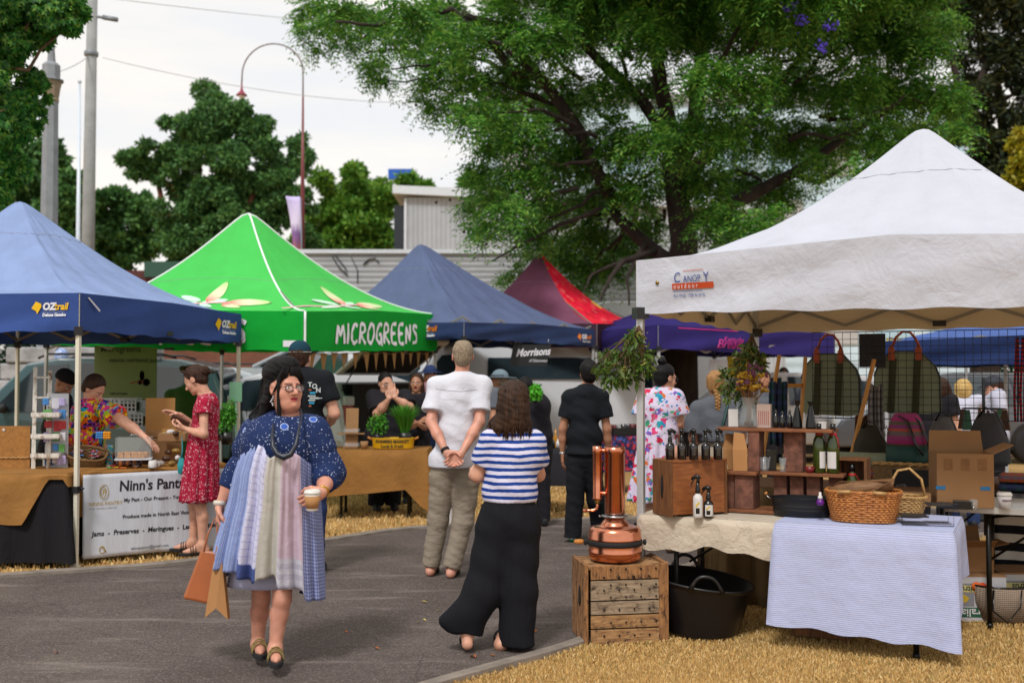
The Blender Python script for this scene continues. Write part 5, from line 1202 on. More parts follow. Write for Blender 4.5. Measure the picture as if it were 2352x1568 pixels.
m_sole = M('sole_black', '#131315', .8, var=.1); m_shoeb = M('shoe_black', '#151417', .6, var=.1); m_shoew = M('shoe_white', '#c9c9c8', .6, var=.05); m_leab = M('leather_brown', '#4a3626', .6, var=.2); m_strapk = M('strap_tan', '#8c7a48', .8, var=.3, scale=80)
m_frame = M('spectacle_frame', '#3a1c18', .3, var=.2); m_lens = glass('lens', (.8, .85, .9, 1), .02, .12); m_gold2 = M('gold', '#c49a3c', .25, .9, var=0)
def Q(p):  # picture -> joint of person p
 return lambda x, y, dy=0.0: _v(W(x, y, p.base.y+dy)-p.base)
def locks(p, mat, n, root, path, r=.006, name='hair', seed=1, jit=.02):
 rg = random.Random(seed); L_ = []
 for i in range(n):
  a = root(rg); pts = path(a, rg); L_.append((pts, r*rg.uniform(.6, 1.3)))
 return p.strands(mat, L_, name)
def glasses(p, dark=False):
 Rm, c, q = p.Rm, p.J['head'], p.k**.5
 def pt(x, y, z): return Vector(c+Rm@(_v((x, y, z))*q))
 mb = MB()
 for g in (-1, 1):
  R0 = [pt(g*.033+.025*math.cos(a), .103-.006*abs(math.cos(a)), -.004+.0185*math.sin(a)) for a in np.linspace(0, 2*math.pi, 21)]; mb.tube(R0, .0031, 6, caps=False); mb.tube([pt(g*.058, .098, .004), pt(g*.072, .05, .004), pt(g*.080, -.005, .0)], .0022, 5)
 mb.tube([pt(-.009, .108, .0), pt(0, .112, .003), pt(.009, .108, .0)], .0022, 5); o = mb.build('spectacles', m_frame if not dark else m_shoeb, p.o)
 for g in (-1, 1):
  mb = MB(); mb.add([pt(g*.033+.0235*math.cos(a), .102, -.004+.0175*math.sin(a)) for a in np.linspace(0, 2*math.pi, 17)[:-1]], [tuple(range(16))]); mb.build('lens', m_lens if not dark else m_shoeb, o)
def sandal(p, sd_, solem, strapm, n=2, sole=.022):
 a, t = p.J['an'+sd_], p.J['to'+sd_]; d = t-a; d[2] = 0; d /= (np.linalg.norm(d)+1e-6); s = np.cross(d, (0, 0, 1)); z0 = min(t[2], a[2])-.035
 k = p.k; mb = MB(); P = []; cen = (a+t)/2+d*.02*k; cen[2] = 0
 for i in range(20):
  th = 2*math.pi*i/20; w = .042 if math.cos(th) > 0 else .034; q = cen+d*(.128*k*math.cos(th))+s*(w*k*math.sin(th)); P.append((q[0], q[1]))
 zb = max(0.002, z0); mb.prism(P, zb, zb+sole); o = mb.build('sandal', solem, p.o, bevel=.004)
 for i in range(n):
  f = (.25, .62, .45, .8)[i] if n > 1 else .55; c = a*(1-f)+t*f+d*.03; pts = []; hh = .055-.03*f
  for th in np.linspace(-.1, math.pi+.1, 9): pts.append((c[0]+s[0]*.042*k*math.cos(th), c[1]+s[1]*.042*k*math.cos(th), zb+sole*.6+(hh+.018)*max(0, math.sin(th))))
  mb = MB(); mb.tube(pts, .009, 6, flat=.4); mb.build('strap', strapm, o)
f_bod = floral('navy_print_bodice', '#1c2c55', ['#1c2c55', '#b4bedc'], 60, .18, 95, ['#1c2c55', '#1c2c55', '#c4cce4', '#1c2c55'], .24, ring=(11, .24, '#3a5cac', '#aab8dc'))
w1 = Person('woman with long black hair and spectacles walking in a patchwork blue dress holding a cup', G(618, 1524), 1.66, 152, 1.45, 'pink', .008, lw=.92, thin=.80)
q = Q(w1)
w1.set(pel=q(624, 1180), belly=q(630, 1100, -.02), chest=q(648, 1022, -.02), neck=q(664, 956, .0), head=q(655, 891, -.02), shL=q(722, 992, -.02), shR=q(588, 996, .03), elL=q(752, 1086, -.03), wrL=q(742, 1128, -.25), elR=q(548, 1088, .03), wrR=q(505, 1158, -.02),
 hpL=q(652, 1200), hpR=q(598, 1200), knL=q(648, 1375, -.10), anL=q(632, 1488, -.10), toL=q(634, 1512, -.22), knR=q(600, 1375, .04), anR=q(592, 1476, .10), toR=q(598, 1494, -.03))
w1.hy = 136; w1.nod = -2; w1.fat = .9
w1.hand = {'L': (1.05, (-.35, .75, -.2), (-.80, -.25, -.45)), 'R': (1.1, (.9, -.1, 0), (.05, .0, -1))}
w1.build(); J = w1.J
P = [Ell(J['chest']+_v((0, 0, .0)), (.215, .17, .18), 152, k=.05), Ell(J['belly']+_v((0, 0, .03)), (.19, .155, .12), 152, k=.05), Cone(J['shL'], J['shR'], .075, k=.06), Cone(J['chest'], J['neck']-_v((0, 0, .03)), .14, .075, k=.06),
 Cone(J['shR'], J['shR']*.6+J['elR']*.4, .075, .085, k=.05), Cone(J['shL'], J['shL']*.6+J['elL']*.4, .075, .09, k=.05), Ell(J['neck']+_v((.01, -.035, .03)), (.10, .085, .042), 152, k=.02, sub=True)]
softobj('bodice', P, .008, f_bod, w1.o, 2, .006, 11, 2, infl=.006, zmin=float(q(640, 1062)[2]))
P = [Cone(J['shL'], J['elL'], .068, .076, k=.05), Cone(J['elL'], J['elL']*.42+J['wrL']*.58, .074, .058, k=.04, cutb=True), Cone(J['chest']+_v((.11, 0, .0)), J['elL'], .08, .07, k=.06)]
softobj('sleeve', P, .008, f_bod, w1.o, 2, .008, 13, 3, infl=.004)
P = [Cone(J['shR'], J['elR'], .068, .068, k=.05), Cone(J['elR'], J['elR']*.50+J['wrR']*.50, .066, .060, k=.04, cutb=True), Cone(J['chest']+_v((-.10, 0, .0)), J['elR'], .08, .06, k=.06)]
softobj('sleeve', P, .008, f_bod, w1.o, 2, .008, 13, 5, infl=.004)
m_mot = M('print_motif', '#5f86d6', .8, var=.2, scale=30); m_motw = M('print_outline', '#b8c6e6', .8, var=0)
m_p1 = stripes('cloth_blue_stripe', [(.62, '#7c8cba'), (.13, '#a4b0d4'), (.12, '#6c7db0'), (.13, '#a8b2d6')], .020, 'UV', 0, fold=.3); m_p2 = plaid('cloth_white_check', '#c4c4dc', '#8a93c4', '#7580b8', .034, 'UV', (0, 1), .10)
m_p3 = fabric('cloth_cream', '#c3c0b8', .3, 12, .5, transl=.1); m_p4 = fabric('cloth_pink', '#c4b0c0', .3, 12, .3, transl=.1); m_p5 = plaid('cloth_navy_plaid', '#949bc0', '#3a4a88', '#42528c', .016, 'UV', (0, 1), .45); m_p6 = fabric('cloth_denim_band', '#4c5c98', .3, 12, .4); m_p7 = plaid('cloth_grey_white', '#bdbcc8', '#a8a6b4', '#9c98ac', .05, 'UV', (0, 1), .5)
rowsY = [(1005, 572, 722), (1040, 552, 730), (1080, 538, 733), (1150, 525, 738), (1200, 510, 742), (1250, 497, 745), (1300, 486, 748), (1372, 478, 752)]
def hemy(u):
 pts = [(0, 1296), (.26, 1300), (.28, 1306), (.46, 1320), (.48, 1312), (.64, 1306), (.66, 1332), (.85, 1340), (.87, 1366), (1, 1372)]
 for i in range(len(pts)-1):
  if u <= pts[i+1][0]: t = (u-pts[i][0])/(pts[i+1][0]-pts[i][0]); return pts[i][1]*(1-t)+pts[i+1][1]*t
 return 1372
mpd = mpp(w1.base.y)
def skirt(a, v):
 th = a*2*math.pi            # 0: screen right, pi/2: towards camera, pi: screen left
 u = .5+.5*math.cos(th); front = math.sin(th) > 0
 hy_ = hemy(u) if front else 1330; ty = 1030+16*abs(2*u-1)**1.5+(6 if front else 0)
 ty = float(np.interp(u, [0, .1, .2, .35, .5, .6, .8, .9, 1], [1058, 1030, 1012, 1018, 1044, 1034, 1034, 1048, 1070]))
 y = ty+(hy_-ty)*v
 for i in range(len(rowsY)-1):
  if y <= rowsY[i+1][0]: break
 t = (y-rowsY[i][0])/(rowsY[i+1][0]-rowsY[i][0]); xl = rowsY[i][1]*(1-t)+rowsY[i+1][1]*t; xr = rowsY[i][2]*(1-t)+rowsY[i+1][2]*t
 cx_ = (xl+xr)/2; rx = (xr-xl)/2*mpd; ry = rx*(.86-.24*v)+.035*(1-v)+.01
 pl = (.006+.016*v)*(math.sin(th*17+1.2*math.sin(th*3)+v*.8)+.5*math.sin(th*29+2+v))+.004*math.sin(th*53)*(1-v)
 if .95 < u: pl *= .3
 X = (cx_-618)*mpd+(rx-.012+pl*.5)*math.cos(th); Y = .0-(ry+pl*1.3)*math.sin(th)-.02; return (X, Y, float(W(cx_, y, w1.base.y).z))
def pan(a, v):
 u = .5+.5*math.cos(a*2*math.pi)
 if math.sin(a*2*math.pi) < 0: return 4
 y = v
 if u < .27: return 0
 if u < .47: return 1 if v < .88 else 5
 if u < .655: return 2
 if u < .86: return 3 if v < .78 else 6
 return 4
mb = MB(); mb.grid(skirt, 220, 44, uvf=lambda u, v: (u*1.75, v*.62), mf=pan); mb.build('patchwork_skirt', [m_p1, m_p2, m_p3, m_p4, m_p5, m_p6, m_p7], w1.o, solid=.003)
f_under = fabric('underskirt_white', '#aeb0cc', .3, 9, .2, transl=.1)
def und(a, v): th = a*6.2832; r = .145+.02*v+.004*math.sin(th*9); y = 1180+(1342-1180)*v; cx_ = 612; return ((cx_-618)*mpd+(r+.038*v)*math.cos(th), -.02-.13*math.sin(th), float(W(cx_, y, w1.base.y).z))
mb = MB(); mb.grid(und, 70, 10); mb.build('underskirt', f_under, w1.o, solid=.003)
mb = MB(); mb.grid(lambda u, v: ((688-618+u*48-8*v)*mpd, .07+.02*math.sin(u*7), float(W(700, 1290+v*(88-20*abs(u-.5)), w1.base.y).z)), 12, 8); mb.build('navy_hem_drape', f_bod, w1.o, solid=.003)
Rm, c = w1.Rm, J['head']
def hp(x, y, z): return c+Rm@_v((x, y, z))
w1.Rm = Rm
P = [dict(t='e', c=hp(0, -.045, .080), r=_v((.096, .110, .096)), R=Rm, k=.03), dict(t='e', c=hp(0, .015, .122), r=_v((.072, .066, .050)), R=Rm, k=.03), dict(t='e', c=hp(0, -.085, -.01), r=_v((.075, .06, .10)), R=Rm, k=.03), Cone(hp(.02, -.10, -.02), hp(.05, -.13, -.20), .062, .05, k=.04), Cone(hp(.07, -.045, .0), hp(.10, -.10, -.19), .024, .026, k=.03), Cone(hp(.10, -.11, -.18), q(575, 975, .06), .04, .02, k=.03),
 Cone(hp(-.03, -.09, -.05), hp(-.10, -.08, -.20), .05, .03, k=.03), Cone(hp(-.10, -.07, -.18), q(722, 972, .02), .03, .016, k=.03),
 Ell(hp(.0, .085, .0), (.07, .05, .10), 130, k=.02, sub=True)]
softobj('hair', P, .005, m_bh, w1.o, 1, .004, 50, 1)
rg = random.Random(3); LK_ = []
for i in range(130):   # long locks falling from the crown over the back and shoulder
 g = rg.uniform(-1, 1); x0 = .085*g; LK_.append(([(x0*.6, rg.uniform(-.08, .02), .13), (x0*1.08, rg.uniform(-.11, -.05), .05), (x0*1.15, rg.uniform(-.13, -.07), -.06), (x0*1.4+rg.uniform(-.02, .03), rg.uniform(-.15, -.09), -.15), (x0*1.9+rg.uniform(-.02, .04), -.12+rg.uniform(-.03, .05), -.23)], rg.uniform(.0022, .0048)))
for i in range(12):   # wisps in front of the ear and beside the cheek
 g = 1 if i < 8 else -1; LK_.append(([(g*.045, .055, .115), (g*(.072+rg.uniform(0, .01)), .055+rg.uniform(-.015, .015), .05), (g*.076, .045+rg.uniform(-.015, .015), -.04), (g*(.07), .05+rg.uniform(-.02, .02), -.13), (g*.068+rg.uniform(-.01, .01), .06+rg.uniform(-.02, .02), -.20-rg.uniform(0, .05))], rg.uniform(.002, .0045)))
for i in range(26):   # swept fringe
 g = rg.uniform(-1, 1); LK_.append(([(g*.03, .03, .135), (g*.055, .075, .112), (g*.075, .072, .07), (g*.080, .045, .02), (g*.086, .0, -.03)], rg.uniform(.003, .006)))
w1.strands(m_bh, LK_, 'hair_locks'); glasses(w1)
mb = MB(); e0 = Vector(hp(.080, .0, -.045))
for i in range(6): mb.ball(e0+Vector((rg.uniform(-.008, .008), 0, -i*.009)), .006, 6)
mb.build('earring', M('silver', '#b9bcc0', .25, .8, var=0), w1.o)
nk = [q(642, 940, .0), q(630, 965, -.13), q(625, 1000, -.235), q(627, 1025, -.262), q(637, 1043, -.272), q(652, 1050, -.275), q(668, 1043, -.270), q(680, 1020, -.255), q(687, 985, -.215), q(693, 955, -.12), q(690, 938, -.02)]
mb = MB(); mb.tube([Vector(p) for p in nk], [.006, .006, .008, .012, .016, .018, .016, .011, .008, .006, .006], 10); o = mb.build('necklace', M('navy_beads', '#101a2a', .4, var=.2, scale=60), w1.o)
for s_, rr in (('R', .031),):
 w = J['wr'+s_]; mb = MB(); mb.lathe([(rr, -.012), (rr+.004, -.008), (rr+.004, .008), (rr, .012)], 18, w+_v((0, 0, .01))); mb.build('bracelet', M('pearl_bracelet', '#c8c2b4', .4, .1, var=.2, scale=60), w1.o)
w = J['wrL']; mb = MB(); mb.lathe([(.030, -.003), (.033, 0), (.030, .003)], 18, T=Matrix.Translation(Vector(w)) @ Vector(J['wrL']-J['elL']).to_track_quat('Z', 'Y').to_matrix().to_4x4()); mb.build('bangle', m_gold2, w1.o)
for s_ in 'LR': sandal(w1, s_, m_sole, m_strapk, 3, .028)
m_kraft = M('kraft_paper', '#a8794a', .85, var=.08); m_lid = M('cup_lid', '#d2cfc8', .5, var=0)
cp = W(717, 1172, w1.base.y-.335); cup = thing('coffee_cup', 'takeaway coffee cup with brown sleeve in the hand of the woman in the patchwork dress', 'cup', cp)
mb = MB(); mb.lathe([(.027, 0), (.029, .004), (.040, .088), (.039, .09)], 24, caps=True); mb.build('cup_body', m_lid, cup)
mb = MB(); mb.lathe([(.0300, .012), (.0312, .012), (.0402, .075), (.039, .075)], 24); mb.build('sleeve', m_kraft, cup)
mb = MB(); mb.lathe([(.042, .086), (.044, .090), (.042, .095), (.038, .104), (.034, .106), (.033, .101), (0, .101)], 24); mb.build('lid', m_lid, cup)
m_tan = M('tan_leather', '#a0582e', .45, var=.08, bump=.05)
hw_ = W(495, 1190, w1.base.y-.02); hb = thing('handbag', 'structured tan leather tote hanging low beside the patchwork dress', 'bag', hw_)
def bq(x, y, dy): p = W(x, y, w1.base.y+dy)-hw_; return p
pts = [bq(462, 1262, -.07), bq(512, 1268, -.07), bq(487, 1388, -.09), bq(420, 1374, -.09)]; pts2 = [bq(462, 1262, .07), bq(512, 1268, .07), bq(487, 1388, .09), bq(420, 1374, .09)]
mb = MB(); mb.hexa([pts[3], pts[2], pts2[2], pts2[3], pts[0], pts[1], pts2[1], pts2[0]]); mb.build('bag_body', m_tan, hb, bevel=.012)
for dy in (-.07, .07):
 mb = MB(); mb.tube([bq(468, 1266, dy), bq(478, 1225, dy*.6), bq(494, 1188, dy*.3), bq(500, 1225, dy*.6), bq(507, 1268, dy)], .005, 6); mb.build('handle', m_tan, hb)
kb = thing('paper_bag', 'folded brown paper carrier bag with pointed lower edge behind the tan tote', 'bag', hw_)
mb = MB(); P4 = [bq(490, 1290, -.13), bq(509, 1282, -.14), bq(523, 1422, -.14), bq(496, 1396, -.15), bq(470, 1418, -.13)]; P5 = [p+Vector((0, .05, 0)) for p in P4]
mb.add(P4+P5, [(4, 3, 2, 1, 0), (5, 6, 7, 8, 9), (0, 1, 6, 5), (1, 2, 7, 6), (2, 3, 8, 7), (3, 4, 9, 8), (4, 0, 5, 9)]); mb.build('bag_body', m_kraft, kb)
mb = MB(); mb.tube([bq(494, 1290, -.12), bq(500, 1240, -.05), bq(502, 1200, -.02), bq(506, 1245, -.06), bq(507, 1285, -.12)], .004, 6); mb.build('handle', m_kraft, kb)
f_red2 = floral('red_print_dress', '#9c1535', ['#d9b3b8', '#a81c3e', '#d2a0aa', '#8c1030'], 55, .30, 90, ['#9c1535', '#dcc0c4', '#9c1535'], .3)
w2 = Person('young woman in a red flower print dress looking at her phone at the preserves table', G(443, 1277), 1.66, 282, .92, 'fair', .009, thin=.8)
q = Q(w2)
w2.set(pel=q(462, 1040), belly=q(466, 995), chest=q(474, 950), neck=q(477, 910), head=q(449, 872, 0), shL=q(468, 930, -.15), shR=q(478, 930, .15), elL=q(468, 997, -.22), wrL=q(427, 985, -.16), elR=q(462, 990, .20), wrR=q(418, 955, .10),
 hpL=q(464, 1065, -.045), hpR=q(462, 1065, .05), knL=q(460, 1160, -.06), anL=q(465, 1248, -.06), toL=q(434, 1266, -.10), knR=q(446, 1160, .07), anR=q(443, 1242, .06), toR=q(413, 1256, .04))
w2.hy = 278; w2.nod = 32; w2.hand = {'L': (.9, (0, .5, .8), (-1, .1, .15)), 'R': (.2, (.2, -.4, -.9), (-1, -.1, .35))}
w2.build(); J = w2.J
w2.top(f_red2, hem=.98, sleeve=.28, neck=.085, name='dress_bodice', neckdrop=.02, infl=.012, slr=1.15)
def dressskirt(p, mat, ytop, yhem, xs_top, xs_hem, name='dress_skirt', depth=.62, n=14, amp=.012, cy=0.0, res=90, rows=20, h2=None):
 D_ = p.base.y; k_ = mpp(D_); bx = (W(0, 0, D_).x); x0 = p.base.x
 def f(a, v):
  th = a*2*math.pi; y = ytop+(yhem-ytop)*v; e = v**.8; xl = xs_top[0]*(1-e)+xs_hem[0]*e; xr = xs_top[1]*(1-e)+xs_hem[1]*e; cx_ = (xl+xr)/2; rx = (xr-xl)/2*k_; ry = rx*depth+.03
  pl = amp*(.3+v)*(math.sin(th*n+1.3*math.sin(th*2))+.4*math.sin(th*n*1.7+v*2))
  w = W(cx_, y, D_); return (w.x-x0+(rx+pl)*math.cos(th), cy-(ry+pl)*math.sin(th), w.z+.006*math.sin(th*n)*v)
 mb = MB(); mb.grid(f, res, rows); return mb.build(name, mat, p.o, solid=.003)
dressskirt(w2, f_red2, 972, 1150, (443, 496), (417, 499), depth=1.05, n=13, amp=.012)
w2.shorthair(m_brh, thick=.012, low=-.02)
Rm, c = w2.Rm, w2.J['head']
P = [dict(t='e', c=c+Rm@_v((0, -.115, .02)), r=_v((.048, .040, .045)), R=Rm, k=.02), dict(t='e', c=c+Rm@_v((0, -.085, .03)), r=_v((.055, .05, .05)), R=Rm, k=.02)]
softobj('hair_bun', P, .005, m_brh, w2.o, 1, .006, 80, 2)
rg = random.Random(5); w2.strands(m_brh, [([(rg.uniform(-.05, .05), -.10, .04+rg.uniform(-.03, .03)), (rg.uniform(-.05, .05), -.14, .03), (rg.uniform(-.05, .05), -.15-rg.uniform(0, .02), -.01), (rg.uniform(-.04, .04), -.16-rg.uniform(0, .04), -.04)], .003) for i in range(24)]+[([(rg.uniform(.02, .07)*g, .04, .12), (g*.078, .01, .07), (g*.08, -.04, .02), (g*.05, -.09, .0)], .005) for g in (-1, 1) for i in range(10)], 'hair_locks')
for s_ in 'LR': sandal(w2, s_, m_sole, m_leab, 3, .026)
ph = W(414, 966, w2.base.y-.10); phone = thing('mobile_phone', 'dark phone in a brown case held by the woman in the red dress', 'phone', ph, rot=(R_(-40), R_(28), R_(20)))
mb = MB(); mb.box((0, 0, 0), (.16, .078, .012)); mb.build('case', M('phone_case', '#5a3a2a', .5, var=.05), phone, bevel=.004); mb = MB(); mb.box((0, 0, .008), (.15, .07, .003)); mb.build('screen', M('phone_screen', '#0c0d10', .1, var=0), phone)
tb_ = W(417, 1065, w2.base.y+.02); mb = MB(); mb.tube([(0, 0, .24), (.008, 0, .12), (0, 0, .05)], [.003, .006, .01], 8); mb.lathe([(.01, -.09), (.03, -.08), (.036, 0), (.022, .04), (.008, .06)], 14, sy=.5); single(mb, 'shoulder_bag', M('turquoise_bag', '#1f8f95', .6, var=.25, scale=20), 'small turquoise bag hanging beside the red dress', 'bag', tb_)
f_wsh = fabric('white_shirt', '#d4d5de', .55, 8, .1, transl=.08, var=.03); f_kha = fabric('khaki_cloth', '#8a7f70', .5, 10, .2, transl=0, var=.05, stretch=(1, 1, 1.8))
m3 = Person('grey haired man in a white shirt and khaki trousers with hands clasped behind his back', G(1014, 1322), 1.80, 355, 1.0, 'pink', .009, lthin=.82)
q = Q(m3)
m3.set(pel=q(1044, 1058), belly=q(1050, 995), chest=q(1053, 925), neck=q(1060, 862), head=q(1063, 818, .02), shL=q(1003, 886), shR=q(1107, 884), elL=q(990, 968, -.10), elR=q(1101, 968, -.10), wrL=q(1026, 1040, -.23), wrR=q(1060, 1042, -.23),
 hpL=q(1018, 1085), hpR=q(1074, 1085), knL=q(1006, 1195, .02), knR=q(1063, 1200, -.02), anL=q(990, 1298, .02), anR=q(1037, 1302, -.06), toL=q(998, 1300, .16), toR=q(1046, 1310, .10))
m3.J['toL'][2] = .03; m3.J['toR'][2] = .03
m3.hand = {'L': (.7, (0, -.95, .1), (.75, -.1, -.65)), 'R': (.7, (0, -.95, .1), (-.75, -.15, -.6))}
m3.build(); J = m3.J
m3.top(f_wsh, hem=.815, sleeve=.68, neck=.06, loose=.030, fold=.007, infl=.014, slr=1.12)
mb = MB(); mb.lathe([(.068, -.02), (.073, -.018), (.069, .022), (.066, .022)], 26, J['neck']+_v((0, .012, -.002)), sy=.95); mb.build('collar', f_wsh, m3.o)
m3.trousers(f_kha, hem=.085, infl=.014, fold=.006, fs=24, waist=1.02)
mb = MB()
def onback(x, y, d): return Vector(q(x, y, d))
mb.tube([onback(1000, 893, -.155), onback(1030, 897, -.175), onback(1060, 899, -.18), onback(1095, 895, -.16)], .0022, 4); mb.build('yoke_seam', M('seam_grey', '#9a9cae', .9, var=0), m3.o)
m3.shorthair(m_gh, bald=True, thick=.006, low=-.035)
w = J['wrL']; mb = MB(); mb.lathe([(.031, -.012), (.034, -.010), (.034, .010), (.031, .012)], 18, T=Matrix.Translation(Vector(w*.9+J['elL']*.1)) @ Vector(J['wrL']-J['elL']).to_track_quat('Z', 'Y').to_matrix().to_4x4()); mb.build('watch', m_sole, m3.o)
for s_ in 'LR': sandal(m3, s_, m_sole, m_leab, 3, .03)
for s_ in 'LR':
 a = J['an'+s_]; mb = MB(); mb.tube([(a[0]-.04, a[1]+.03, .06), (a[0]-.03, a[1]-.035, .075), (a[0]+.03, a[1]-.035, .075), (a[0]+.04, a[1]+.03, .06)], .009, 6); mb.build('heel_strap', m_leab, m3.o)
f_str = stripes('navy_white_stripe', [(.52, '#c9c6da'), (.48, '#173a86')], .0385, 'Object', 2, wob=.020, fold=.35); f_bp = fabric('black_crepe', '#101118', .7, 5, .2, transl=0, stretch=(2, 2, .4))
w4 = Person('dark haired woman in a blue and white striped top and wide black trousers', G(1125, 1490), 1.53, 8, 1.12, 'fair', .008, lthin=.85)
q = Q(w4)
w4.set(pel=q(1168, 1190), belly=q(1170, 1125), chest=q(1178, 1052), neck=q(1180, 978), head=q(1183, 925, .02), shL=q(1128, 1012), shR=q(1226, 1014), elL=q(1097, 1092, .03), wrL=q(1086, 1088, .24), elR=q(1236, 1090, .08), wrR=q(1205, 1080, .28),
 hpL=q(1140, 1225), hpR=q(1194, 1225), knL=q(1112, 1345, -.02), knR=q(1190, 1350, .0), anL=q(1073, 1452, -.06), anR=q(1150, 1478, .0), toL=q(1070, 1462, .12), toR=q(1148, 1480, .18))
w4.J['toL'][2] = .045; w4.J['toR'][2] = .03
w4.hy = 18; w4.build(hh=.0045); J = w4.J
w4.top(f_str, hem=float(q(0, 1150)[2])/w4.k, sleeve=.62, neck=.075, loose=.02, infl=.012, fold=.008, slr=1.0, h=.007)
P = [Ell(J['pel'], (.178, .135, .14), 8), Cone(J['pel'], J['belly'], .13, .125, k=.04), Cone(J['hpR'], J['knR'], .115, .100, k=.05), Cone(J['knR'], q(1187, 1478, .0), .098, .100, k=.04, cutb=True),
 Cone(J['hpL'], J['knL'], .115, .095, k=.05), Cone(J['knL'], q(1074, 1446, -.03), .092, .085, k=.04, cutb=True), Cone(q(1105, 1370, -.05), q(1022, 1424, -.08), .06, .035, k=.09), Cone(q(1085, 1400, -.04), q(1050, 1432, -.06), .07, .05, k=.05)]
softobj('wide_trousers', P, .008, f_bp, w4.o, 2, .010, 9, 3, infl=.004, zmax=float(q(0, 1138)[2]))
Rm, c = w4.Rm, J['head']
def hq(x, y, z): return c+Rm@_v((x, y, z))
P = [dict(t='e', c=hq(0, -.022, .04), r=_v((.090, .104, .095)), R=Rm, k=.02), dict(t='e', c=hq(0, -.06, -.05), r=_v((.096, .07, .11)), R=Rm, k=.03), dict(t='e', c=hq(-.03, -.065, -.13), r=_v((.10, .055, .055)), R=Rm, k=.03), Ell(hq(0, .10, -.02), (.08, .07, .12), 18, k=.02, sub=True)]
softobj('hair', P, .005, m_dbh, w4.o, 1, .004, 45, 1)
rg = random.Random(9); LK_ = []
for i in range(260):
 th = rg.uniform(-1.15, 1.15)*1.35; sx, sy = math.sin(th), -math.cos(th); L0_ = rg.uniform(.12, .20)
 fl_ = rg.uniform(.9, 1.25); LK_.append(([(sx*.02, -.02+sy*.03, .137), (sx*.075, -.02+sy*.088, .095), (sx*.097, -.02+sy*.10, .02), (sx*.100, -.025+sy*.092, -.06), (sx*.112*fl_-.01, -.03+sy*.095, -.02-L0_*.7), (sx*.125*fl_-.02, -.03+sy*.10, -.03-L0_)], rg.uniform(.0022, .0048)))
w4.strands(m_dbh, LK_, 'hair_locks')
for s_ in 'LR': sandal(w4, s_, m_sole, m_sole, 2, .030)
f_blk = fabric('black_tee', '#0e1319', .6, 7, .1, transl=0); f_blk2 = fabric('black_trouser', '#15171d', .7, 8, .2, transl=0)
m5 = Person('young man in a black t-shirt and black trousers walking away between the stalls', G(1330, 1243), 1.69, 355, 1.02, 'tan', .010, lthin=.85)
q = Q(m5)
m5.set(pel=q(1342, 1050), belly=q(1342, 1000), chest=q(1343, 945), neck=q(1348, 888), head=q(1352, 858, .02), shL=q(1309, 912), shR=q(1382, 912), elL=q(1293, 985), elR=q(1394, 985), wrL=q(1292, 1040, .03), wrR=q(1397, 1045, .05),
 hpL=q(1325, 1070), hpR=q(1360, 1070), knL=q(1320, 1150), knR=q(1368, 1145, .08), anL=q(1316, 1225, .0), anR=q(1377, 1215, .25), toL=q(1322, 1236, .16), toR=q(1380, 1228, .4))
m5.J['toL'][2] = .035; m5.J['toR'][2] = .035; m5.J['anR'][2] = .10
m5.build(fine=False, hh=.006); m5.top(f_blk, hem=.84, sleeve=.6, loose=.03, fold=.010, slr=1.1); m5.trousers(f_blk2, hem=.05, flare=1.12, fold=.008); m5.shorthair(m_bh, thick=.02, low=-.04)
m5.shoes(M('trainer_white', '#b8bab8', .6), mats=M('sole_green', '#1c8a5a', .6)); w = m5.J['wrL']; mb = MB(); mb.lathe([(.028, -.01), (.031, 0), (.028, .01)], 16, w); mb.build('watch', M('silver', '#b9bcc0'), m5.o)
f_col = floral('rainbow_print', '#c8337a', ['#e8b818', '#1a9ac0', '#d8357f', '#8a3aa0', '#e0601c', '#98c020', '#1c2a80', '#c82a50'], 17, .9, 34, ['#14141c', '#e8d020', '#28a8c8', '#d83a7a', '#14141c', '#e87818'], .42)
w6 = Person('woman with dark hair in a rainbow patterned shirt reaching across the preserves table', Vector((W(185, 861, 9.55).x, 9.55, 0)), 1.66, 95, 1.25, 'fair', .010)
q = Q(w6)
w6.set(pel=q(182, 1055), belly=q(190, 1005), chest=q(206, 955), neck=q(222, 922, -.02), head=q(216, 893, -.03), shR=q(240, 940, -.15), shL=q(215, 938, .15), elR=q(284, 968, -.28), wrR=q(334, 1004, -.36), elL=q(215, 1000, .2), wrL=q(245, 1035, .1))
w6.hy = 102; w6.nod = 38; w6.hand['R'] = (.25, (-.3, .1, -.9), (.75, -.2, -.6)); w6.build(); w6.top(f_col, hem=.80, sleeve=.62, loose=.05, slr=1.4, fold=.008); w6.trousers(f_blk2)
w6.shorthair(m_dbh, thick=.02, low=-.07); w6.shoes(m_shoeb)
def simple(label, x, D_, H, yaw, w, tone, topm, botm, hair, hy=None, nod=0, pose=None, sleeve=.5, thick=.014, fine=False, loose=.02, hands=None, hem=.86, bottom='t', hh=None, low=-.04, z0=None, h=.012, neck=.075):
 p = Person(label, Vector((W(x, 861, D_).x, D_, 0)), H, yaw, w, tone, h, lthin=.85); p.hy = yaw if hy is None else hy; p.nod = nod
 if pose: p.set(**pose(Q(p)))
 if hands: p.hand.update(hands)
 p.build(fine=fine, hh=hh or .006)
 p.top(topm, hem=hem, sleeve=sleeve, loose=loose, slr=1.08, neck=neck)
 if bottom == 't': p.trousers(botm)
 p.shoes(m_shoeb)
 if hair: p.shorthair(hair, thick=thick, low=low)
 return p
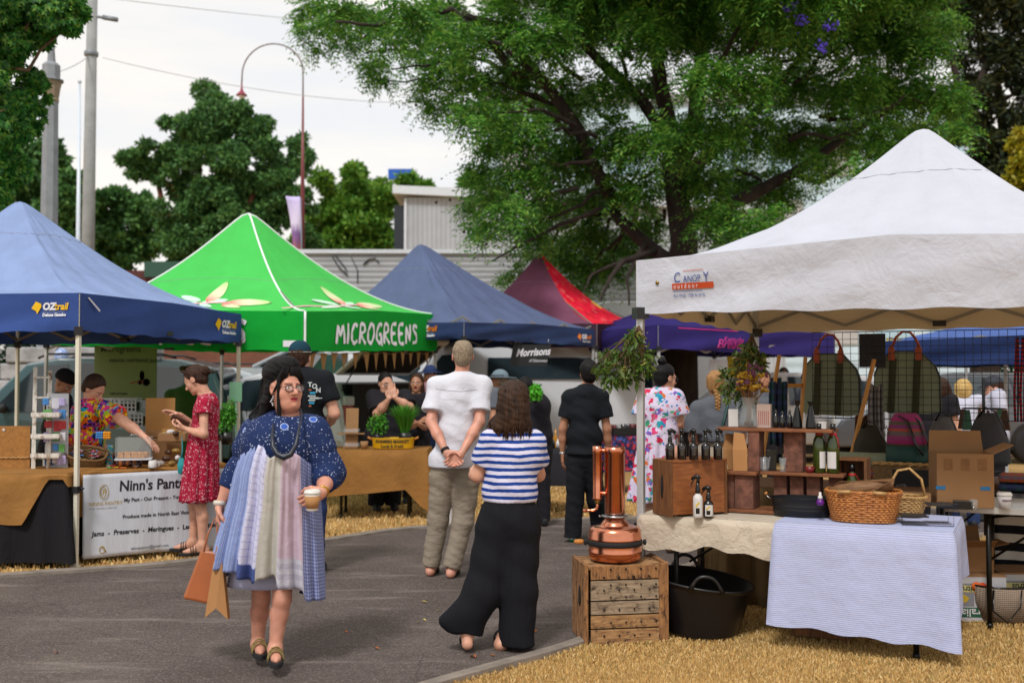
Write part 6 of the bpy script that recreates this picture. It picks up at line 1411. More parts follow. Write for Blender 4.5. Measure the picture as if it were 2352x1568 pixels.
def cap(p, mat, brim=None, bm=None, name='cap', up=.0, wide=False):
 Rm, c, q = p.Rm, p.J['head'], p.k**.5
 Pm = [dict(t='e', c=c+Rm@_v((0, -.015, .052+up))*q, r=_v((.086, .105, .088))*q, R=Rm, k=.02)]
 o = softobj(name, Pm, .006, mat, p.o, 1, planes=[(c+Rm@_v((0, 0, .042+up)), Rm@_v((0, .05, -1)))])
 if brim == 'front':
  mb = MB(); P_ = [Vector(c+Rm@(_v((.078*math.cos(a), .055+.105*math.sin(a), .048+up-.018*math.sin(a)))*q)) for a in np.linspace(0, math.pi, 12)]; mb.add(P_, [tuple(range(12))]); mb.build('brim', bm or mat, o, solid=.004)
 if brim == 'round':
  R0 = .105; R1 = .165 if not wide else .185; mb = MB(); V = []
  for rr, dz in ((.082, .045), (R0+.02, .038), (R1, .030)):
   for i in range(28): a = 2*math.pi*i/28; V.append(Vector(c+Rm@(_v((rr*math.cos(a), -.012+rr*1.12*math.sin(a), dz+up+.012*abs(math.cos(a))*(rr/.16)))*q)))
  mb.add(V, [(r*28+i, r*28+(i+1) % 28, (r+1)*28+(i+1) % 28, (r+1)*28+i) for r in (0, 1) for i in range(28)], 0, True); mb.build('brim', bm or mat, o, solid=.004)
 return o
f_grn = fabric('green_work_shirt', '#3c5a2a', .5, 7, .1, transl=0); f_olive = fabric('olive_hat', '#39442a', .3, 9, .1, transl=0); f_gt = fabric('grey_tee', '#5c6068', .6, 7, .1, transl=.03); f_beige = fabric('cream_trousers', '#a89c8c', .5, 7, .1, transl=0); f_teal = fabric('teal_cap_cloth', '#0e3646', .2, 9, .2, transl=0); f_denim = fabric('navy_denim', '#27365c', .4, 9, .4, transl=0)
f_dark = fabric('dark_cloth', '#1c1a20', .4, 7, .1, transl=0); f_slate = fabric('slate_shirt', '#5b6068', .5, 7, .1, transl=0); f_wtop = fabric('white_top', '#c2c4d6', .6, 8, .1, transl=.08)
simple('person in a black beanie bent over behind the preserves table', 143, 10.35, 1.62, 90, 1.1, 'tan', f_dark, f_dark, None, hy=105, nod=40, fine=True, pose=lambda q: dict(pel=q(125, 1030), belly=q(130, 980), chest=q(137, 940), neck=q(143, 908), head=q(148, 880), shR=q(150, 930, -.16), shL=q(140, 930, .16), elR=q(155, 985, -.2), elL=q(150, 985, .2), wrR=q(175, 1020, -.2), wrL=q(175, 1020, .2)))
pb = bpy.data.objects[[o.name for o in bpy.data.objects if o.get('label', '').startswith('person in a black beanie')][0]]
Rm = rotm(105, 40); hd = _v(W(148, 880, 10.35)-pb.location); softobj('beanie', [dict(t='e', c=hd+Rm@_v((0, -.02, .045)), r=_v((.090, .112, .098)), R=Rm, k=.02)], .007, M('black_knit', '#0c0b0f', .95, var=.2, bump=.5, bscale=120), pb, 1, planes=[(hd+Rm@_v((0, 0, .03)), Rm@_v((0, .25, -1)))])
p8 = simple('person in a green work shirt and olive hat seen from behind', 415, 13.6, 1.70, 20, 1.15, 'tan', f_grn, f_grn, m_brh, sleeve=1.7, nod=30, pose=lambda q: dict(head=q(440, 862, .05), neck=q(436, 888), chest=q(424, 920), belly=q(418, 955), pel=q(412, 990), shL=q(392, 908), shR=q(455, 905), elL=q(385, 955), elR=q(462, 955), wrL=q(395, 990, .2), wrR=q(450, 990, .2))); cap(p8, f_olive, 'round')
f_motif = f_blk
p9 = simple('man in a teal cap and a black t-shirt printed on the back', 697, 8.35, 1.80, 8, 1.08, 'fair', f_blk, f_denim, m_brh, sleeve=.6, loose=.03, pose=lambda q: dict(head=q(690, 822, .02), neck=q(692, 850), chest=q(694, 912), belly=q(695, 975), pel=q(696, 1040), shL=q(640, 872), shR=q(745, 872), elR=q(768, 950, -.02), elL=q(622, 950), wrR=q(745, 985, .18), wrL=q(640, 990, .1))); cap(p9, f_teal, 'front', None)
mb = MB(); mb.tube([Vector(p9.J['head']+p9.Rm@_v((.088*math.cos(a), -.012+.108*math.sin(a), .046))) for a in np.linspace(math.pi*.95, math.pi*2.05, 14)], .005, 6, flat=.6); mb.build('cap_band', M('cap_band', '#a8b0a0', .6, var=.1), p9.o)
m_tq = M('print_turquoise', '#2286ac', .7, var=.1); m_gr = M('print_grey', '#a8b0b0', .7, var=.1); m_rst = M('print_rust', '#a85a30', .7, var=.1)
def bk(x, y, off=-.155): return Vector(_v(W(x, y, 8.35+off)-p9.base))
for s_, cx_, cy_, mm, sz in (('T', 711, 884, m_gr, .05), ('O', 720, 888, m_gr, .05), ('N', 729, 897, m_gr, .05)):
 lettering(s_, p9.o, mm, lambda a, b, cx_=cx_, cy_=cy_: bk(cx_, cy_)+Vector((a-.012, 0, b-.012)), sz, bold=.002)
for dx, dy, w_, h_, mm in ((718, 902, 13, 5, m_tq), (716, 925, 12, 5, m_tq), (712, 895, 6, 3, m_rst), (712, 932, 6, 3, m_rst), (716, 909, 18, 3, m_gr), (722, 914, 22, 4, m_gr), (716, 919, 16, 3, m_gr), (736, 914, 8, 2, m_gr)):
 mb = MB(); a = bk(dx-w_/2, dy-h_/2); b = bk(dx+w_/2, dy-h_/2); c_ = bk(dx+w_/2, dy+h_/2); d_ = bk(dx-w_/2, dy+h_/2); mb.add([a, b, c_, d_], [(0, 1, 2, 3)]); mb.build('shirt_print', mm, p9.o, solid=.002)
p10 = simple('woman in black with spectacles laughing into her hands behind the potted herbs', 885, 12.25, 1.66, 168, 1.5, 'fair', f_dark, f_dark, m_bh, hy=150, nod=8, fine=True, sleeve=.75, h=.010, hh=.005, pose=lambda q: dict(head=q(886, 880), neck=q(888, 903), chest=q(892, 940), belly=q(893, 980), pel=q(893, 1015), shR=q(858, 910, .0), shL=q(930, 910, 0), elR=q(868, 950, -.12), elL=q(940, 936, -.12), wrR=q(894, 915, -.22), wrL=q(906, 913, -.22)), hands={'R': (.15, (.1, .9, 0), (.15, .1, 1)), 'L': (.15, (-.1, .9, 0), (-.25, .1, 1))}); glasses(p10)
p11 = simple('smiling woman with long brown hair in a black wrap top under the green tent', 955, 12.9, 1.62, 185, 1.0, 'tan', f_dark, f_dark, m_brh, fine=True, sleeve=.5, h=.011, hh=.005, neck=.095, pose=lambda q: dict(head=q(957, 880), neck=q(957, 905), shR=q(935, 915), shL=q(980, 915), elR=q(936, 960), elL=q(985, 958), wrR=q(962, 975, -.2), wrL=q(960, 972, -.2)))
rg = random.Random(2); p11.strands(m_brh, [([(g*.03, .0, .13), (g*.075, .0, .08), (g*.085, -.01, 0), (g*.085+rg.uniform(-.01, .02), rg.uniform(-.03, .03), -.10), (g*.09+rg.uniform(-.01, .02), rg.uniform(-.02, .05), -.20)], .010) for g in (-1, 1) for i in range(14)], 'hair_locks')
p12 = simple('person in a blue brimmed hat behind the smiling woman', 985, 13.6, 1.72, 200, 1.0, 'tan', fabric('pink_shirt', '#a8808a', .4, 7, .1), f_denim, m_brh, fine=True, pose=lambda q: dict(head=q(987, 862)), sleeve=1.5); cap(p12, f_denim, 'round')
p13 = simple('man in a grey felt hat and grey shirt partly hidden by the striped top', 1148, 12.4, 1.66, 290, 1.1, 'tan', f_slate, f_dark, m_gh, fine=True, hy=285, sleeve=.6, pose=lambda q: dict(head=q(1146, 876), neck=q(1149, 898)))
hatm = fabric('felt_hat', '#6a7a84', .2, 9, .3, transl=0); cap(p13, hatm, 'round', wide=True, up=.01)
mb = MB(); mb.lathe([(.098, 0), (.100, .012), (.097, .026)], 26, Vector(p13.J['head']+_v((0, 0, .055))), sy=1.05); mb.build('hat_band', M('hat_band', '#3a444c', .8), p13.o)
f_flo = floral('white_floral_dress', '#cfc4da', ['#c22a48', '#1f86b0', '#c86a28', '#c83a6a', '#3a8a6a', '#7a5ab0', '#c22a48', '#2a9aa8'], 13, .40, 26, ['#cfc4da', '#c83a5a', '#cfc4da', '#3f7ac0', '#cfc4da', '#4a9a70'], .34)
w14 = Person('woman with a dark bun and sunglasses in a white dress printed with bright flowers', Vector((W(1520, 861, 9.35).x, 9.35, 0)), 1.66, 35, 1.12, 'fair', .010)
q = Q(w14); w14.set(head=q(1529, 868, 0), neck=q(1521, 895), chest=q(1519, 940), belly=q(1515, 985), pel=q(1510, 1035), shL=q(1482, 912, .05), shR=q(1553, 912, -.05), elR=q(1560, 972, -.05), elL=q(1476, 972, .06), wrR=q(1556, 1020, .12), wrL=q(1486, 1020, .2), knL=q(1498, 1150), knR=q(1512, 1150))
w14.hy = 62; w14.nod = 8; w14.build(hh=.005); w14.top(f_flo, hem=1.0, sleeve=.62, loose=.02, slr=1.5, name='dress_bodice', neck=.07); dressskirt(w14, f_flo, 985, 1150, (1478, 1552), (1446, 1558), depth=.8, n=11, amp=.02)
w14.shorthair(m_bh, thick=.014, low=-.04); Rm, c = w14.Rm, w14.J['head']; softobj('hair_bun', [dict(t='e', c=c+Rm@_v((0, -.06, .14)), r=_v((.042, .040, .042)), R=Rm, k=.02)], .006, m_bh, w14.o, 1, .005, 80, 2); glasses(w14, True); w14.shoes(m_leab)
w15 = Person('woman with a blonde braid, blue scrunchie and grey t-shirt', Vector((W(1645, 861, 9.75).x, 9.75, 0)), 1.64, 5, 1.12, 'fair', .010)
q = Q(w15); w15.set(head=q(1643, 883, .02), neck=q(1645, 915), chest=q(1648, 960), belly=q(1650, 1005), pel=q(1650, 1045), shL=q(1602, 938), shR=q(1696, 938), elL=q(1592, 1005), elR=q(1704, 1000, .02), wrL=q(1600, 1050, .08), wrR=q(1700, 1045, .15))
w15.hy = 10; w15.build(fine=False); w15.top(f_gt, hem=1.0, sleeve=.8, loose=.045, slr=1.6, neck=.07); w15.trousers(f_beige, waist=1.05); w15.shorthair(m_blh, thick=.018, low=-.07); w15.shoes(m_shoew)
c = w15.J['head']; mb = MB()
for i in range(9):
 for g in (-1, 1): mb.ball((c[0]-.005+g*.012*(1-i/14), c[1]-.115-.025*math.sin(i*.5), c[2]-.06-i*.030-(.015 if g > 0 else 0)), (.022-.0012*i, .018, .022-.0008*i), 10)
mb.lathe([(.014, 0), (.022, -.02), (.012, -.07), (.002, -.09)], 10, (c[0], c[1]-.12, c[2]-.35)); mb.build('braid', m_blh, w15.o)
mb = MB(); mb.lathe([(.012, -.018), (.030, -.010), (.034, .0), (.028, .012), (.012, .018)], 14, (c[0], c[1]-.12, c[2]-.34)); mb.build('scrunchie', M('scrunchie_blue', '#5a9ab0', .8, var=.2, scale=60), w15.o)
mb = MB(); mb.tube([Vector(q(1672, 928, -.02)), Vector(q(1670, 935, -.13)), Vector(q(1660, 975, -.155)), Vector(q(1645, 1025, -.13))], .012, 6, flat=.3); mb.build('bag_strap', M('teal_strap', '#14403c', .6), w15.o)
p16 = simple('woman with short blonde hair in a loose white sleeveless top at the far stall', 2208, 10.8, 1.60, 20, 1.0, 'fair', f_wtop, f_denim, m_lbh, hy=30, sleeve=0, loose=.05, thick=.024, hem=.88, pose=lambda q: dict(head=q(2213, 900, .02), neck=q(2210, 925)))
mb = MB(); q = Q(p16); mb.tube([Vector(q(2225, 935, -.04)), Vector(q(2215, 950, -.16)), Vector(q(2195, 990, -.19)), Vector(q(2172, 1030, -.12))], .01, 6, flat=.3); mb.build('bag_strap', m_tan, p16.o)
p17 = simple('man in a dark cap facing left beside the spinning rack at the far stall', 2283, 11.3, 1.66, 280, 1.0, 'fair', f_wtop, f_dark, m_brh, fine=True, hy=275, nod=10, pose=lambda q: dict(head=q(2280, 892), neck=q(2286, 915))); cap(p17, M('cap_charcoal', '#2a2d36', .8), 'front')
p18 = simple('person with long brown curls in a charcoal shirt behind the hanging green bags', 2140, 10.3, 1.62, 30, 1.05, 'fair', f_dark, f_dark, m_brh, thick=.03, low=-.1, pose=lambda q: dict(head=q(2160, 898), neck=q(2155, 925)))
rg = random.Random(4); p18.strands(m_brh, [([(g*.04, -.03, .12), (g*.09, -.05, .06), (g*.10+rg.uniform(-.01, .01), -.06, -.02), (g*.10+rg.uniform(-.02, .02), -.07, -.1), (g*.09+rg.uniform(-.03, .03), -.07, -.2)], .013) for g in (-1, -.5, .5, 1) for i in range(8)], 'hair_locks')
simple('distant woman in a teal top with long dark hair beside the white tent leg', 1800, 19.0, 1.66, 200, 1.0, 'tan', fabric('teal_top', '#0f6a70', .3, 7, .1), f_denim, m_brh, sleeve=0, thick=.03, low=-.12, h=.016, hh=.01)
simple('distant person with dark hair behind the dried flowers', 1755, 14.5, 1.60, 180, 1.0, 'tan', f_slate, f_dark, m_bh, thick=.02, h=.014, hh=.01)
simple('distant person in a blue and white head scarf passing behind the teal wagon', 141, 18.2, 1.98, 90, 1.0, 'tan', f_denim, f_dark, None, h=.016, hh=.01)
for o in bpy.data.objects:
 if o.get('label', '').startswith('distant person in a blue and white'):
  softobj('head_scarf', [Ell((0, 0, 1.88), (.10, .12, .13), 90)], .01, floral('scarf_print', '#8aa0d0', ['#d8dcea', '#4a68b0', '#b8c4e0'], 30, .4), o, 1)
p22 = simple('person in a black jacket half hidden behind the striped top', 1226, 10.9, 1.66, 350, 1.1, 'tan', f_dark, f_dark, m_bh, sleeve=1.9, pose=lambda q: dict(head=q(1206, 893), neck=q(1212, 915), shR=q(1245, 932), shL=q(1185, 935), elR=q(1252, 1000, -.03), wrR=q(1250, 1055, .1)))
m_copper = M('polished_copper', '#d48a6c', .22, 1.0, var=.10, scale=14, bump=.05, bscale=30); m_steel = M('steel', '#a8aaad', .25, 1.0, var=.05); m_brass = M('brass', '#8d7434'); m_kn = wood('turned_wood', '#a8692c', '#c8863e', 4)
m_crate = wood('weathered_planks', '#6a4426', '#a8794a', 2.2, (14, 14, 1.6), .85, .5, dark='#2c1a10'); m_crate2 = wood('weathered_boards', '#7a5230', '#b08a5c', 2.5, (1.6, 5, 12), .85, .5, dark='#382216'); m_cr3 = wood('grey_boards', '#6e5c4a', '#a69278', 2.5, (1.6, 5, 12), .9, .5, dark='#33261c'); m_box = wood('warm_plywood', '#6f3c18', '#96592a', 2.5, (2, 2, 10), .55, .15); m_boxd = wood('old_oak', '#4a2a12', '#7a4c22', 3, (9, 9, 1), .7, .4)
m_brick = M('old_red_timber', '#6a4436', .9, var=.5, scale=18, bump=.6, bscale=30); m_board = wood('shelf_board', '#5e3318', '#8a5530', 3, (2, 8, 12), .7, .3); m_amber = M('black_bottle', '#0c0b0d', .12, var=0, coat=.6); m_label = M('label_white', '#c9c6c4', .7, var=.05); m_plast = glass('clear_plastic', (.6, .65, .7, 1), .05, .2); m_gl = glass('clear_glass', (.45, .5, .5, 1), .02, .16)
m_card = M('cardboard', '#8f6a45', .9, var=.08, scale=4); m_wick = wood('wicker_honey', '#8a4e1e', '#c4823e', 20, (1, 1, 1), .5, .4); m_wick2 = wood('wicker_pale', '#96703e', '#bf9a62', 20, (1, 1, 1), .6, .4); m_wickd = wood('wicker_dark', '#5c4426', '#8c6c42', 20, (1, 1, 1), .7, .4); m_rub = M('black_rubber', '#101013', .38, var=.1, scale=20)
m_wine = M('wine_glass_green', '#2c3a0c', .08, var=.1, coat=.5); m_foil = M('foil_black', '#0c0e10', .25, var=.1); m_redr = M('red_ribbon', '#a0121c', .6, var=.1); m_yel2 = M('lemon_yellow', '#c8a818', .7, var=.1); m_purp = M('purple_liquid', '#5a1478', .15, var=0); m_grb = M('sage_canvas', '#44513c', .85, var=.08, bump=.1, bscale=200); m_web = M('olive_webbing', '#34381a', .7, var=.15); m_oran = M('orange_leather', '#a44a24', .5, var=.1, scale=20); m_wirem = M('mesh_wire', '#1e2024', .5, .5, var=0)
def at(x, y, z): return G(x, y, z)
def put(mb, name, mats, label, cat, loc, rz=0, group=None, **kw): return single(mb, name, mats, label, cat, loc, rz, group, **kw)
c0 = at(1352, 1481, 0.0); crate = thing('wooden_crate', 'weathered plank crate with rows of nail holes standing under the copper still', 'crate', c0, R_(9))
w_, d_, h_ = .455, .34, .455
for i, (z0, z1) in enumerate(((.0, .085), (.09, .165), (.17, .245), (.25, .365), (.37, .45))):
 mb = MB(); mb.box((w_/2-.01, .006+.003*(i % 2), (z0+z1)/2), (w_-.05, .016, z1-z0-.003)); mb.build('front_board', [m_crate2, m_crate, m_cr3][(0, 0, 2, 2, 1)[i]], crate, bevel=.002)
mb = MB()
for r, z in enumerate((.05, .125, .20, .27, .31, .34, .385, .43)):
 for j in range(4):
  x = .09+j*.09+(.04 if r % 2 else 0); mb.lathe([(.0, 0), (.006, 0), (.006, .003)], 8, T=Matrix.Translation((x, -.0075, z)) @ Matrix.Rotation(math.pi/2, 4, 'X'))
mb.build('nail_holes', M('hole_black', '#0c0806', .9, var=0), crate)
mb = MB(); mb.box((w_-.018, .012, h_/2), (.036, .03, h_)); mb.build('corner_post', m_crate, crate, bevel=.002)
for k_, x in enumerate((-.012, w_+.012)):
 for j in range(2): mb = MB(); mb.box((x, d_*(.25+.5*j), h_/2+.004), (.024, d_/2-.004, h_)); sp_ = mb.build('end_board', m_crate, crate, bevel=.003)
 mb = MB(); mb.lathe([(0, 0), (.03, 0), (.03, .002)], 16, T=Matrix.Translation((x-.0135, d_*.35, .26)) @ Matrix.Rotation(-math.pi/2, 4, 'Y') @ Matrix.Scale(2.0, 4, (1, 0, 0))); mb.build('hand_hole', MATS['hole_black'], sp_)
mb = MB(); mb.box((w_/2, d_, h_/2), (w_, .016, h_-.01)); mb.build('back_board', m_crate2, crate); mb = MB(); mb.box((w_/2, d_/2, h_-.02), (w_-.01, d_-.03, .018)); mb.build('top_board', m_crate2, crate)
sc = at(1414, 1286, .455); still = thing('copper_still', 'polished copper still with tall column and side condenser on the plank crate', 'still', (sc.x, sc.y+.04, .452))
mb = MB(); mb.lathe([(.13, 0), (.152, .012), (.158, .04), (.158, .048), (.162, .052), (.158, .058), (.158, .088), (.158, .125), (.161, .128), (.158, .134), (.155, .172), (.148, .192), (.125, .200), (.088, .204), (.084, .212), (.070, .232), (.060, .238), (.060, .25)], 48); mb.build('boiler', m_copper, still)
mb = MB(); mb.lathe([(.160, .090), (.1635, .092), (.1635, .120), (.160, .122)], 48); mb.build('band', m_shoeb if False else m_sole, still)
for g in (-1, 1):
 mb = MB(); mb.lathe([(.006, 0), (.017, .004), (.017, .018), (.006, .022)], 14, T=Matrix.Translation((g*.165, -.01, .106)) @ Matrix.Rotation(g*math.pi/2, 4, 'Y')); mb.build('band_knob', m_sole, still)
mb = MB(); mb.lathe([(.004, 0), (.014, .004), (.016, .03), (.013, .052), (.006, .058)], 14, T=Matrix.Translation((-.187, -.01, .108)) @ Matrix.Rotation(-math.pi/2, 4, 'Y')); mb.build('handle', m_kn, still)
mb = MB(); mb.lathe([(.056, .238), (.056, .276), (.061, .276)], 32); mb.build('steel_neck', m_steel, still)
mb = MB(); mb.lathe([(.066, .252), (.080, .255), (.080, .264), (.066, .267)], 32); mb.box((.088, -.0, .26), (.03, .02, .018)); mb.tube([(-.085, -.02, .26), (-.098, -.02, .26)], .006, 8); mb.build('clamp', m_steel, still)
mb = MB(); mb.lathe([(.057, .272), (.061, .276), (.061, .630), (.064, .632), (.064, .668), (.058, .670), (0, .668)], 40); mb.build('column', m_copper, still)
mb = MB(); mb.lathe([(.012, .352), (.027, .358), (.029, .366), (.0265, .370), (.0265, .63), (.029, .634), (.029, .672), (.02, .675), (0, .675)], 26, (-.104, 0, 0)); mb.build('condenser', m_copper, still)
for z in (.648, .395): mb = MB(); mb.tube([(-.09, -.01, z), (-.04, -.02, z)], .010, 10); mb.tube([(-.078, -.012, z), (-.070, -.014, z)], .014, 8); mb.build('connector', m_copper, still)
mb = MB(); mb.lathe([(.013, .333), (.015, .336), (.015, .35), (.013, .352)], 8, (-.104, 0, 0)); mb.build('nut', m_brass, still)
mb = MB(); mb.tube([(-.104, 0, .34), (-.104, 0, .315), (-.109, 0, .302), (-.124, 0, .294), (-.150, 0, .291), (-.185, 0, .290)], .0085, 10); mb.tube([(-.18, 0, .290), (-.188, 0, .290)], .011, 10); mb.build('spout', m_copper, still)
tub = thing('rubber_tub', 'large black flexible tub with looped handles below the cream cloth', 'tub', (1.145, 6.40, 0.0), R_(-20)); prof = [(.0, .012), (.195, .006), (.205, .012)]
for i in range(22): z = .02+i*.013; prof += [(.207+.093*z/.32, z), (.2115+.093*z/.32, z+.006)]
prof += [(.303, .315), (.310, .318), (.308, .330), (.296, .326), (.205, .03), (0, .028)]
mb = MB(); mb.lathe(prof, 56); o = mb.build('tub_body', m_rub, tub)
for v in o.data.vertices: v.co.z += .035*(v.co.x/.3)*-1*(v.co.z/.3)
for a0 in (R_(-75), R_(120)):
 mb = MB(); pts = []
 for t in np.linspace(-1, 1, 13): a = a0+t*.30; pts.append((.304*math.cos(a), .304*math.sin(a), .315-.035*math.cos(a)+.085*(1-abs(t)**2.6)))
 mb.tube(pts, [.02]+[.011]*11+[.02], 8); mb.build('handle', m_rub, tub)
A, B = at(1541, 1187, TZ+.012), at(1681, 1178, TZ+.012); ex = (B-A); wl = .40; ex.normalize(); ang = math.atan2(ex.y, ex.x)
cab = thing('wooden_box', 'upturned warm brown wooden box carrying five black spray bottles', 'box', A, ang)
mb = MB(); mb.box((.20, .012, .165), (.376, .012, .31)); mb.build('front_panel', m_box, cab); mb = MB(); mb.box((.006, .10, .165), (.018, .20, .33)); e1 = mb.build('end_panel', m_boxd, cab, bevel=.002); mb = MB(); mb.box((.394, .10, .165), (.018, .20, .33)); mb.build('end_panel', m_boxd, cab, bevel=.002)
mb = MB(); mb.box((.20, .10, .326), (.40, .20, .014)); mb.build('top_panel', m_box, cab, bevel=.002); mb = MB(); mb.box((.20, .192, .165), (.376, .012, .31)); mb.build('back_panel', m_box, cab)
mb = MB(); mb.lathe([(0, 0), (.022, 0), (.022, .003)], 16, T=Matrix.Translation((-.0035, .09, .17)) @ Matrix.Rotation(-math.pi/2, 4, 'Y') @ Matrix.Scale(3.2, 4, (1, 0, 0)) @ Matrix.Scale(.6, 4, (0, 1, 0))); mb.build('hand_hole', MATS['hole_black'], e1)
def spray(label, loc, h, r, bm, rz, labelm=None, flower=False, group=None):
 t = thing('spray_bottle', label, 'bottle', loc, rz, group); b = h*.55
 mb = MB(); mb.lathe([(r*.9, 0), (r, .004), (r, b*.78), (r*.92, b*.88), (r*.5, b*.98), (r*.42, b), (r*.42, b*1.06)], 22); mb.build('body', bm, t)
 mb = MB(); mb.lathe([(r*.5, b*1.02), (r*.52, b*1.04), (r*.5, b*1.22), (r*.36, b*1.3), (r*.34, b*1.5)], 14); mb.tube([(-r*.5, 0, h*.90), (r*.2, 0, h*.95), (r*1.1, 0, h*.90), (r*1.35, 0, h*.86)], [r*.42, r*.46, r*.34, r*.18], 8); mb.tube([(r*.7, 0, h*.88), (r*1.2, 0, h*.80), (r*1.5, 0, h*.72)], [r*.16, r*.14, r*.08], 6); mb.tube([(-r*.1, 0, b*1.45), (-r*.05, 0, h*.93)], r*.36, 8); mb.build('trigger', m_foil, t)
 def wrap(z0, z1, a0, a1, m, nm, rr=1.015):
  mb = MB(); mb.grid(lambda u, v: (r*rr*math.cos(a0+(a1-a0)*u), r*rr*math.sin(a0+(a1-a0)*u), z0+(z1-z0)*v), 10, 1); mb.build(nm, m, t)
 if labelm:
  wrap(b*.10, b*.74, -rz-math.pi/2-.9, -rz-math.pi/2+.9, labelm, 'label'); wrap(b*.18, b*.42, -rz-math.pi/2-.6, -rz-math.pi/2+.2, m_foil, 'label_patch', 1.03)
  for i in range(3): wrap(b*(.45+.06*i), b*(.55+.06*i), -rz-math.pi/2-.65+.25*i, -rz-math.pi/2-.35+.25*i, m_yel2, 'label_flower', 1.035+.005*i)
 else:
  for i in range(4): wrap(b*(.30+.1*i), b*(.32+.1*i), -rz-math.pi/2-.45, -rz-math.pi/2+.35, MATS.get('text_grey') or M('text_grey', '#5a5a5c', .6, var=0), 'label_text', 1.01)
 return t
for i, (x, rz) in enumerate(((1539, 0.0), (1566, 1.3), (1593, 2.0), (1621, .1), (1649, .5))):
 p = at(x, 1055, TZ+.345); spray('%s black spray bottle from the left on top of the brown wooden box' % ordw(i), (p.x, p.y, TZ+.345), .185, .027, m_amber, rz, group='black spray bottles')
p = at(1603, 1188, TZ+.012); spray('tall white spray bottle with yellow flower label before the box', (p.x, p.y, TZ+.012), .255, .0285, m_label, 2.6, m_label)
p = at(1628, 1188, TZ+.012); spray('short black spray bottle with a white flower label before the box', (p.x, p.y+.01, TZ+.012), .185, .0285, m_amber, 2.6, m_label)
sh = thing('plank_shelf', 'stepped display shelf of planks on rough old timber blocks', 'shelf', S(.42, .38), math.atan2(ru_.y, ru_.x))
TB = TZ+.012
def blk(a0, a1, b0, b1, z0, z1, nm='block', m=None): mb = MB(); mb.box(((a0+a1)/2, (b0+b1)/2, (z0+z1)/2), (a1-a0, b1-b0, z1-z0)); return mb.build(nm, m or m_brick, sh, bevel=.004)
blk(-.03, .66, -.10, .16, TB, TB+.02, 'board', m_board); blk(-.02, .055, -.06, .10, TB+.02, .94, 'block'); blk(.060, .175, -.075, .10, TB+.02, .94)
blk(-.03, .20, -.10, .14, .94, .962, 'board', m_board); blk(.20, .70, -.02, .18, .941, .961, 'board', m_board)
for a in (.27, .37, .47, .60): blk(a, a+.08, .05, .16, TB+.02, .94)
blk(.135, .205, -.04, .10, .962, 1.205); blk(.34, .455, .02, .12, .962, 1.205); blk(-.06, .64, -.05, .17, 1.205, 1.225, 'board', m_board)
def so(a, b, z): p = S(.42+a, .38+b, z); return p
jug = thing('glass_jug', 'clear glass jug of dried yellow and purple flowers on the top plank', 'jug', so(.12, .05, 1.226))
mb = MB(); mb.lathe([(0, .004), (.058, .002), (.064, .012), (.060, .05), (.044, .12), (.040, .15), (.047, .185), (.045, .186), (.038, .15), (.042, .12), (.058, .05), (.06, .014), (0, .012)], 30); mb.build('glass', m_gl, jug)
mb = MB(); mb.tube([(-.045, 0, .165), (-.072, 0, .155), (-.074, 0, .10), (-.052, 0, .085)], .005, 8); mb.build('handle', m_gl, jug)
bq_ = thing('dried_flowers', 'bunch of dried yellow yarrow and dusty purple blooms in the glass jug', 'flowers', so(.12, .05, 1.232)); rg = random.Random(8); mb = MB(); ms = [MB(), MB()]
for i in range(46):
 a = rg.uniform(0, 6.28); r = rg.uniform(.0, .105); hgt = rg.uniform(.21, .32)-(.0 if i % 3 else -.03); tip = Vector((r*math.cos(a)+.005, r*math.sin(a)*.8, hgt+.02*(1-r/.09)))
 mb.tube([(r*.3*math.cos(a+2), r*.3*math.sin(a+2), .005), (r*.2*math.cos(a), r*.2*math.sin(a), .13), tip], .0017, 4)
 k = ms[1 if (i % 3 == 0) else 0]
 for j in range(9): k.ball(tip+Vector((rg.gauss(0, .009), rg.gauss(0, .009), rg.gauss(.0, .005)+(.018 if i % 3 == 0 else 0))), rg.uniform(.006, .011), 6)
mb.build('stems', M('dry_stem', '#7a4a20', .8, var=.2), bq_); ms[0].build('yellow_heads', M('yarrow', '#b08a28', .9, var=.3, scale=60), bq_); ms[1].build('purple_heads', M('statice', '#6c3e58', .9, var=.3, scale=60), bq_)
def bx_(name, label, cat, loc, dim, m, rz=0.0, group=None, bevel=.002):
 mb = MB(); mb.box((0, 0, dim[2]/2), dim); return put(mb, name, m, label, cat, loc, rz, group, bevel=bevel)
aS = math.atan2(ru_.y, ru_.x)
cb = thing('soap_box', 'pink printed card box of small rods beside the glass jug', 'box', so(.215, .06, 1.226), aS); mb = MB(); mb.box((0, 0, .072), (.085, .04, .144)); mb.build('carton', M('pink_card', '#b09a90', .8, var=.05), cb)
for i in range(6): mb = MB(); mb.box((-.03+i*.012, -.0215, .06), (.004, .003, .085)); mb.build('printed_rod', M('rod_red', '#a06058', .7), cb)
bx_('card', 'small white information card propped left of the glass jug', 'card', so(.02, .06, 1.226), (.06, .006, .11), m_label, aS+.3);
for i, (a, h, r) in enumerate(((.285, .115, .017), (.325, .105, .016), (.370, .11, .018))):
 mb = MB(); mb.lathe([(r*.9, 0), (r, .003), (r, h*.62), (r*.5, h*.72), (r*.42, h*.75), (r*.45, h*.80), (r*.45, h*.95), (r*.15, h)], 16); put(mb, 'dropper_bottle', m_amber, '%s small black bottle in the row right of the pink box' % ordw(i), 'bottle', so(a, .06, 1.226), 0, 'small black bottles on the top plank')
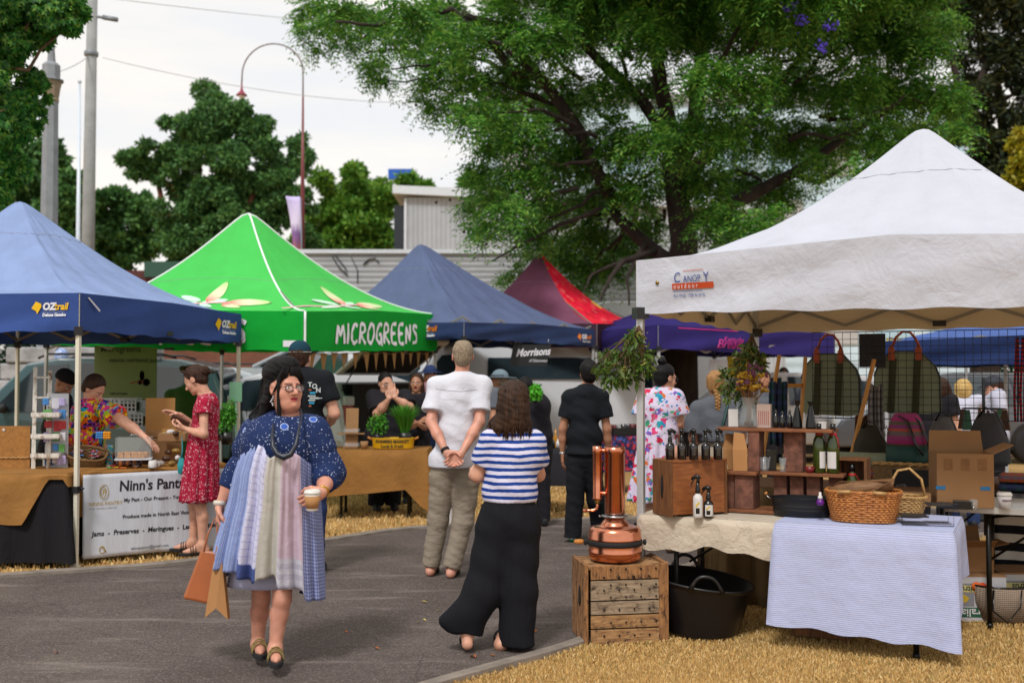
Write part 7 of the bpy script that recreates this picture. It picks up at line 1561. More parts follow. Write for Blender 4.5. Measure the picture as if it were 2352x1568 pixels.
for i, (a, h) in enumerate(((.42, .17), (.50, .165))):
 mb = MB(); mb.lathe([(.028, 0), (.032, .01), (.026, .06), (.016, .11), (.009, .135), (.014, .150), (.022, h)], 9, smooth=False); put(mb, 'wrapped_gift', m_foil, ['cellophane wrapped black gift nearest the small bottles', 'cellophane wrapped black gift at the right of the top plank'][i], 'gift', so(a, .04, 1.226), .4*i)
mb = MB()
for i in range(7): mb.box((0, 0, .004+i*.006), (.045, .04, .005), rz=.1*math.sin(i*3))
put(mb, 'card_stack', m_label, 'small stack of pale coasters near the end of the top plank', 'coasters', so(.57, .05, 1.226), aS)
def pbag(label, loc, w, h, rz, m=None):
 mb = MB(); d = w*.55; P = [(-w/2, -d/2, 0), (w/2, -d/2, 0), (w/2, d/2, 0), (-w/2, d/2, 0), (-w*.52, -d*.5, h*.55), (w*.52, -d*.5, h*.55), (w*.5, d*.5, h*.55), (-w*.5, d*.5, h*.55), (-w*.40, -.004, h), (w*.28, -.004, h*.97), (w*.28, .004, h*.97), (-w*.40, .004, h)]
 mb.add(P, [(3, 2, 1, 0), (0, 1, 5, 4), (1, 2, 6, 5), (2, 3, 7, 6), (3, 0, 4, 7), (4, 5, 9, 8), (5, 6, 10, 9), (6, 7, 11, 10), (7, 4, 8, 11), (8, 9, 10, 11)]); return put(mb, 'paper_bag', m or m_kraft, label, 'paper bag', loc, rz, 'tall kraft bags on the plank shelf')
pbag('left brown kraft bag with a pinched top on the middle plank', so(.005, .03, .963), .075, .225, .3); pbag('right brown kraft bag with a pinched top on the middle plank', so(.085, -.04, .963), .085, .235, -.1)
bsk = thing('bread_basket', 'shallow basket of crumpled white parcels beside the brown wooden box', 'basket', so(-.04, -.03, .95))
blk(-.10, -.03, -.08, .06, .93, .948, 'board', m_board); blk(-.10, -.035, -.06, .04, TB, .93, 'block')
mb = MB(); mb.lathe([(.03, 0), (.05, .005), (.058, .022), (.054, .022)], 18); mb.build('tray', m_wick2, bsk)
for i in range(7): mb = MB(); mb.ball((.03*math.cos(i*2.1), .025*math.sin(i*2.1), .03+.012*(i % 3)), (.020, .018, .016), 8); mb.build('parcel', m_label, bsk)
bx_('gift_box', 'upright black carton on the middle plank behind the clear tub', 'box', so(.25, .08, .962), (.06, .05, .125), m_foil, aS+.2); mb = MB(); mb.lathe([(.030, 0), (.038, .02), (.045, .08), (.047, .085), (.043, .08), (.035, .02), (0, .004)], 18); put(mb, 'plastic_tub', m_plast, 'clear plastic tub on the middle plank', 'tub', so(.215, .02, .962))
mb = MB(); mb.lathe([(.018, 0), (.02, .002), (.018, .035), (.024, .085), (.023, .085), (.016, .035), (0, .004)], 16); put(mb, 'tasting_glass', m_gl, 'small clear tasting glass in front of the right timber block', 'glass', so(.34, -.005, .962))
mb = MB(); mb.lathe([(.016, 0), (.02, .004), (.033, .036), (.031, .036), (.015, .006), (0, .005)], 18); put(mb, 'bowl', M('bowl_red', '#6c1018', .3, var=.05), 'small dark red bowl beside the wine bottles', 'bowl', so(.50, .0, .962))
def wine(label, loc, rz=0):
 t = thing('wine_bottle', label, 'bottle', loc, rz, 'green wine bottles'); mb = MB(); mb.lathe([(.034, 0), (.037, .006), (.037, .17), (.033, .20), (.018, .235), (.0145, .25), (.0145, .29)], 22); mb.build('glass', m_wine, t)
 mb = MB(); mb.lathe([(.0155, .252), (.016, .295), (0, .297)], 16); mb.build('foil', m_foil, t); mb = MB(); mb.grid(lambda u, v: (.0378*math.cos(-2.3+1.5*u), .0378*math.sin(-2.3+1.5*u), .03+.10*v), 8, 1); mb.build('label', m_label, t)
 mb = MB(); mb.lathe([(.021, .226), (.0235, .232), (.0185, .242)], 16); mb.tube([(.02, -.012, .23), (.036, -.02, .2), (.04, -.016, .15)], .005, 5, flat=.3); mb.build('ribbon', m_redr, t)
wine('left green wine bottle with white label and red ribbon on the middle plank', so(.55, .035, .962), .5); wine('right green wine bottle with red ribbon at the end of the middle plank', so(.63, .04, .962), -.6)
wb_ = thing('wine_crate', 'small brown open wooden box on end holding one wine bottle', 'box', so(.66, .05, TB), aS); mb = MB(); mb.box((.155, .07, .17), (.015, .17, .34)); mb.build('side', m_boxd, wb_); mb = MB(); mb.box((.075, .07, .335), (.15, .17, .012)); mb.build('top', m_boxd, wb_); mb = MB(); mb.box((.075, .15, .165), (.15, .01, .32)); mb.build('back', m_boxd, wb_); mb = MB(); mb.box((-.0, .07, .165), (.012, .17, .33)); mb.build('side', m_boxd, wb_)
wine('wine bottle with red ribbon and medal inside the small wooden box', so(.735, .07, TB+.01))
ty = thing('metal_trough', 'low black oval metal trough with wooden grips at the middle of the table', 'tub', at(1832, 1189, TB)+Vector((.06, .10, 0)), aS+.1); mb = MB(); mb.lathe([(.0, .004), (.165, .002), (.170, .006), (.174, .035), (.177, .038), (.174, .042), (.176, .055), (.179, .058), (.176, .062), (.184, .108), (.188, .110), (.184, .112), (.168, .012), (0, .01)], 44, sy=.62); mb.build('tray_body', M('matte_black_metal', '#17181c', .45, .3, var=.1), ty)
for g in (-1, 1): mb = MB(); mb.tube([(g*.18, -.04, .095), (g*.205, -.045, .115), (g*.215, -.02, .125), (g*.215, .02, .125), (g*.205, .04, .115), (g*.18, .04, .095)], .003, 6); h_o = mb.build('handle', m_steel, ty); mb = MB(); mb.tube([(g*.215, -.018, .125), (g*.216, .018, .125)], .009, 8); mb.build('grip', m_kn, h_o)
for i in range(5): mb = MB(); mb.ball((-.09+.05*i, .01*math.sin(i*3), .075), (.030, .026, .02), 8); put(mb, 'paper_parcel', m_label if i % 2 else m_wick2, '%s small wrapped parcel from the left inside the black oval trough' % ordw(i), 'parcel', Vector(ty.location), 0, 'parcels in the trough')
mb = MB(); mb.lathe([(.012, 0), (.021, .006), (.023, .02), (.016, .035), (.012, .037)], 16); mb2 = thing('perfume_bottle', 'tiny round purple bottle with white pump near the basket', 'bottle', at(1884, 1160, TB+.09)+Vector((0, -.0, 0))); mb.build('body', m_purp, mb2); mb = MB(); mb.lathe([(.013, .036), (.013, .052), (.008, .054), (.007, .075), (0, .077)], 12); mb.build('pump', m_label, mb2)
bx_('tissue_box', 'small grey white box behind the purple bottle', 'box', at(1890, 1178, TB)+Vector((.0, .16, 0)), (.07, .04, .115), m_label, aS)
def wicker(name, label, loc, rx, ry, h, m, taper=.82, rz=0, rows=13, posts=34, r=.0035, group=None, rim=True):
 t = thing(name, label, 'basket', loc, rz, group); mb = MB()
 for j in range(rows):
  z = h*(j+.5)/rows; k = taper+(1-taper)*z/h; pts = []
  for i in range(posts*2+1):
   a = 2*math.pi*i/(posts*2); o_ = .0035*(1 if (i+j) % 2 else -1); sx = abs(math.cos(a))**.7*math.copysign(1, math.cos(a)); sy = abs(math.sin(a))**.7*math.copysign(1, math.sin(a)); pts.append(((rx*k+o_)*sx, (ry*k+o_)*sy, z+.001*math.sin(a*5+j)))
  mb.tube(pts, h/rows*.50, 5, caps=False, flat=1)
 mb.build('weave', m, t)
 mb = MB()
 for i in range(posts):
  a = 2*math.pi*i/posts; sx = abs(math.cos(a))**.7*math.copysign(1, math.cos(a)); sy = abs(math.sin(a))**.7*math.copysign(1, math.sin(a)); mb.tube([(rx*taper*sx, ry*taper*sy, 0), (rx*sx, ry*sy, h)], r, 5)
 mb.build('stakes', m, t); mb = MB(); mb.lathe([(0, .004), (1, .004), (1, .008), (0, .008)], 30, sx=rx*taper*.96, sy=ry*taper*.96); mb.build('base', m, t)
 if rim:
  mb = MB()
  for ph in (0, 2.1, 4.2): mb.tube([((rx+.006*math.cos(i*1.3+ph))*(abs(math.cos(a))**.7)*math.copysign(1, math.cos(a)), (ry+.006*math.cos(i*1.3+ph))*(abs(math.sin(a))**.7)*math.copysign(1, math.sin(a)), h+.005+.006*math.sin(i*1.3+ph)) for i, a in enumerate(np.linspace(0, 2*math.pi, 61))], .0055, 5, caps=False)
  mb.build('rim', m, t)
 return t
bl = at(1976, 1203, TB); bl = bl+su_*.125; wk = wicker('wicker_basket', 'large honey coloured wicker basket on the front edge of the striped cloth', (bl.x, bl.y, TB+.004), .205, .13, .165, m_wick, rz=aS+.08)
for g in (-1, 1): mb = MB(); mb.tube([(g*.13, -.135, .172), (g*.06, -.140, .176)], .010, 8); mb.build('bound_handle', m_wick2, wk)
tr = thing('wooden_trug', 'shallow slatted wooden trug tilted inside the wicker basket', 'trug', (bl.x, bl.y+.01, TB+.16), aS+.05, rot=(0, R_(-9), aS+.05)); mb = MB(); mb.lathe([(0, .0), (.9, .0), (1, .06), (.97, .06), (.87, .006), (0, .006)], 30, sx=.185, sy=.105); mb.build('bowl', wood('trug_wood', '#5c3c22', '#86603c', 3, (2, 2, 10)), tr)
mb = MB(); mb.tube([(-.175, 0, .055), (-.1, -.09, .085), (.05, -.105, .075), (.17, -.06, .05)], .009, 6, flat=.35); mb.tube([(.17, -.06, .055), (.06, -.12, .015), (-.02, -.12, .01)], .009, 6, flat=.35); mb.build('handle', wood('trug_wood', '#5c3c22', '#86603c'), tr)
b2 = at(2072, 1196, TB)+su_*.22; wk2 = wicker('wicker_basket', 'small pale wicker basket with a tall hoop handle behind the large one', (b2.x, b2.y, TB+.004), .11, .085, .11, m_wick2, .75, aS, 10, 24)
mb = MB(); mb.tube([(-.085+.0, 0, .09), (-.088, 0, .19), (-.045, 0, .265), (.02, 0, .28), (.085, 0, .22), (.105, 0, .12)], .008, 8); mb.build('hoop_handle', m_wick2, wk2)
wr = thing('wire_riser', 'two step black wire riser at the right end of the striped cloth', 'riser', at(2066, 1207, TB+.004)+Vector((.03, .04, 0)), aS+.25)
def wt_(pts): mb = MB(); mb.tube(pts, .0025, 5); return mb.build('wire_frame', m_wirem, wr)
for y in (0, .16): wt_([(0, y, .045), (0, y, 0), (.10, y, 0), (.27, y, 0), (.27, y, .11), (.14, y, .11), (.14, y, .045), (0, y, .045)])
for x, z in ((0, .045), (.14, .045), (.14, .11), (.27, .11)): wt_([(x, 0, z), (x, .16, z)])
mb = MB(); mb.box((.07, .08, .0465), (.14, .16, .002)); mb.box((.205, .08, .1115), (.13, .16, .002)); mb.build('slate_shelf', M('riser_mesh', '#26272b', .5), wr)
def carton(label, loc, dim, rz, m=None, flaps=(1, 1, 0, 0), group=None, tape=False, name='cardboard_box'):
 m = m or m_card; t = thing(name, label, 'box', loc, rz, group); w, d, h = dim; mb = MB(); th = .004
 for c, s in (((0, -d/2, h/2), (w, th, h)), ((0, d/2, h/2), (w, th, h)), ((-w/2, 0, h/2), (th, d-.01, h)), ((w/2, 0, h/2), (th, d-.01, h)), ((0, 0, .004), (w-.01, d-.01, th))): mb.box(c, s)
 mb.build('carton', m, t)
 fl_ = min(w, d)*.48
 for i, (p, ax_) in enumerate((((0, -d/2, h), 'f'), ((w/2, 0, h), 'r'), ((0, d/2, h), 'b'), ((-w/2, 0, h), 'l'))):
  if not flaps[i]: continue
  mb = MB(); e = fl_; a = R_(flaps[i]) if flaps[i] > 1 else R_(60)
  if ax_ == 'f': q = [(-w/2, -d/2, h), (w/2, -d/2, h), (w/2-.01, -d/2-e*math.cos(a), h+e*math.sin(a)), (-w/2+.01, -d/2-e*math.cos(a), h+e*math.sin(a))]
  if ax_ == 'b': q = [(-w/2, d/2, h), (w/2, d/2, h), (w/2-.01, d/2+e*math.cos(a), h+e*math.sin(a)), (-w/2+.01, d/2+e*math.cos(a), h+e*math.sin(a))]
  if ax_ == 'r': q = [(w/2, -d/2, h), (w/2, d/2, h), (w/2+e*math.cos(a), d/2-.01, h+e*math.sin(a)), (w/2+e*math.cos(a), -d/2+.01, h+e*math.sin(a))]
  if ax_ == 'l': q = [(-w/2, -d/2, h), (-w/2, d/2, h), (-w/2-e*math.cos(a), d/2-.01, h+e*math.sin(a)), (-w/2-e*math.cos(a), -d/2+.01, h+e*math.sin(a))]
  mb.add(q, [(0, 1, 2, 3)]); mb.build('flap', m, t, solid=.004)
 if tape:
  for x in (-w/2+.02, w/2-.05): mb = MB(); mb.box((x, -d/2-.003, h*.36), (.055, .003, .022)); mb.build('blue_tape', M('blue_tape', '#1a6a9c', .6, var=.05), t)
  for x in (-w*.3, 0, w*.3): mb = MB(); mb.box((x, -d/2-.0025, h*.80), (.05, .002, h*.22)); mb.build('torn_tape', M('torn_tape', '#7c5836', .9, var=.2, scale=40), t)
 return t
WZ = .746
pc = at(2233, 1166, WZ); carton('tall open brown cardboard box with blue tape on the white table', (pc.x, pc.y+.16, WZ), (.325, .27, .325), aS+.26, flaps=(0, 25, 78, 0), tape=True)
p = at(2100, 1162, WZ); bx_('cardboard_box', 'low closed brown carton on the white table behind the hoop basket', 'box', (p.x, p.y+.08, WZ), (.25, .14, .075), m_card, aS+.1)
p = at(2175, 1166, WZ); bx_('black_box', 'small flat black box at the left foot of the tall carton', 'box', (p.x, p.y-.02, WZ), (.12, .07, .035), m_foil, aS); p = at(2205, 1166, WZ); bx_('black_box', 'black open punnet in front of the tall carton', 'box', (p.x, p.y-.04, WZ), (.11, .06, .05), m_foil, aS+.1)
p = at(2228, 1167, WZ); mb = MB(); mb.lathe([(.022, 0), (.026, .06), (.025, .06), (.02, .004), (0, .004)], 16); put(mb, 'glass', m_gl, 'empty clear tumbler in front of the tall carton', 'glass', (p.x, p.y-.05, WZ))
p = at(2304, 1166, WZ); cup2 = thing('coffee_cup', 'white lidded coffee cup on the white table at the right edge', 'cup', (p.x, p.y-.02, WZ)); mb = MB(); mb.lathe([(.03, 0), (.042, .078)], 22, caps=True); mb.build('cup_body', m_label, cup2); mb = MB(); mb.lathe([(.044, .078), (.046, .084), (.042, .088), (.038, .098), (0, .097)], 22); mb.build('lid', m_lid, cup2)
lettering('ESSENTIAL', cup2, M('ink_maroon', '#5a2024', .7, var=0), lambda a, b: Vector((.0405*math.sin(a/.04-.75), -.0405*math.cos(a/.04-.75), .045+b)), .016, bold=.0005)
p = at(2330, 1168, WZ); mb = MB(); mb.box((0, 0, .02), (.10, .07, .036), taper=1.15); put(mb, 'punnet', m_plast, 'clear plastic punnet beside the white coffee cup', 'punnet', (p.x, p.y-.02, WZ), aS)
m_cit = M('printed_carton_white', '#b4b2b4', .8, var=.05)
def citrus(label, loc, rz):
 t = carton(label, loc, (.40, .30, .28), rz, m_cit, flaps=(0, 0, 0, 0), name='fruit_carton'); f = lambda x, z: Vector((x, -.155, z))
 def pp(poly, m, nm, o_=0): mb = MB(); mb.add([f(x, z)-Vector((0, .002*o_, 0)) for x, z in poly], [tuple(range(len(poly)))]); mb.build(nm, m, t)
 pp([(-.198, .03), (.19, .03), (.19, .09), (-.198, .09)], M('carton_green', '#14543a', .7, var=.1), 'green_band'); pp([(-.198, .10), (.0, .10), (.0, .24), (-.198, .24)], M('carton_grey', '#7c7c80', .7, var=.05), 'grey_panel')
 pp([(-.198+.05*math.cos(0), .185), (.02, .185), (.035, .205), (.02, .228), (-.198, .228)], M('carton_cream', '#b8ac70', .7, var=.05), 'cream_plate', 1)
 pp([(-.16, .165), (-.11, .13), (-.08, .115), (-.045, .125), (-.03, .15), (-.06, .172), (-.11, .168)], M('carton_yellow', '#b89a28', .7, var=.05), 'map_shape', 1)
 lettering('citrus', t, M('carton_darkgreen', '#2c3c30', .7), lambda a, b: Vector((.01-a, -.159, .222-b)), .05, bold=.001); lettering('Australian', t, m_label, lambda a, b: Vector((.17-a, -.158, .082-b)), .07, bold=.001)
 for i, (x, z) in enumerate(((.05, .22), (.10, .19), (.03, .18), (.06, .15), (.115, .15), (.01, .225))): mb = MB(); mb.lathe([(0, 0), (.028, 0), (.028, .001)], 18, T=Matrix.Translation((x, -.158-.0012*i, z)) @ Matrix.Rotation(math.pi/2, 4, 'X')); mb.build('printed_orange', M('print_orange%d' % (i % 2), ['#c8440c', '#d06018'][i % 2], .7, var=.1, scale=30), t)
 mb = MB(); mb.box((0, 0, .284), (.404, .304, .012)); mb.build('brown_rim', m_card, t); return t
p = at(2242, 1428, 0); citrus('white fruit carton printed upside down with oranges under the rear table', (p.x, p.y+.16, 0), -.05); p = at(2372, 1424, 0); citrus('second printed white fruit carton cut by the right edge of the view', (p.x, p.y+.2, 0), -.02)
p = at(2242, 1428, 0); carton('open brown carton standing on the printed fruit carton', (p.x+.03, p.y+.22, .292), (.28, .22, .16), -.05, flaps=(30, 12, 80, 0))
p = at(2335, 1440, 0); wbg = thing('woven_bag', 'round mesh shopping bag with black straps on the grass at the right edge', 'bag', (p.x, p.y+.16, 0)); mb = MB(); mb.lathe([(.10, .005), (.15, .02), (.19, .12), (.20, .23), (.196, .23), (.18, .12), (.12, .02), (0, .015)], 30, sy=.7); mb.build('body', plaid('woven_mesh', '#7c6a58', '#3a3028', '#a89888', .012, 'Object', (0, 2), .4), wbg)
mb = MB(); mb.tube([(.196*math.cos(a), .7*.196*math.sin(a), .232) for a in np.linspace(0, 6.283, 30)], .007, 5); mb.tube([(-.12, -.12, .22), (-.14, -.15, .10), (-.06, -.17, .03), (.03, -.15, .12), (.05, -.13, .22)], .012, 6, flat=.4); mb.build('straps', m_foil, wbg)
uc = thing('wooden_crate', 'dark narrow timber crate under the table behind the rubber tub', 'crate', S(.86, .25), aS)
for i in range(4): mb = MB(); mb.box((.13, 0, .06+i*.09), (.30, .015, .082)); mb.build('slat', m_boxd, uc); mb = MB(); mb.box((.13, .3, .06+i*.09), (.30, .015, .082)); mb.build('slat', m_boxd, uc)
for x in (-.02, .28): mb = MB(); mb.box((x, .15, .20), (.02, .3, .38)); mb.build('end', m_boxd, uc)
BLp = Vector((2.11, 9.17, 0))
def BK(x, y, off=0.0):
 """point on the back line of the white tent (off metres behind it) seen at (x, y)"""
 a = (x-1176)/FPX; d0 = BLp+su_*off; t = (a*d0.y-d0.x)/(ru_.x-a*ru_.y); p = d0+ru_*t; return W(x, y, p.y)
mp0 = BK(1865, 764, .02); mesh_ = thing('mesh_panel', 'black wire grid panel hung along the back of the white tent', 'display grid', (mp0.x, mp0.y, mp0.z), aS); Lm = 2.45; Hm = .72
for j in range(13): mb = MB(); mb.tube([(0, 0, -Hm*j/12), (Lm, 0, -Hm*j/12)], .0022 if j not in (0, 12) else .004, 4); mb.build('horizontal_wire', m_wirem, mesh_)
for i in range(40): mb = MB(); mb.tube([(Lm*i/39, 0, 0), (Lm*i/39, 0, -Hm)], .0022, 4); mb.build('vertical_wire', m_wirem, mesh_)
f_sage = fabric('sage_canvas_cloth', '#848f7a', .6, 7, .2, transl=.03, var=.1); f_nvb = M('navy_binding', '#141c3a', .7)
def logbag(label, x0, x1, yt, yb, ybr):
 c = BK((x0+x1)/2, (yt+yb)/2, .10); a = BK(x0, yt, .10); b = BK(x1, yt, .10); w = (b-a).length; k_ = mpp(c.y); h = (yb-yt)*k_; t = thing('canvas_carrier', label, 'bag', (c.x, c.y, W(0, yt, c.y).z), aS)
 P_ = [(-w*.23, 0), (w*.20, 0), (w*.42, -h*.24), (w*.485, -h*.42), (w*.49, -h*.96), (w*.3, -h), (-w*.4, -h*.97), (-w*.5, -h*.92), (-w*.49, -h*.40), (-w*.42, -h*.20)]
 mb = MB(); cx = [p[0] for p in P_]
 V = [(x, 0, z) for x, z in P_]+[(x*1.02, .07, z) for x, z in P_]; n = len(P_); mb.add(V, [tuple(range(n-1, -1, -1)), tuple(range(n, 2*n))]+[(i, (i+1) % n, n+(i+1) % n, n+i) for i in range(4, 7)]); mb.build('canvas', f_sage, t)
 mb = MB(); mb.tube([(x, -.004, z) for x, z in (P_[8:]+P_[:5])], .009, 6, flat=.6); mb.build('binding', f_nvb, t)
 for g in (-1, 1):
  x = g*w*.20-.01; mb = MB(); mb.box((x-.01*g-.01, -.008, -h*.55), (w*.105, .006, h*.88), rot=(0, g*.0+.05, 0)); mb.build('webbing', m_web, t)
  mb = MB(); mb.box((x, -.014, -h*.05), (w*.10, .008, h*.20)); mb.box((x, -.014, h*.07), (w*.06, .01, h*.06)); mb.build('leather_tab', m_oran, t, bevel=.003)
 mb = MB(); mb.tube([(-w*.20, -.014, h*.08), (-w*.15, -.014, h*.22), (-w*.05, -.014, h*.31), (w*.06, -.014, h*.30), (w*.14, -.014, h*.20), (w*.19, -.014, h*.08)], .011, 8); mb.build('leather_handle', m_oran, t)
 return t
logbag('left sage canvas log carrier with leather handles hanging on the grid', 1838, 1976, 812, 955, 960); logbag('right sage canvas log carrier with leather handles hanging on the grid', 2005, 2160, 806, 950, 953)
p = BK(2003, 766, .06); mb = MB(); mb.box((0, 0, -.14), (.21, .01, .28)); put(mb, 'slate_board', M('slate', '#1c1e26', .6, var=.1), 'blank dark slate board hanging between the two green carriers', 'board', p, aS)
p = BK(1795, 905, .0);
m_pine = wood('pine_bar', '#b0742c', '#cc9448', 3, (8, 8, 1), .5, .1)
def barobj(name, label, a, b, w, m, cat='easel', group=None): a = Vector(a); b = Vector(b); mb = MB(); mb.bar((0, 0, 0), b-a, w, .02); return put(mb, name, m, label, cat, a, 0, group)
es = thing('wooden_easel', 'orange pine folding frame leaning behind the black bottles', 'easel', W(1754, 1060, 8.6));
for nm_, (x0, y0, x1, y1, D0, w) in enumerate(((1750, 1060, 1790, 815, 8.6, .055), (1832, 1060, 1850, 820, 8.9, .055))):
 a = W(x0, y0, D0)-es.location; b = W(x1, y1, D0)-es.location; mb = MB(); mb.bar(a, b, w, .02); mb.build('upright', m_pine, es, bevel=.002)
mb = MB(); mb.bar(W(1775, 885, 8.6)-es.location, W(1840, 885, 8.9)-es.location, .03); mb.build('rail', m_pine, es)
barobj('timber_post', 'slanted pine stick between the two hanging carriers', W(1956, 1045, 8.1), W(2008, 825, 8.1), .045, m_pine, 'easel')
def hang(name, label, x0, x1, yt, yb, D_, m, folds=3, cat='blanket'):
 a = W(x0, yt, D_); w = (x1-x0)*mpp(D_); h = (yb-yt)*mpp(D_); mb = MB(); mb.grid(lambda u, v: (w*u, .025*math.sin(u*folds*6.28)*(.4+v)+.02*math.sin(v*3), -h*v+.01*math.sin(u*9)), 24, 10); o = mb.build(name, m, None, a, solid=.012); return tag(o, label, cat)
f_tar1 = plaid('navy_green_tartan', '#1a2440', '#14483c', '#2a3a6a', .09, 'Object', (0, 2), .35); f_tar2 = plaid('grey_tartan', '#5c5a5c', '#8a8688', '#3a383c', .06, 'Object', (0, 2), .4); f_tar3 = plaid('red_tartan', '#8a4a20', '#a02c2c', '#2a5a7a', .05, 'Object', (0, 2), .4); f_tar4 = plaid('brown_tartan', '#4a2c18', '#6a3a1c', '#1a2418', .08, 'Object', (0, 2), .4)
hang('tartan_blanket', 'dark navy and green tartan blanket draped over the pine frame', 1768, 1808, 878, 1022, 8.55, f_tar1); hang('tartan_scarf', 'grey checked scarves hanging right of the slanted pine stick', 1996, 2028, 885, 1018, 8.5, f_tar2, 4, 'scarf'); hang('tartan_scarf', 'brown tartan scarf hanging behind the slanted pine stick', 1966, 1996, 955, 1045, 8.6, f_tar4, 3, 'scarf')
nb = [S(1.35, 1.9), S(3.1, 1.9), S(3.1, 2.5), S(1.35, 2.5)]; trestle('table of rolled blankets and bags behind the white table', nb, .80, wood('plank_dark', '#4a2f1c', '#7a5230'), m_bleg)
NZ = .80
def roll(label, x, y, L_, r, m, D_, rz=aS): p = W(x, y, D_); mb = MB(); mb.lathe([(.0, 0), (r*.9, .002), (r, .012), (r, L_-.012), (r*.9, L_), (0, L_)], 20, T=Matrix.Rotation(math.pi/2, 4, 'Y')); return put(mb, 'rolled_blanket', m, label, 'blanket', p, rz)
roll('thick sage green roll with olive straps beside the small wine box', 1926, 1057, .38, .065, f_sage, 7.75); roll('orange red and blue tartan roll under the sage green roll', 1950, 1086, .29, .038, f_tar3, 7.6)
p = W(1955, 1110, 7.4); mb = MB(); mb.box((.17, 0, 0), (.42, .25, .05)); put(mb, 'folded_blanket', f_tar2, 'folded grey striped blanket below the rolls', 'blanket', p, aS, bevel=.02)
bkb = thing('seagrass_basket', 'square seagrass basket carrying the tartan duffel behind the chalkboards', 'basket', W(2100, 1135, 7.35)+Vector((0, .15, 0)), aS-.1); mb = MB(); mb.box((0, 0, .10), (.38, .26, .20), taper=1.05); mb.build('weave', m_wickd, bkb); mb = MB()
for ph in (0, 3.14): mb.tube([(x, y+.006*math.sin(i+ph), .205+.006*math.cos(i+ph)) for i, (x, y) in enumerate([(-.2+.02*j, -.135) for j in range(21)]+[(.2, -.135+.02*j) for j in range(14)])], .011, 5)
mb.build('rim', m_wick2, bkb)
m_tb = stripes('pink_tartan', [(.2, '#8a3a68'), (.2, '#6a5a5c'), (.12, '#a04a3a'), (.16, '#7a3a6a'), (.16, '#5c5248'), (.16, '#9a3068')], .16, 'Object', 2, fold=.3)
dfp = W(2101, 1066, 7.35)+Vector((0, .15, 0)); df = thing('duffel_bag', 'pink tartan drawstring duffel with green base on the seagrass basket', 'bag', dfp, aS); mb = MB(); mb.lathe([(.135, .12), (.132, .18), (.115, .28), (.085, .335), (.07, .35)], 28, sy=.8); mb.build('upper', m_tb, df); mb = MB(); mb.lathe([(0, 0), (.13, .0), (.142, .02), (.136, .12)], 28, sy=.8); mb.build('base', M('bottle_green', '#0e3c38', .7, var=.1), df)
mb = MB(); mb.tube([(-.04, -.07, .33), (.02, -.10, .30), (.07, -.12, .15), (.12, -.10, .06)], .014, 6, flat=.4); mb.tube([(.02, -.03, .35), (.09, -.05, .30), (.14, -.06, .18), (.16, -.05, .08)], .014, 6, flat=.4); mb.build('strap', m_foil, df); mb = MB(); mb.tube([(-.125, -.05, .26), (-.14, -.06, .23), (-.135, -.06, .19), (-.12, -.05, .2), (-.12, -.05, .25)], .004, 6); mb.build('carabiner', m_steel, df)
def chalk(label, x0, x1, y0, y1, D_, txt):
 a = W(x0, y1, D_); w = (x1-x0)*mpp(D_); h = (y1-y0)*mpp(D_); t = thing('chalkboard', label, 'sign', a, aS*.4, rot=(R_(-10), 0, aS*.4)); mb = MB(); mb.box((w/2, 0, h/2), (w, .012, h)); mb.build('board', M('chalk_black', '#15161a', .8, var=.08), t)
 for i, s_ in enumerate(txt): lettering(s_, t, m_label, lambda a_, b_, i=i: Vector((.02+a_, -.008, h*.72-i*.04+b_)), .032, shear=.2)
chalk('wide blank chalkboard leaning on the seagrass basket', 2052, 2140, 1078, 1136, 7.15, []); chalk('narrow chalkboard chalked with the word Tartan beside the tall carton', 2141, 2190, 1080, 1140, 7.1, ['Tartan', 'Made'])
def slouch(label, x, y, D_, w, h, m):
 p = W(x, y, D_); t = thing('slouch_bag', label, 'bag', p, aS); mb = MB(); mb.lathe([(0, 0), (w*.42, .005), (w*.5, .05), (w*.46, h*.5), (w*.30, h*.85), (w*.2, h)], 20, sy=.6); mb.build('body', m, t); mb = MB(); mb.tube([(-w*.2, -.03, h*.92), (-w*.05, -.05, h*1.12), (w*.2, -.06, h*1.02), (w*.42, -.10, h*.6)], .012, 6, flat=.4); mb.build('strap', m_foil, t)
slouch('dark olive drawstring bag between the green roll and the tartan duffel', 2000, 1062, 7.9, .26, .28, M('dark_olive_cloth', '#2c281c', .8, var=.3, scale=10)); slouch('light grey drawstring bag right of the tartan duffel', 2168, 1066, 7.6, .26, .34, M('mid_grey_cloth', '#5c5c60', .8, var=.2, scale=10)); slouch('dark grey drawstring bag behind the tall carton', 2270, 1070, 7.6, .30, .38, M('char_grey_cloth', '#38383e', .8, var=.2, scale=10))
for i in range(4): p = W(2300, 1158-i*20, 7.0); mb = MB(); mb.box((.16, .1, 0), (.36, .28, .045)); put(mb, 'folded_blanket', [f_tar3, f_tar2, f_tar1, f_tar3][i], '%s folded blanket from the bottom of the stack at the right edge' % ordw(i), 'blanket', p, aS, 'stack of folded blankets', bevel=.02)
rk = thing('spinning_rack', 'black revolving rack hung with small brown and green pouches', 'display rack', W(2262, 1120, 9.0)); kk3 = mpp(9.0); zt = (1120-868)*kk3
mb = MB(); mb.tube([(0, 0, -.4), (0, 0, zt)], .014, 8); mb.build('post', m_wirem, rk); m_br = M('brown_pouch', '#4a3222', .7, var=.3, scale=10); m_gp = M('green_trim', '#0e4a34', .6, var=.2)
for j, zf in enumerate((.72, .42, .14)):
 mb = MB()
 for k in range(6): a = k*math.pi/3+.3; mb.tube([(0, 0, zt*zf), (.17*math.cos(a), .17*math.sin(a), zt*zf)], .006, 5)
 mb.tube([(.17*math.cos(a), .17*math.sin(a), zt*zf) for a in np.linspace(0, 6.283, 20)], .005, 5); mb.build('arm', m_wirem, rk)
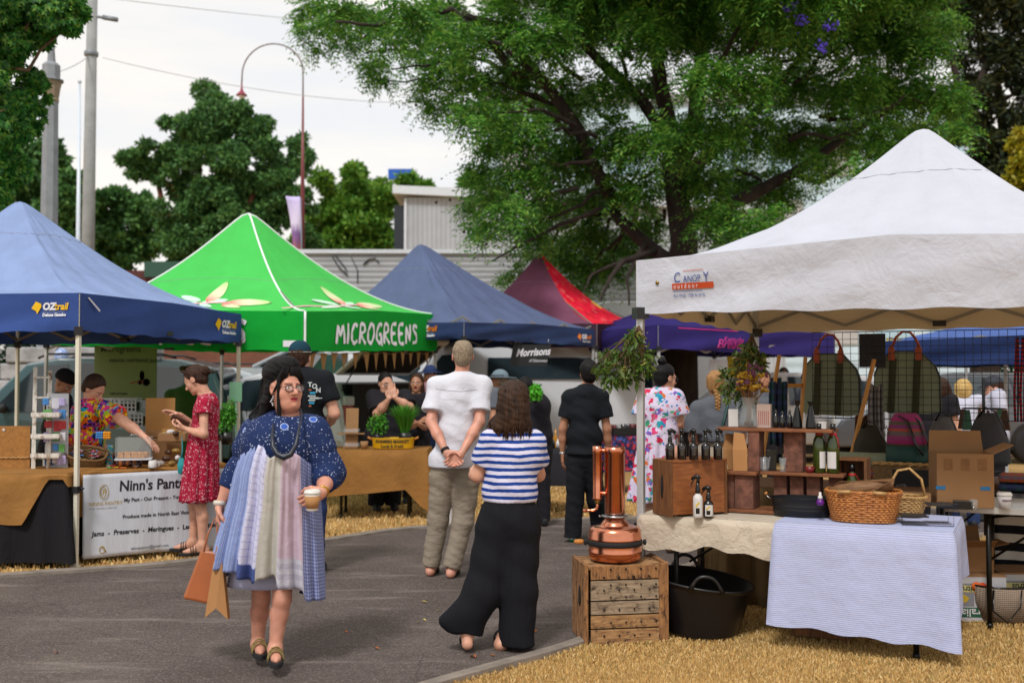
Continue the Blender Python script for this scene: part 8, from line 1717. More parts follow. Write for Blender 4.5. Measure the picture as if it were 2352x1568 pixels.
for j in range(3):
 for k in range(6):
  a = k*math.pi/3+.3; p = Vector(rk.location)+Vector((.17*math.cos(a), .17*math.sin(a), zt*(.72, .42, .14)[j]-.01)); mb = MB(); mb.hexa([(-.045, -.012, -.17), (.045, -.012, -.17), (.045, .012, -.17), (-.045, .012, -.17), (-.02, -.008, 0), (.02, -.008, 0), (.02, .008, 0), (-.02, .008, 0)]); t = put(mb, 'pouch', m_br if (j+k) % 3 else m_gp, 'small leather pouch hanging on the revolving black rack', 'pouch', p, a, 'pouches on the revolving rack')
for i, (x, m) in enumerate(((2335, m_redr), (2349, m_redr))):
 p = BK(x, 775, .03); mb = MB(); mb.tube([(0, 0, 0), (-.01, 0, -.2), (-.025, 0, -.45), (-.02, .0, -.66)], .009, 6); mb.tube([(.012, 0, 0), (.01, 0, -.25), (.0, 0, -.66)], .007, 6); put(mb, 'rope_lead', stripes('rope_check', [(.5, '#a0182a'), (.5, '#3a2430')], .035, 'Object', 2), ['left', 'right'][i]+' red rope lead hanging at the right end of the grid', 'rope', p)
m_fol = leafmat('eucalypt_leaf', ['#2a4416', '#3c5a1e', '#557030', '#4a5a22', '#6a7a3c'], .4, .15); m_bud = M('gum_blossom', '#8a8a3c', .9, var=.3, scale=60); m_twig = wood('twig', '#4a3424', '#7a5a40', 4)
def foliage(label, top, blobs, D_, n, seed, ll=.075, buds=.5):
 P0 = W(*top, D_); t = thing('hanging_foliage', label, 'foliage', P0); rg = np.random.default_rng(seed); k = mpp(D_); cl = [((W(x, y, D_).x-P0.x, rg.uniform(-.04, .04), W(x, y, D_).z-P0.z), (r*k, r*k*.9, r*k)) for x, y, r in blobs]
 mb = MB()
 for c, r in cl:
  for j in range(4): e = Vector(c)+Vector(rg.normal(size=3))*r[0]*.5; mb.tube([(0, 0, 0), Vector(c)*.5+Vector((rg.uniform(-.02, .02), rg.uniform(-.02, .02), .01)), e], [.004, .003, .0015], 5)
 mb.build('twigs', m_twig, t); C = np.array([c[0] for c in cl]); Rr = np.array([c[1] for c in cl]); kx = rg.integers(0, len(cl), n); d = unit(rg.normal(size=(n, 3))); P = C[kx]+d*Rr[kx]*(rg.uniform(0, 1, n)**.5)[:, None]; A = unit(d*.5+rg.normal(size=(n, 3))*.6+np.array([0, 0, -.7])); B = unit(np.cross(A, rg.normal(size=(n, 3)))); s = ll*rg.uniform(.6, 1.3, n); V, F = diamonds(P, A, B, s, s*.34); npmesh('leaves', V, F, m_fol, t)
 mb = MB(); nb_ = int(n*.05*buds)
 for i in range(nb_):
  c = Vector(C[rg.integers(0, len(cl))])+Vector(rg.normal(size=3)*Rr[0][0]*.55)
  for j in range(12): mb.ball(c+Vector(rg.normal(size=3))*.013, rg.uniform(.003, .006), 5)
 mb.build('blossom', m_bud, t)
foliage('bunch of gum leaves and twigs tied to the front left leg of the white tent', (1468, 748), [(1455, 775, 16), (1430, 805, 26), (1395, 820, 24), (1385, 845, 20), (1420, 845, 30), (1460, 820, 28), (1450, 860, 20), (1400, 870, 18), (1485, 815, 20), (1478, 840, 16), (1432, 868, 16)], 6.44, 620, 3, .06, .5)
foliage('long bunch of leafy yellow blossom branches hanging by the back left leg', (1728, 768), [(1722, 800, 16), (1705, 815, 22), (1712, 850, 24), (1685, 850, 24), (1670, 875, 22), (1700, 885, 26), (1680, 905, 20), (1735, 815, 14), (1715, 915, 16), (1745, 835, 10)], 8.9, 560, 6, .07, 1.6)
m_glassc = M('car_glass', '#2a363c', .06, spec=.9, var=.3, scale=1.5); m_tyre = M('tyre', '#141416', .8, var=.1); m_rim = M('rim', '#8a8d92', .35, .7, var=.05); m_blk2 = M('trim_black', '#17181b', .5, var=.1); m_int = M('dark_interior', '#1a1817', .8, var=.2)
m_tail = M('tail_red', '#8f1015', .25, var=.05); m_lampw = M('lamp_clear', '#b9bfc6', .15, var=.05)
def paint(n, c): return M(n, c, .28, .0, var=.04, scale=2, coat=.6, spec=.6)
def wheel(t, x, y, r=.33):
 for ww in [0]:
  mb = MB(); T = Matrix.Translation((x, y, r)) @ Matrix.Rotation(math.pi/2, 4, 'X'); mb.lathe([(r*.62, -.11), (r*.96, -.10), (r, -.06), (r, .06), (r*.96, .10), (r*.62, .11)], 24, T=T); w = mb.build('wheel', m_tyre, t)
  mb = MB(); mb.lathe([(.02, .075), (r*.2, .09), (r*.6, .06), (r*.66, .10), (r*.66, -.1)], 20, T=Matrix.Translation((x, y, r)) @ Matrix.Rotation(math.pi/2 if y < 0 else -math.pi/2, 4, 'X')); mb.build('rim', m_rim, w)
def vehicle(name, label, cat, loc, rz, L_, Wd, prof, glassp, pm, group='cars parked behind the stalls', hatch=None, rails=False, sidewin=(), lamps=True, tumble=.12, belt=None):
 """prof: outline of the side (x, z), nose at -x; glassp: list of side window outlines; belt height where the sides lean in"""
 t = thing(name, label, cat, loc, rz, group); hw = Wd/2; belt = belt or .95; H = max(p[1] for p in prof)
 def yw(z): return hw-(0 if z < belt else tumble*(z-belt)/(H-belt+1e-6)*1.0)-(.05*((.55-z)/.3) if z < .55 else 0)
 mb = MB(); n = len(prof); V = []
 for g in (-1, 1):
  for x, z in prof: V.append((x, g*(yw(z)), z))
 cx_ = sum(p[0] for p in prof)/n
 F = [tuple(range(n-1, -1, -1)), tuple(range(n, 2*n))]+[(i, (i+1) % n, n+(i+1) % n, n+i) for i in range(n)]
 F = [tuple(reversed(f)) for f in F]
 mb.add(V, F, 0); b = mb.build('body', pm, t, bevel=.035)
 def side(poly, m, nm, off=.012, both=True, par=None, **kw):
  for g in ((-1, 1) if both else (-1,)):
   mb = MB(); mb.add([(x, g*(yw(z)+off), z) for x, z in poly], [tuple(range(len(poly))) if g < 0 else tuple(range(len(poly)-1, -1, -1))]); mb.build(nm, m, par or t, solid=.006, **kw)
 for poly in glassp: side(poly, m_glassc, 'window')
 for (x0, z0, x1, z1) in sidewin:
  a0, a1 = yw(z0)-.10, yw(z1)-.12; d = Vector((z1-z0, 0, -(x1-x0))).normalized()*.012
  if d.z < 0: d = -d
  mb = MB(); mb.add([Vector((x0, -a0, z0))+d, Vector((x0, a0, z0))+d, Vector((x1, a1, z1))+d, Vector((x1, -a1, z1))+d], [(0, 1, 2, 3)]); mb.build('windscreen', m_glassc, t, solid=.006)
 wb = L_*.30
 for x in (-wb-.05, wb):
  for g in (-1, 1): wheel(t, x, g*(hw-.10))
  side([(x+.40*math.cos(a), .33+.40*math.sin(a)) for a in np.linspace(-.2, math.pi+.2, 14)], m_blk2, 'wheel_arch', .006)
 xs = (-.07, .55 if L_ < 5.2 else .9)
 for x in xs: side([(x, .35), (x+.012, .35), (x+.012, belt+.02), (x, belt+.02)], m_blk2, 'door_gap', .004)
 for x in xs: side([(x+.12, belt-.10), (x+.26, belt-.10), (x+.26, belt-.07), (x+.12, belt-.07)], m_blk2, 'door_handle', .03)
 if lamps:
  x = max(p[0] for p in prof)
  for g in (-1, 1):
   mb = MB(); mb.box((x-.04, g*(hw-.12), .98), (.10, .16, .30)); mb.build('tail_light', m_tail, t, bevel=.02)
   mb = MB(); mb.box((x-.035, g*(hw-.12), 1.18), (.10, .16, .14)); mb.build('tail_light', m_lampw, t, bevel=.02)
  x = min(p[0] for p in prof)
  for g in (-1, 1): mb = MB(); mb.box((x+.10, g*(hw-.22), .72), (.14, .32, .14)); mb.build('headlight', m_lampw, t, bevel=.02)
 for g in (-1, 1):
  mb = MB(); mb.ball((-L_*.18, g*(hw+.10), belt+.07), (.07, .10, .07), 10); mb.build('mirror', m_blk2, t)
 if rails:
  for g in (-1, 1): mb = MB(); mb.tube([(-.5, g*(hw-.28), H-.0), (-.35, g*(hw-.26), H+.06), (1.3, g*(hw-.26), H+.06), (1.5, g*(hw-.28), H)], .018, 6); mb.build('roof_rail', m_blk2, t)
 if hatch:
  x, ang = hatch; d = Vector((math.cos(ang), 0, math.sin(ang))); p0 = Vector((x, 0, H-.04)); w = hw-.14; nn = Vector((-d.z, 0, d.x)); l = 1.0
  hob = None
  mb = MB(); mb.hexa([p0+Vector((0, -w, 0)), p0+Vector((0, w, 0)), p0+Vector((0, w, 0))+d*l, p0+Vector((0, -w, 0))+d*l]+[q+nn*.06 for q in (p0+Vector((0, -w, 0)), p0+Vector((0, w, 0)), p0+Vector((0, w, 0))+d*l, p0+Vector((0, -w, 0))+d*l)]); hb = mb.build('tailgate', pm, t, bevel=.02)
  mb = MB(); mb.add([p0+Vector((0, -w+.08, 0))+d*.1-nn*.008, p0+Vector((0, w-.08, 0))+d*.1-nn*.008, p0+Vector((0, w-.1, 0))+d*.9-nn*.008, p0+Vector((0, -w+.1, 0))+d*.9-nn*.008], [(0, 1, 2, 3)]); mb.build('tailgate_lining', m_int, hb, solid=.006)
  for g in (-1, 1): mb = MB(); mb.tube([p0+Vector((-.1, g*(w-.03), -.45)), p0+Vector((0, g*(w-.03), 0))+d*.6], .01, 6); mb.build('gas_strut', m_blk2, hb)
  xr = max(p[0] for p in prof); mb = MB(); mb.box((xr+.004, 0, H*.62), (.012, 2*w-.05, H*.56)); mb.build('boot_opening', m_int, t)
 mb = MB(); mb.box((0, 0, .24), (L_*.8, Wd*.8, .18)); mb.build('underbody', m_blk2, t)
 return t
def wagon(label, loc, rz, col, nm, L_=4.5, H=1.62, hatch=None, rails=False, group='cars parked behind the stalls'):
 h = L_/2
 prof = [(-h, .32), (-h-.03, .6), (-h+.12, .80), (-h+1.05, 1.0), (-h+1.75, H-.08), (-h+2.2, H), (h-.75, H-.02), (h-.28, H-.14), (h-.03, 1.05), (h+.02, .6), (h-.02, .32)]
 g1 = [(-h+1.30, 1.02), (-h+1.90, H-.12), (-h+2.35, H-.09), (-h+2.40, 1.02)]; g2 = [(-h+2.48, 1.02), (-h+2.46, H-.08), (-h+3.15, H-.09), (-h+3.30, 1.04)]; g3 = [(-h+3.38, 1.05), (-h+3.24, H-.10), (h-.48, H-.16), (h-.25, 1.12)]
 return vehicle('parked_car', label, 'car', loc, rz, L_, 1.8, prof, [g1, g2, g3], paint(nm, col), group, hatch, rails, [(-h+1.10, 1.03, -h+1.72, H-.10), (h-.06, 1.12, h-.26, H-.17)], belt=1.0)
def van(label, loc, rz, col, nm, L_=4.9, H=1.98, group='white vans parked behind the stalls', band=False, wins=True, hatch=None):
 h = L_/2
 prof = [(-h, .35), (-h-.02, .75), (-h+.35, 1.05), (-h+.75, 1.18), (-h+1.45, H-.10), (-h+1.9, H), (h-.25, H), (h-.05, H-.25), (h, .9), (h-.02, .35)]
 g1 = [(-h+1.02, 1.22), (-h+1.52, H-.22), (-h+1.95, H-.18), (-h+1.95, 1.22)]; G = [g1]
 if wins: G += [[(-h+2.12, 1.22), (-h+2.12, H-.18), (-h+3.2, H-.18), (-h+3.2, 1.22)], [(-h+3.35, 1.22), (-h+3.35, H-.18), (h-.35, H-.20), (h-.22, 1.22)]]
 if band: G.append([(-h+2.3, 1.48), (-h+2.3, 1.84), (h-.5, 1.84), (h-.32, 1.48)])
 return vehicle('parked_van', label, 'van', loc, rz, L_, 1.85, prof, G, paint(nm, col), group, hatch, False, [(-h+.80, 1.2, -h+1.42, H-.14), (h-.02, 1.2, h-.07, H-.28)], belt=1.2)
wagon('dark teal wagon with black roof rails behind the preserves stall', (W(175, 861, 15.8).x, 16.2, 0), R_(4), '#3c5a60', 'paint_teal', 4.7, 1.80, rails=True)
wagon('silver wagon with its tailgate raised behind the green tent', (W(455, 861, 19.5).x, 19.6, 0), R_(-28), '#a3abb0', 'paint_silver', 4.5, 1.70, hatch=(1.95, .35), rails=True)
wagon('white hatchback with its tailgate raised under the hessian bunting', (W(665, 861, 16.6).x, 17.0, 0), R_(-38), '#d2d4d8', 'paint_white', 4.2, 1.58, hatch=(1.8, .52))
van('white van with side windows behind the burlap microgreens table', (W(890, 861, 19.3).x, 19.2, 0), R_(5), '#d8dade', 'paint_white_van', 5.2, 2.12)
van('silver white panel van with rounded rear behind the hanging black sign', (W(1150, 861, 18.0).x, 18.5, 0), R_(-4), '#c6c9ce', 'paint_panel', 4.9, 2.10, wins=False, band=True)
van('white van with dark cab windows left of the hanging foliage', (W(1390, 861, 22.5).x, 22.6, 0), R_(172), '#d8dade', 'paint_white_van', 5.0, 2.05)
van('tall white delivery van whose roof shows behind the red tent', (W(1405, 861, 25).x+.6, 25.2, 0), R_(3), '#cdd0d4', 'paint_tall', 5.4, 3.25, wins=False)
wagon('white hatchback half hidden by the wooden easel behind the right stall', (W(1750, 861, 19.5).x, 19.5, 0), R_(0), '#c6c9cf', 'paint_white', 4.4, 1.6)
wagon('dark grey parked car at the far right behind the blue tent', (W(2150, 861, 19.0).x, 19.2, 0), R_(8), '#4a4e55', 'paint_grey', 4.5, 1.6)
m_wh = wood('white_washed_wood', '#c0bab0', '#e0dcd4', 5, (6, 6, 1), .8, .3, dark='#7a5c44'); m_peg = M('pegboard_white', '#c2c4ca', .6, var=.05); m_cork = M('cork_board', '#9a6a34', .9, var=.2, scale=30); m_cake = M('cake_crumb', '#b07a44', .9, var=.3, scale=40); m_terra = M('terracotta_kraft', '#96704a', .9, var=.1)
CARD = [M('card_blue', '#3a78b4', .6, var=.3, scale=40), M('card_lilac', '#a89cc8', .6, var=.3, scale=40), M('card_green', '#5a9a4a', .6, var=.3, scale=40), M('card_white', '#c4c4cc', .6, var=.1), M('card_red', '#b02a30', .6, var=.2, scale=40)]
def LT(x, y, z=.752): return G(x, y, z)
p = LT(82, 1076); ld = thing('ladder_shelf', 'distressed white ladder display with three trays at the far left table', 'display stand', p, R_(12)); k = mpp(p.y); hl = 232*k
for x in (-.02, .10): mb = MB(); mb.bar((x, 0, 0), (x-.02, .12, hl-(.03 if x > 0 else 0)), .032, .018); mb.build('rail', m_wh, ld)
for x in (-.085, .06): mb = MB(); mb.bar((x, .30, 0), (x+.05, .10, hl*.63), .026, .016); mb.build('back_leg', m_wh, ld)
for zf in (.90, .70): mb = MB(); mb.bar((-.03, .10*zf, hl*zf), (.09, .10*zf, hl*zf), .016); mb.build('rung', m_wh, ld)
for i, zf in enumerate((.50, .29, .10)):
 mb = MB(); z = hl*zf+.02; mb.box((.09, -.03, z), (.22, .13, .008), rot=(.15, 0, 0)); mb.box((.09, -.094, z+.012), (.22, .008, .035)); mb.box((.20, -.03, z+.012), (.008, .13, .03)); mb.box((-.02, -.03, z+.012), (.008, .13, .03)); mb.build('tray', m_wh, ld)
 if i < 2:
  for j in range(4): mb = MB(); mb.box((.03+.04*j, -.03, z+.014), (.035, .09, .008), rz=.2*j); mb.build('tray_goods', CARD[(j*2+i*3) % 5], ld)
p = LT(123, 1075); pg = thing('pegboard', 'white pegboard stand hung with small colourful packets', 'display stand', p, R_(-8)); mb = MB(); mb.box((0, .05, .32), (.20, .012, .64)); mb.build('board', m_peg, pg)
mb = MB(); mb.box((.0, .12, .3), (.02, .012, .6), rot=(-.2, 0, 0)); mb.build('prop', m_peg, pg); rg = random.Random(4)
pk0 = None; cnt = 0
for r in range(6):
 for c in range(3):
  w, h = rg.uniform(.05, .07), rg.uniform(.055, .09); mb = MB(); mb.box((0, 0, -h/2), (w, .012, h), rz=rg.uniform(-.4, .4)); o = mb.build('packet', CARD[(r*2+c*3+r*c) % 5], None, p+Vector((-.06+.068*c+rg.uniform(-.01, .01), -.0+rg.uniform(-.02, .03), .60-.098*r)), bevel=.003); tag(o, 'small wrapped packet hanging on the white pegboard', 'packet', 'packets on the pegboard')
p = LT(22, 1077); ck = thing('cork_display_board', 'brown cork board with twisted rope edge at the left edge', 'board', p, R_(3)); mb = MB(); mb.box((-.02, .1, .18), (.30, .015, .36)); mb.build('board', m_cork, ck); mb = MB(); mb.tube([(-.17+.01*i, .085, .09+.004*math.sin(i*1.6)) for i in range(31)], .006, 5); mb.build('rope', m_wick2, ck); mb = MB(); mb.box((-.09, .088, .33), (.02, .004, .02), rot=(0, .5, 0)); mb.build('sticker', m_label, ck)
p = LT(185, 1074); wb1 = wicker('wicker_basket', 'tilted brown wicker basket spilling sweets on the burlap', (p.x, p.y+.12, .765), .165, .11, .12, m_wickd, .8, R_(10), 9, 26); wb1.rotation_euler = (R_(28), R_(8), R_(10))
for i in range(26): c = Vector((p.x, p.y+.10, .85))+Vector((rg.uniform(-.11, .11), rg.uniform(-.06, .04), rg.uniform(-.02, .045))); mb = MB(); mb.tube([(-.018, 0, 0), (-.011, 0, 0), (0, 0, .002), (.011, 0, 0), (.018, 0, 0)], [.006, .003, .008, .003, .006], 6); put(mb, 'wrapped_sweet', [CARD[0], CARD[3], CARD[4], M('sweet_pink', '#c87890', .4)][i % 4], 'wrapped sweet heaped in the tilted wicker basket', 'sweet', c, rg.uniform(0, 3), 'sweets in the wicker basket')
for i in range(16): c = LT(rg.uniform(238, 322), rg.uniform(1066, 1076), .755); mb = MB(); mb.box((0, 0, .006), (.05, .022, .010)); put(mb, 'snack_bar', [M('snack_yellow', '#d0a020', .5), CARD[4], CARD[2], CARD[3], M('snack_orange', '#c86a1c', .5)][i % 5], 'bright foil wrapped bar lying on the table edge', 'snack', c, rg.uniform(-1, 1), 'foil wrapped bars along the table edge', bevel=.003)
p = LT(247, 1071); mb = MB(); mb.box((0, 0, .09), (.06, .04, .18), taper=.85); put(mb, 'sweet_bag', floral('sweet_bag_print', '#4a8aa8', ['#b83a3a', '#3a9a5a', '#c8a030', '#8a5a30'], 60, .45), 'tall clear bag of mixed sweets beside the wicker basket', 'bag', (p.x, p.y+.05, .755), .2, bevel=.008)
ws_ = thing('wooden_riser', 'low brown wooden riser carrying toy packets and the cake box', 'riser', LT(265, 1071)+Vector((0, .14, 0)), R_(20)); mb = MB(); mb.box((.0, 0, .10), (.50, .16, .012)); mb.box((-.24, 0, .05), (.012, .15, .09)); mb.box((.24, 0, .05), (.012, .15, .09)); mb.box((0, .07, .05), (.46, .01, .09)); mb.build('riser_body', m_boxd, ws_)
for i, (x, m, lab) in enumerate(((228, CARD[0], 'knobbly blue bagged toy on the wooden riser'), (245, M('toy_orange', '#d08a10', .6, var=.2, scale=50), 'knobbly orange bagged toy on the wooden riser'))):
 q_ = W(x, 1008, 9.15); mb = MB(); [mb.ball((.02*(j % 3-1), .012*((j//3) % 2), .012+.02*(j//6)), .014, 6) for j in range(18)]; put(mb, 'toy_packet', m, lab, 'toy', q_)
cb_ = thing('cake_box', 'clear acrylic box of golden cakes with a loop handle', 'display case', W(303, 1054, 9.05)+Vector((0, .05, 0)), R_(14)); mb = MB(); mb.box((0, 0, .095), (.29, .18, .18)); mb.build('case', glass('acrylic', (.8, .85, .85, 1), .03, .16), cb_); mb = MB(); mb.box((0, 0, .0), (.30, .19, .012)); mb.build('tray', m_peg, cb_); mb = MB(); mb.tube([(-.04, 0, .186), (-.03, 0, .205), (.03, 0, .205), (.04, 0, .186)], .004, 6); mb.build('handle', m_steel, cb_)
for i in range(8): mb = MB(); mb.box((0, 0, .025), (.055, .05, .05), taper=.85); put(mb, 'cake', m_cake, 'sugar dusted golden cake square inside the clear box', 'cake', Vector(cb_.location)+Vector((-.10+.052*(i % 4)+.005*i, -.03+.06*(i//4), .008)), .2*i, 'cakes in the acrylic box', bevel=.006)
p = LT(346, 1076); mb = MB(); mb.lathe([(0, .002), (.034, 0), (.036, .01), (.036, .065), (.032, .065), (.032, .01), (0, .008)], 22); mb.tube([(.034, 0, .05), (.055, 0, .045), (.055, 0, .02), (.034, 0, .015)], .005, 6); put(mb, 'mug', m_label, 'white enamel mug at the front edge of the burlap table', 'mug', (p.x, p.y+.05, .755), .4)
for i in range(7): q_ = LT(262+i*8, 1073)+Vector((0, .09, .004)); mb = MB(); mb.lathe([(0, 0), (.026, 0), (.028, .008), (.028, .045), (.022, .052), (.024, .055), (.024, .066), (0, .068)], 16); t = put(mb, 'jam_jar', [M('jam_dark', '#3a1410', .2), M('jam_amber', '#8a4a14', .2)][i % 2], '%s squat jam jar from the left under the wooden riser' % ordw(i), 'jar', q_, 0, 'jam jars under the riser')
def gcart(lab, x, y, D_, w, d, h, lid, rz): t = thing('gift_box', lab, 'box', W(x, y, D_), rz); mb = MB(); mb.box((0, 0, h/2), (w, d, h)); mb.build('tray', m_card, t, bevel=.003); mb = MB(); mb.box((0, d/2+.02, h+lid/2-.005), (w, .008, lid), rot=(-.12, 0, .0)); mb.build('lid', M('carton_inside', '#a87a44', .9, var=.06), t); return t
gcart('tall lidded brown gift carton standing open behind the cake box', 366, 1003, 9.7, .26, .16, .05, .31, R_(15)); gcart('open brown gift tray of gold bags nearest the phone', 398, 1012, 9.45, .24, .14, .07, .04, R_(5))
mb = MB(); mb.box((0, 0, .11), (.24, .14, .22)); put(mb, 'cardboard_stand', m_card, 'brown cardboard plinth under the gift trays', 'stand', (W(385, 1000, 9.65).x, 9.65, .755), R_(12))
for i in range(10):
 x, y, D_ = ((378, 1003, 9.45), (392, 999, 9.42), (404, 1002, 9.38), (412, 1000, 9.45), (368, 1070, 9.25), (382, 1060, 9.3), (395, 1071, 9.25), (408, 1058, 9.3), (386, 1045, 9.4), (404, 1042, 9.4))[i]
 mb = MB(); mb.tube([(-.035, 0, .02), (-.022, 0, .026), (0, 0, .028), (.022, 0, .026), (.035, 0, .02)], [.012, .022, .024, .022, .012], 8); put(mb, 'treat_bag', [M('treat_gold', '#8a6a2c', .4, var=.3, scale=50), m_label, M('treat_brown', '#4a2c18', .5, var=.3, scale=50)][i % 3], 'small cellophane treat bag stacked at the right end of the preserves table', 'treat bag', W(x, y, D_), i*.7, 'cellophane treat bags')
sg = thing('hanging_sign', 'olive green hanging sign reading Microgreens below the green valance', 'sign', W(216, 919, 13.0)); k = mpp(13.0); sw_, sh_ = 143*k, 129*k; mb = MB(); mb.box((sw_/2, 0, sh_/2), (sw_, .02, sh_)); mb.build('board', M('olive_sign', '#6f7c4c', .7, var=.04), sg)
mk = M('ink_dark_green', '#20281a', .7, var=0)
for s_, x, z, sz in (('Microgreens', .10, .86, .115), ('natures nutritional punch', .24, .68, .075), ('microgreens', .26, .10, .05)): lettering(s_, sg, mk, lambda a, b, x=x, z=z: Vector((x*sw_+a, -.013, z*sh_+b)), sz, bold=.001, width=.86)
for x, z, rx, rz_, m in ((.77, .44, .03, .06, m_redr), (.84, .32, .045, .045, M('sprout_green', '#3a5a28', .7)), (.74, .32, .025, .03, MATS['sprout_green'])): mb = MB(); mb.lathe([(0, 0), (1, 0)], 16, T=Matrix.Translation((x*sw_, -.014, z*sh_)) @ Matrix.Rotation(math.pi/2, 4, 'X') @ Matrix.Diagonal((rx, rz_, 1, 1))); mb.build('printed_sprout', m, sg)
mb = MB(); mb.tube([(.58*sw_, -.014, .30*sh_), (.70*sw_, -.014, .33*sh_), (.80*sw_, -.014, .33*sh_)], .005, 4); mb.build('printed_stem', m_redr, sg)
for i, (x, y) in enumerate(((245, 980), (285, 981), (315, 979), (262, 946), (300, 946))):
 t = thing('milk_crate', '%s white plastic crate in the stack behind the reaching woman' % ordw(i), 'crate', W(x, y, 12.6), R_(4), 'white crates stacked behind the preserves stall'); mb = MB()
 for z in (.01, .06, .11, .16):
  for yy in (-.12, .12): mb.box((0, yy, z), (.20, .012, .014))
 for j in range(5):
  for yy in (-.12, .12): mb.box((-.09+.045*j, yy, .085), (.012, .012, .17))
 mb.box((0, 0, .005), (.2, .24, .01)); mb.build('lattice', m_peg, t); mb = MB(); mb.box((0, 0, .07), (.16, .2, .10)); mb.build('contents', m_int, t)
def plant(lab, x, y, D_, potm, ph, pr, kind, n, sp, hh, mat, seed):
 t = thing('potted_herb', lab, 'plant', W(x, y, D_)); mb = MB(); mb.lathe([(0, 0), (pr*.78, 0), (pr, ph), (pr*.9, ph), (pr*.85, ph*.85), (0, ph*.85)], 18); mb.build('pot', potm, t); rg = np.random.default_rng(seed)
 if kind == 'g':
  V = []; F = []
  for i in range(n):
   a, l = rg.uniform(0, 6.28), rg.uniform(.3, 1); b0 = np.array([math.cos(a)*pr*.5*l, math.sin(a)*pr*.5*l, ph*.85]); e = np.array([math.cos(a)*sp*l, math.sin(a)*sp*l, ph+hh*rg.uniform(.6, 1)]); m_ = (b0+e)/2+np.array([0, 0, hh*.22]); w = np.array([-math.sin(a), math.cos(a), 0])*.004; b_ = len(V); V += [b0-w, b0+w, m_+w, m_-w, e-w*.3, e+w*.3]; F += [(b_, b_+1, b_+2, b_+3), (b_+3, b_+2, b_+5, b_+4)]
  npmesh('leaves', np.array(V), np.array(F), mat, t)
 else:
  leaves('leaves', t, [((0, 0, ph+hh*.45), (sp, sp, hh*.5)), ((sp*.3, 0, ph+hh*.7), (sp*.5, sp*.5, hh*.35))], n, .035, mat, .2, .7, .5); mb = MB()
  for i in range(6): mb.tube([(0, 0, ph*.8), (sp*.5*math.cos(i), sp*.5*math.sin(i), ph+hh*.6)], .003, 4)
  mb.build('stem', m_l3, t)
m_herb = leafmat('herb_green', ['#2f6a1c', '#48902a', '#62a83a', '#3c7c24'], .5); D_ = 11.75
plant('bushy basil plant in a black pot standing in the yellow planter', 868, 1016, 11.72, m_rub, .10, .07, 'l', 420, .12, .22, m_herb, 1); plant('spiky chives plant in a black pot standing in the yellow planter', 930, 1016, 11.72, m_rub, .11, .08, 'g', 420, .22, .32, m_herb, 2)
plant('tall seedlings in a black pot behind the young woman in red', 520, 1020, 10.4, m_rub, .12, .06, 'l', 500, .10, .30, m_herb, 3); plant('bright parsley bunch held up behind the striped top', 1229, 925, 10.6, m_rub, .03, .03, 'l', 520, .065, .15, leafmat('parsley', ['#3f9a20', '#58b42e', '#74c43c']), 4); plant('leafy seedlings beside the white tent leg in the middle', 497, 1010, 10.6, m_rub, .10, .06, 'l', 380, .09, .22, m_herb, 5)
yp = thing('yellow_planter', 'oval yellow metal planter lettered FARMERS MARKET on the burlap table', 'planter', (W(902, 1036, 11.62).x, 11.66, .742)); hw_ = 49*mpp(11.62); mb = MB(); mb.lathe([(0, 0), (.94, 0), (.95, .01), (1, .115), (1.01, .12), (.97, .12), (.92, .01), (0, .01)], 40, sx=hw_, sy=.11); mb.build('tub', M('yellow_enamel', '#c8980c', .4, var=.08), yp)
for g in (-1, 1): mb = MB(); mb.tube([(g*hw_, 0, .10), (g*(hw_+.045), 0, .125)], .012, 8); mb.build('knob', m_kn, yp)
for s_, z, sz in (('FARMERS MARKET', .068, .045), ('Local & Fresh', .018, .045)): lettering(s_, yp, m_ink, lambda a, b, z=z: Vector((a, -.112*math.sqrt(max(.05, 1-(a/hw_)**2))-.003, z+b)), sz, align='CENTER', bold=.0012)
for i, (x, y, h) in enumerate(((806, 1037, .40), (836, 1035, .10))):
 if i == 0: mb = MB(); mb.box((0, .05, .22), (.14, .01, .44), rot=(-.12, 0, 0)); mb.box((0, 0, .01), (.16, .12, .02)); mb.box((0, .0, .16), (.30, .06, .014)); t = put(mb, 'kraft_stand', m_terra, 'upright brown kraft display with small punnets on the burlap table', 'display stand', (W(x, y, 11.7).x, 11.72, .742))
 else: mb = MB(); mb.lathe([(0, 0), (.035, 0), (.045, .08), (.04, .08), (0, .07)], 18); put(mb, 'kraft_pot', m_terra, 'small empty kraft paper pot left of the yellow planter', 'pot', (W(x, y, 11.6).x, 11.62, .742))
for i, z in enumerate((.765, .92)): mb = MB(); mb.box((0, 0, .02), (.16, .10, .035), taper=1.1); put(mb, 'punnet', m_plast, ['lower', 'upper'][i]+' clear punnet of seedlings on the kraft display', 'punnet', (W(806, 1000, 11.6).x, 11.64, z))
ms = thing('hanging_sign', 'black hanging sign with white script lettering under the navy tent', 'sign', W(1170, 840, 14.6), R_(4)); k = mpp(14.6); mb = MB(); mb.add([(0, 0, 0), (86*k, 0, 0), (96*k, 0, 49*k), (9*k, 0, 49*k)], [(0, 1, 2, 3)]); mb.build('board', M('sign_black', '#101114', .5, var=0), ms, solid=.02)
lettering('Morrisons', ms, m_white, lambda a, b: Vector((.09+a, -.014, .13+b+a*.06)), .145, shear=.35, bold=.004, width=.78); lettering('of Glenrowan', ms, m_white, lambda a, b: Vector((.27+a, -.014, .055+b)), .06, shear=.2, width=.75)
mb = MB()
for x in (14, 90): mb.tube([(x*k, 0, 49*k), (x*k, 0, 62*k)], .006, 5)
mb.build('hanger', m_steel, ms)
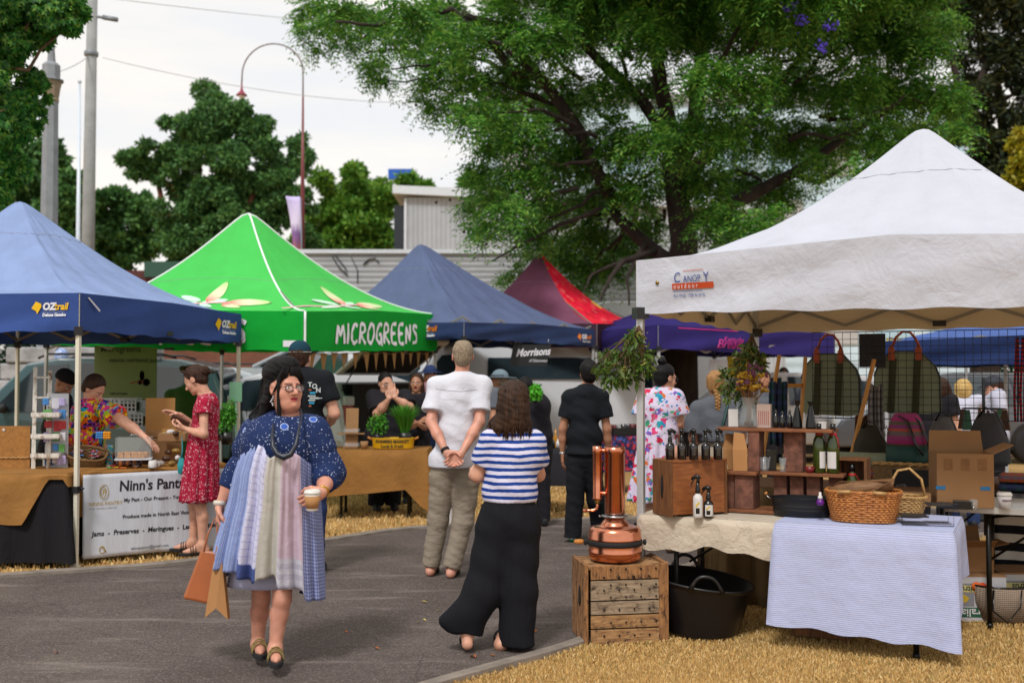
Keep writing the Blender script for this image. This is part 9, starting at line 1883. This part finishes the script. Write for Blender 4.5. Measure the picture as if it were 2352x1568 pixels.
for i in range(7):
 x = 1243+i*6.5; mb = MB(); mb.lathe([(0, 0), (.03, 0), (.032, .01), (.032, .11), (.012, .15), (.012, .21), (0, .212)] if i % 2 else [(0, 0), (.04, 0), (.042, .07), (.03, .08), (.032, .10), (0, .10)], 14); put(mb, 'jar', [m_label, m_amber, M('honey', '#a8741c', .2)][i % 3], '%s jar or bottle from the left on the charcoal cloth' % ordw(i), 'jar', (W(x, 1030, 12.0).x, 11.95, .728), 0, 'jars on the charcoal cloth')
for r in range(3):
 t = thing('produce_crate', '%s black crate of dark jars from the left on the navy floral cloth' % ordw(r), 'crate', (W(1418+r*22, 1000, 13.95).x, 13.9+.08*r, .76), R_(16), 'crates on the navy floral cloth'); mb = MB()
 for sx, sy, dx, dy in ((0, -.11, .2, .01), (0, .11, .2, .01), (-.1, 0, .01, .22), (.1, 0, .01, .22)): mb.box((sx, sy, .05), (dx, dy, .10))
 mb.build('crate_sides', m_rub, t)
 for j in range(6): mb = MB(); mb.lathe([(0, 0), (.028, 0), (.028, .11), (.022, .12), (.024, .14), (0, .142)], 12, (-.06+.06*(j % 3), -.05+.1*(j//3), 0)); mb.build('jar', [M('jar_red', '#5a1418', .3), M('jar_lid', '#8a8a8c', .4), m_amber][(j+r) % 3], t)
for i, (x, y, w, h, D_, m, lab) in enumerate(((1715, 868, 90, 50, 17.5, 'yellow_banner', 'plain yellow banner behind the gum branches'), (2070, 806, 66, 30, 13.8, 'yellow_banner', 'yellow banner strip seen above the right green carrier'), (1650, 852, 42, 26, 16.5, 'white_notice', 'small white notice hanging in the distance beside the branches'))):
 mb = MB(); k = mpp(D_); mb.box((0, 0, h*k/2), (w*k, .02, h*k)); put(mb, 'banner', M(m, '#c8b820' if 'y' in m[:1] else '#c4c4ca', .6, var=.05), lab, 'banner', W(x, y, D_))
p = W(1008, 1225, 10.6); mb = MB(); mb.tube([(0, 0, 0), (.03, 0, .55), (.05, 0, 1.1)], .012, 6); put(mb, 'stand_pole', m_foil, 'thin black pole leaning behind the man in the white shirt', 'pole', (p.x, 10.6, 0.0))
mb = MB(); mb.box((0, 0, .35), (.16, .10, .70), taper=.9); put(mb, 'water_container', m_label, 'upright white container standing behind the khaki trousers', 'container', (W(1021, 1190, 11.0).x, 11.0, 0), .1, bevel=.02)
mb = MB(); mb.box((0, 0, .16), (.13, .01, .20)); mb.tube([(0, .01, .1), (0, .03, -.7)], .01, 6); put(mb, 'price_sign', M('pale_green_sign', '#6a9a7a', .6, var=.05), 'small pale green sign on a stand by the middle tent leg', 'sign', W(541, 935, 10.9))
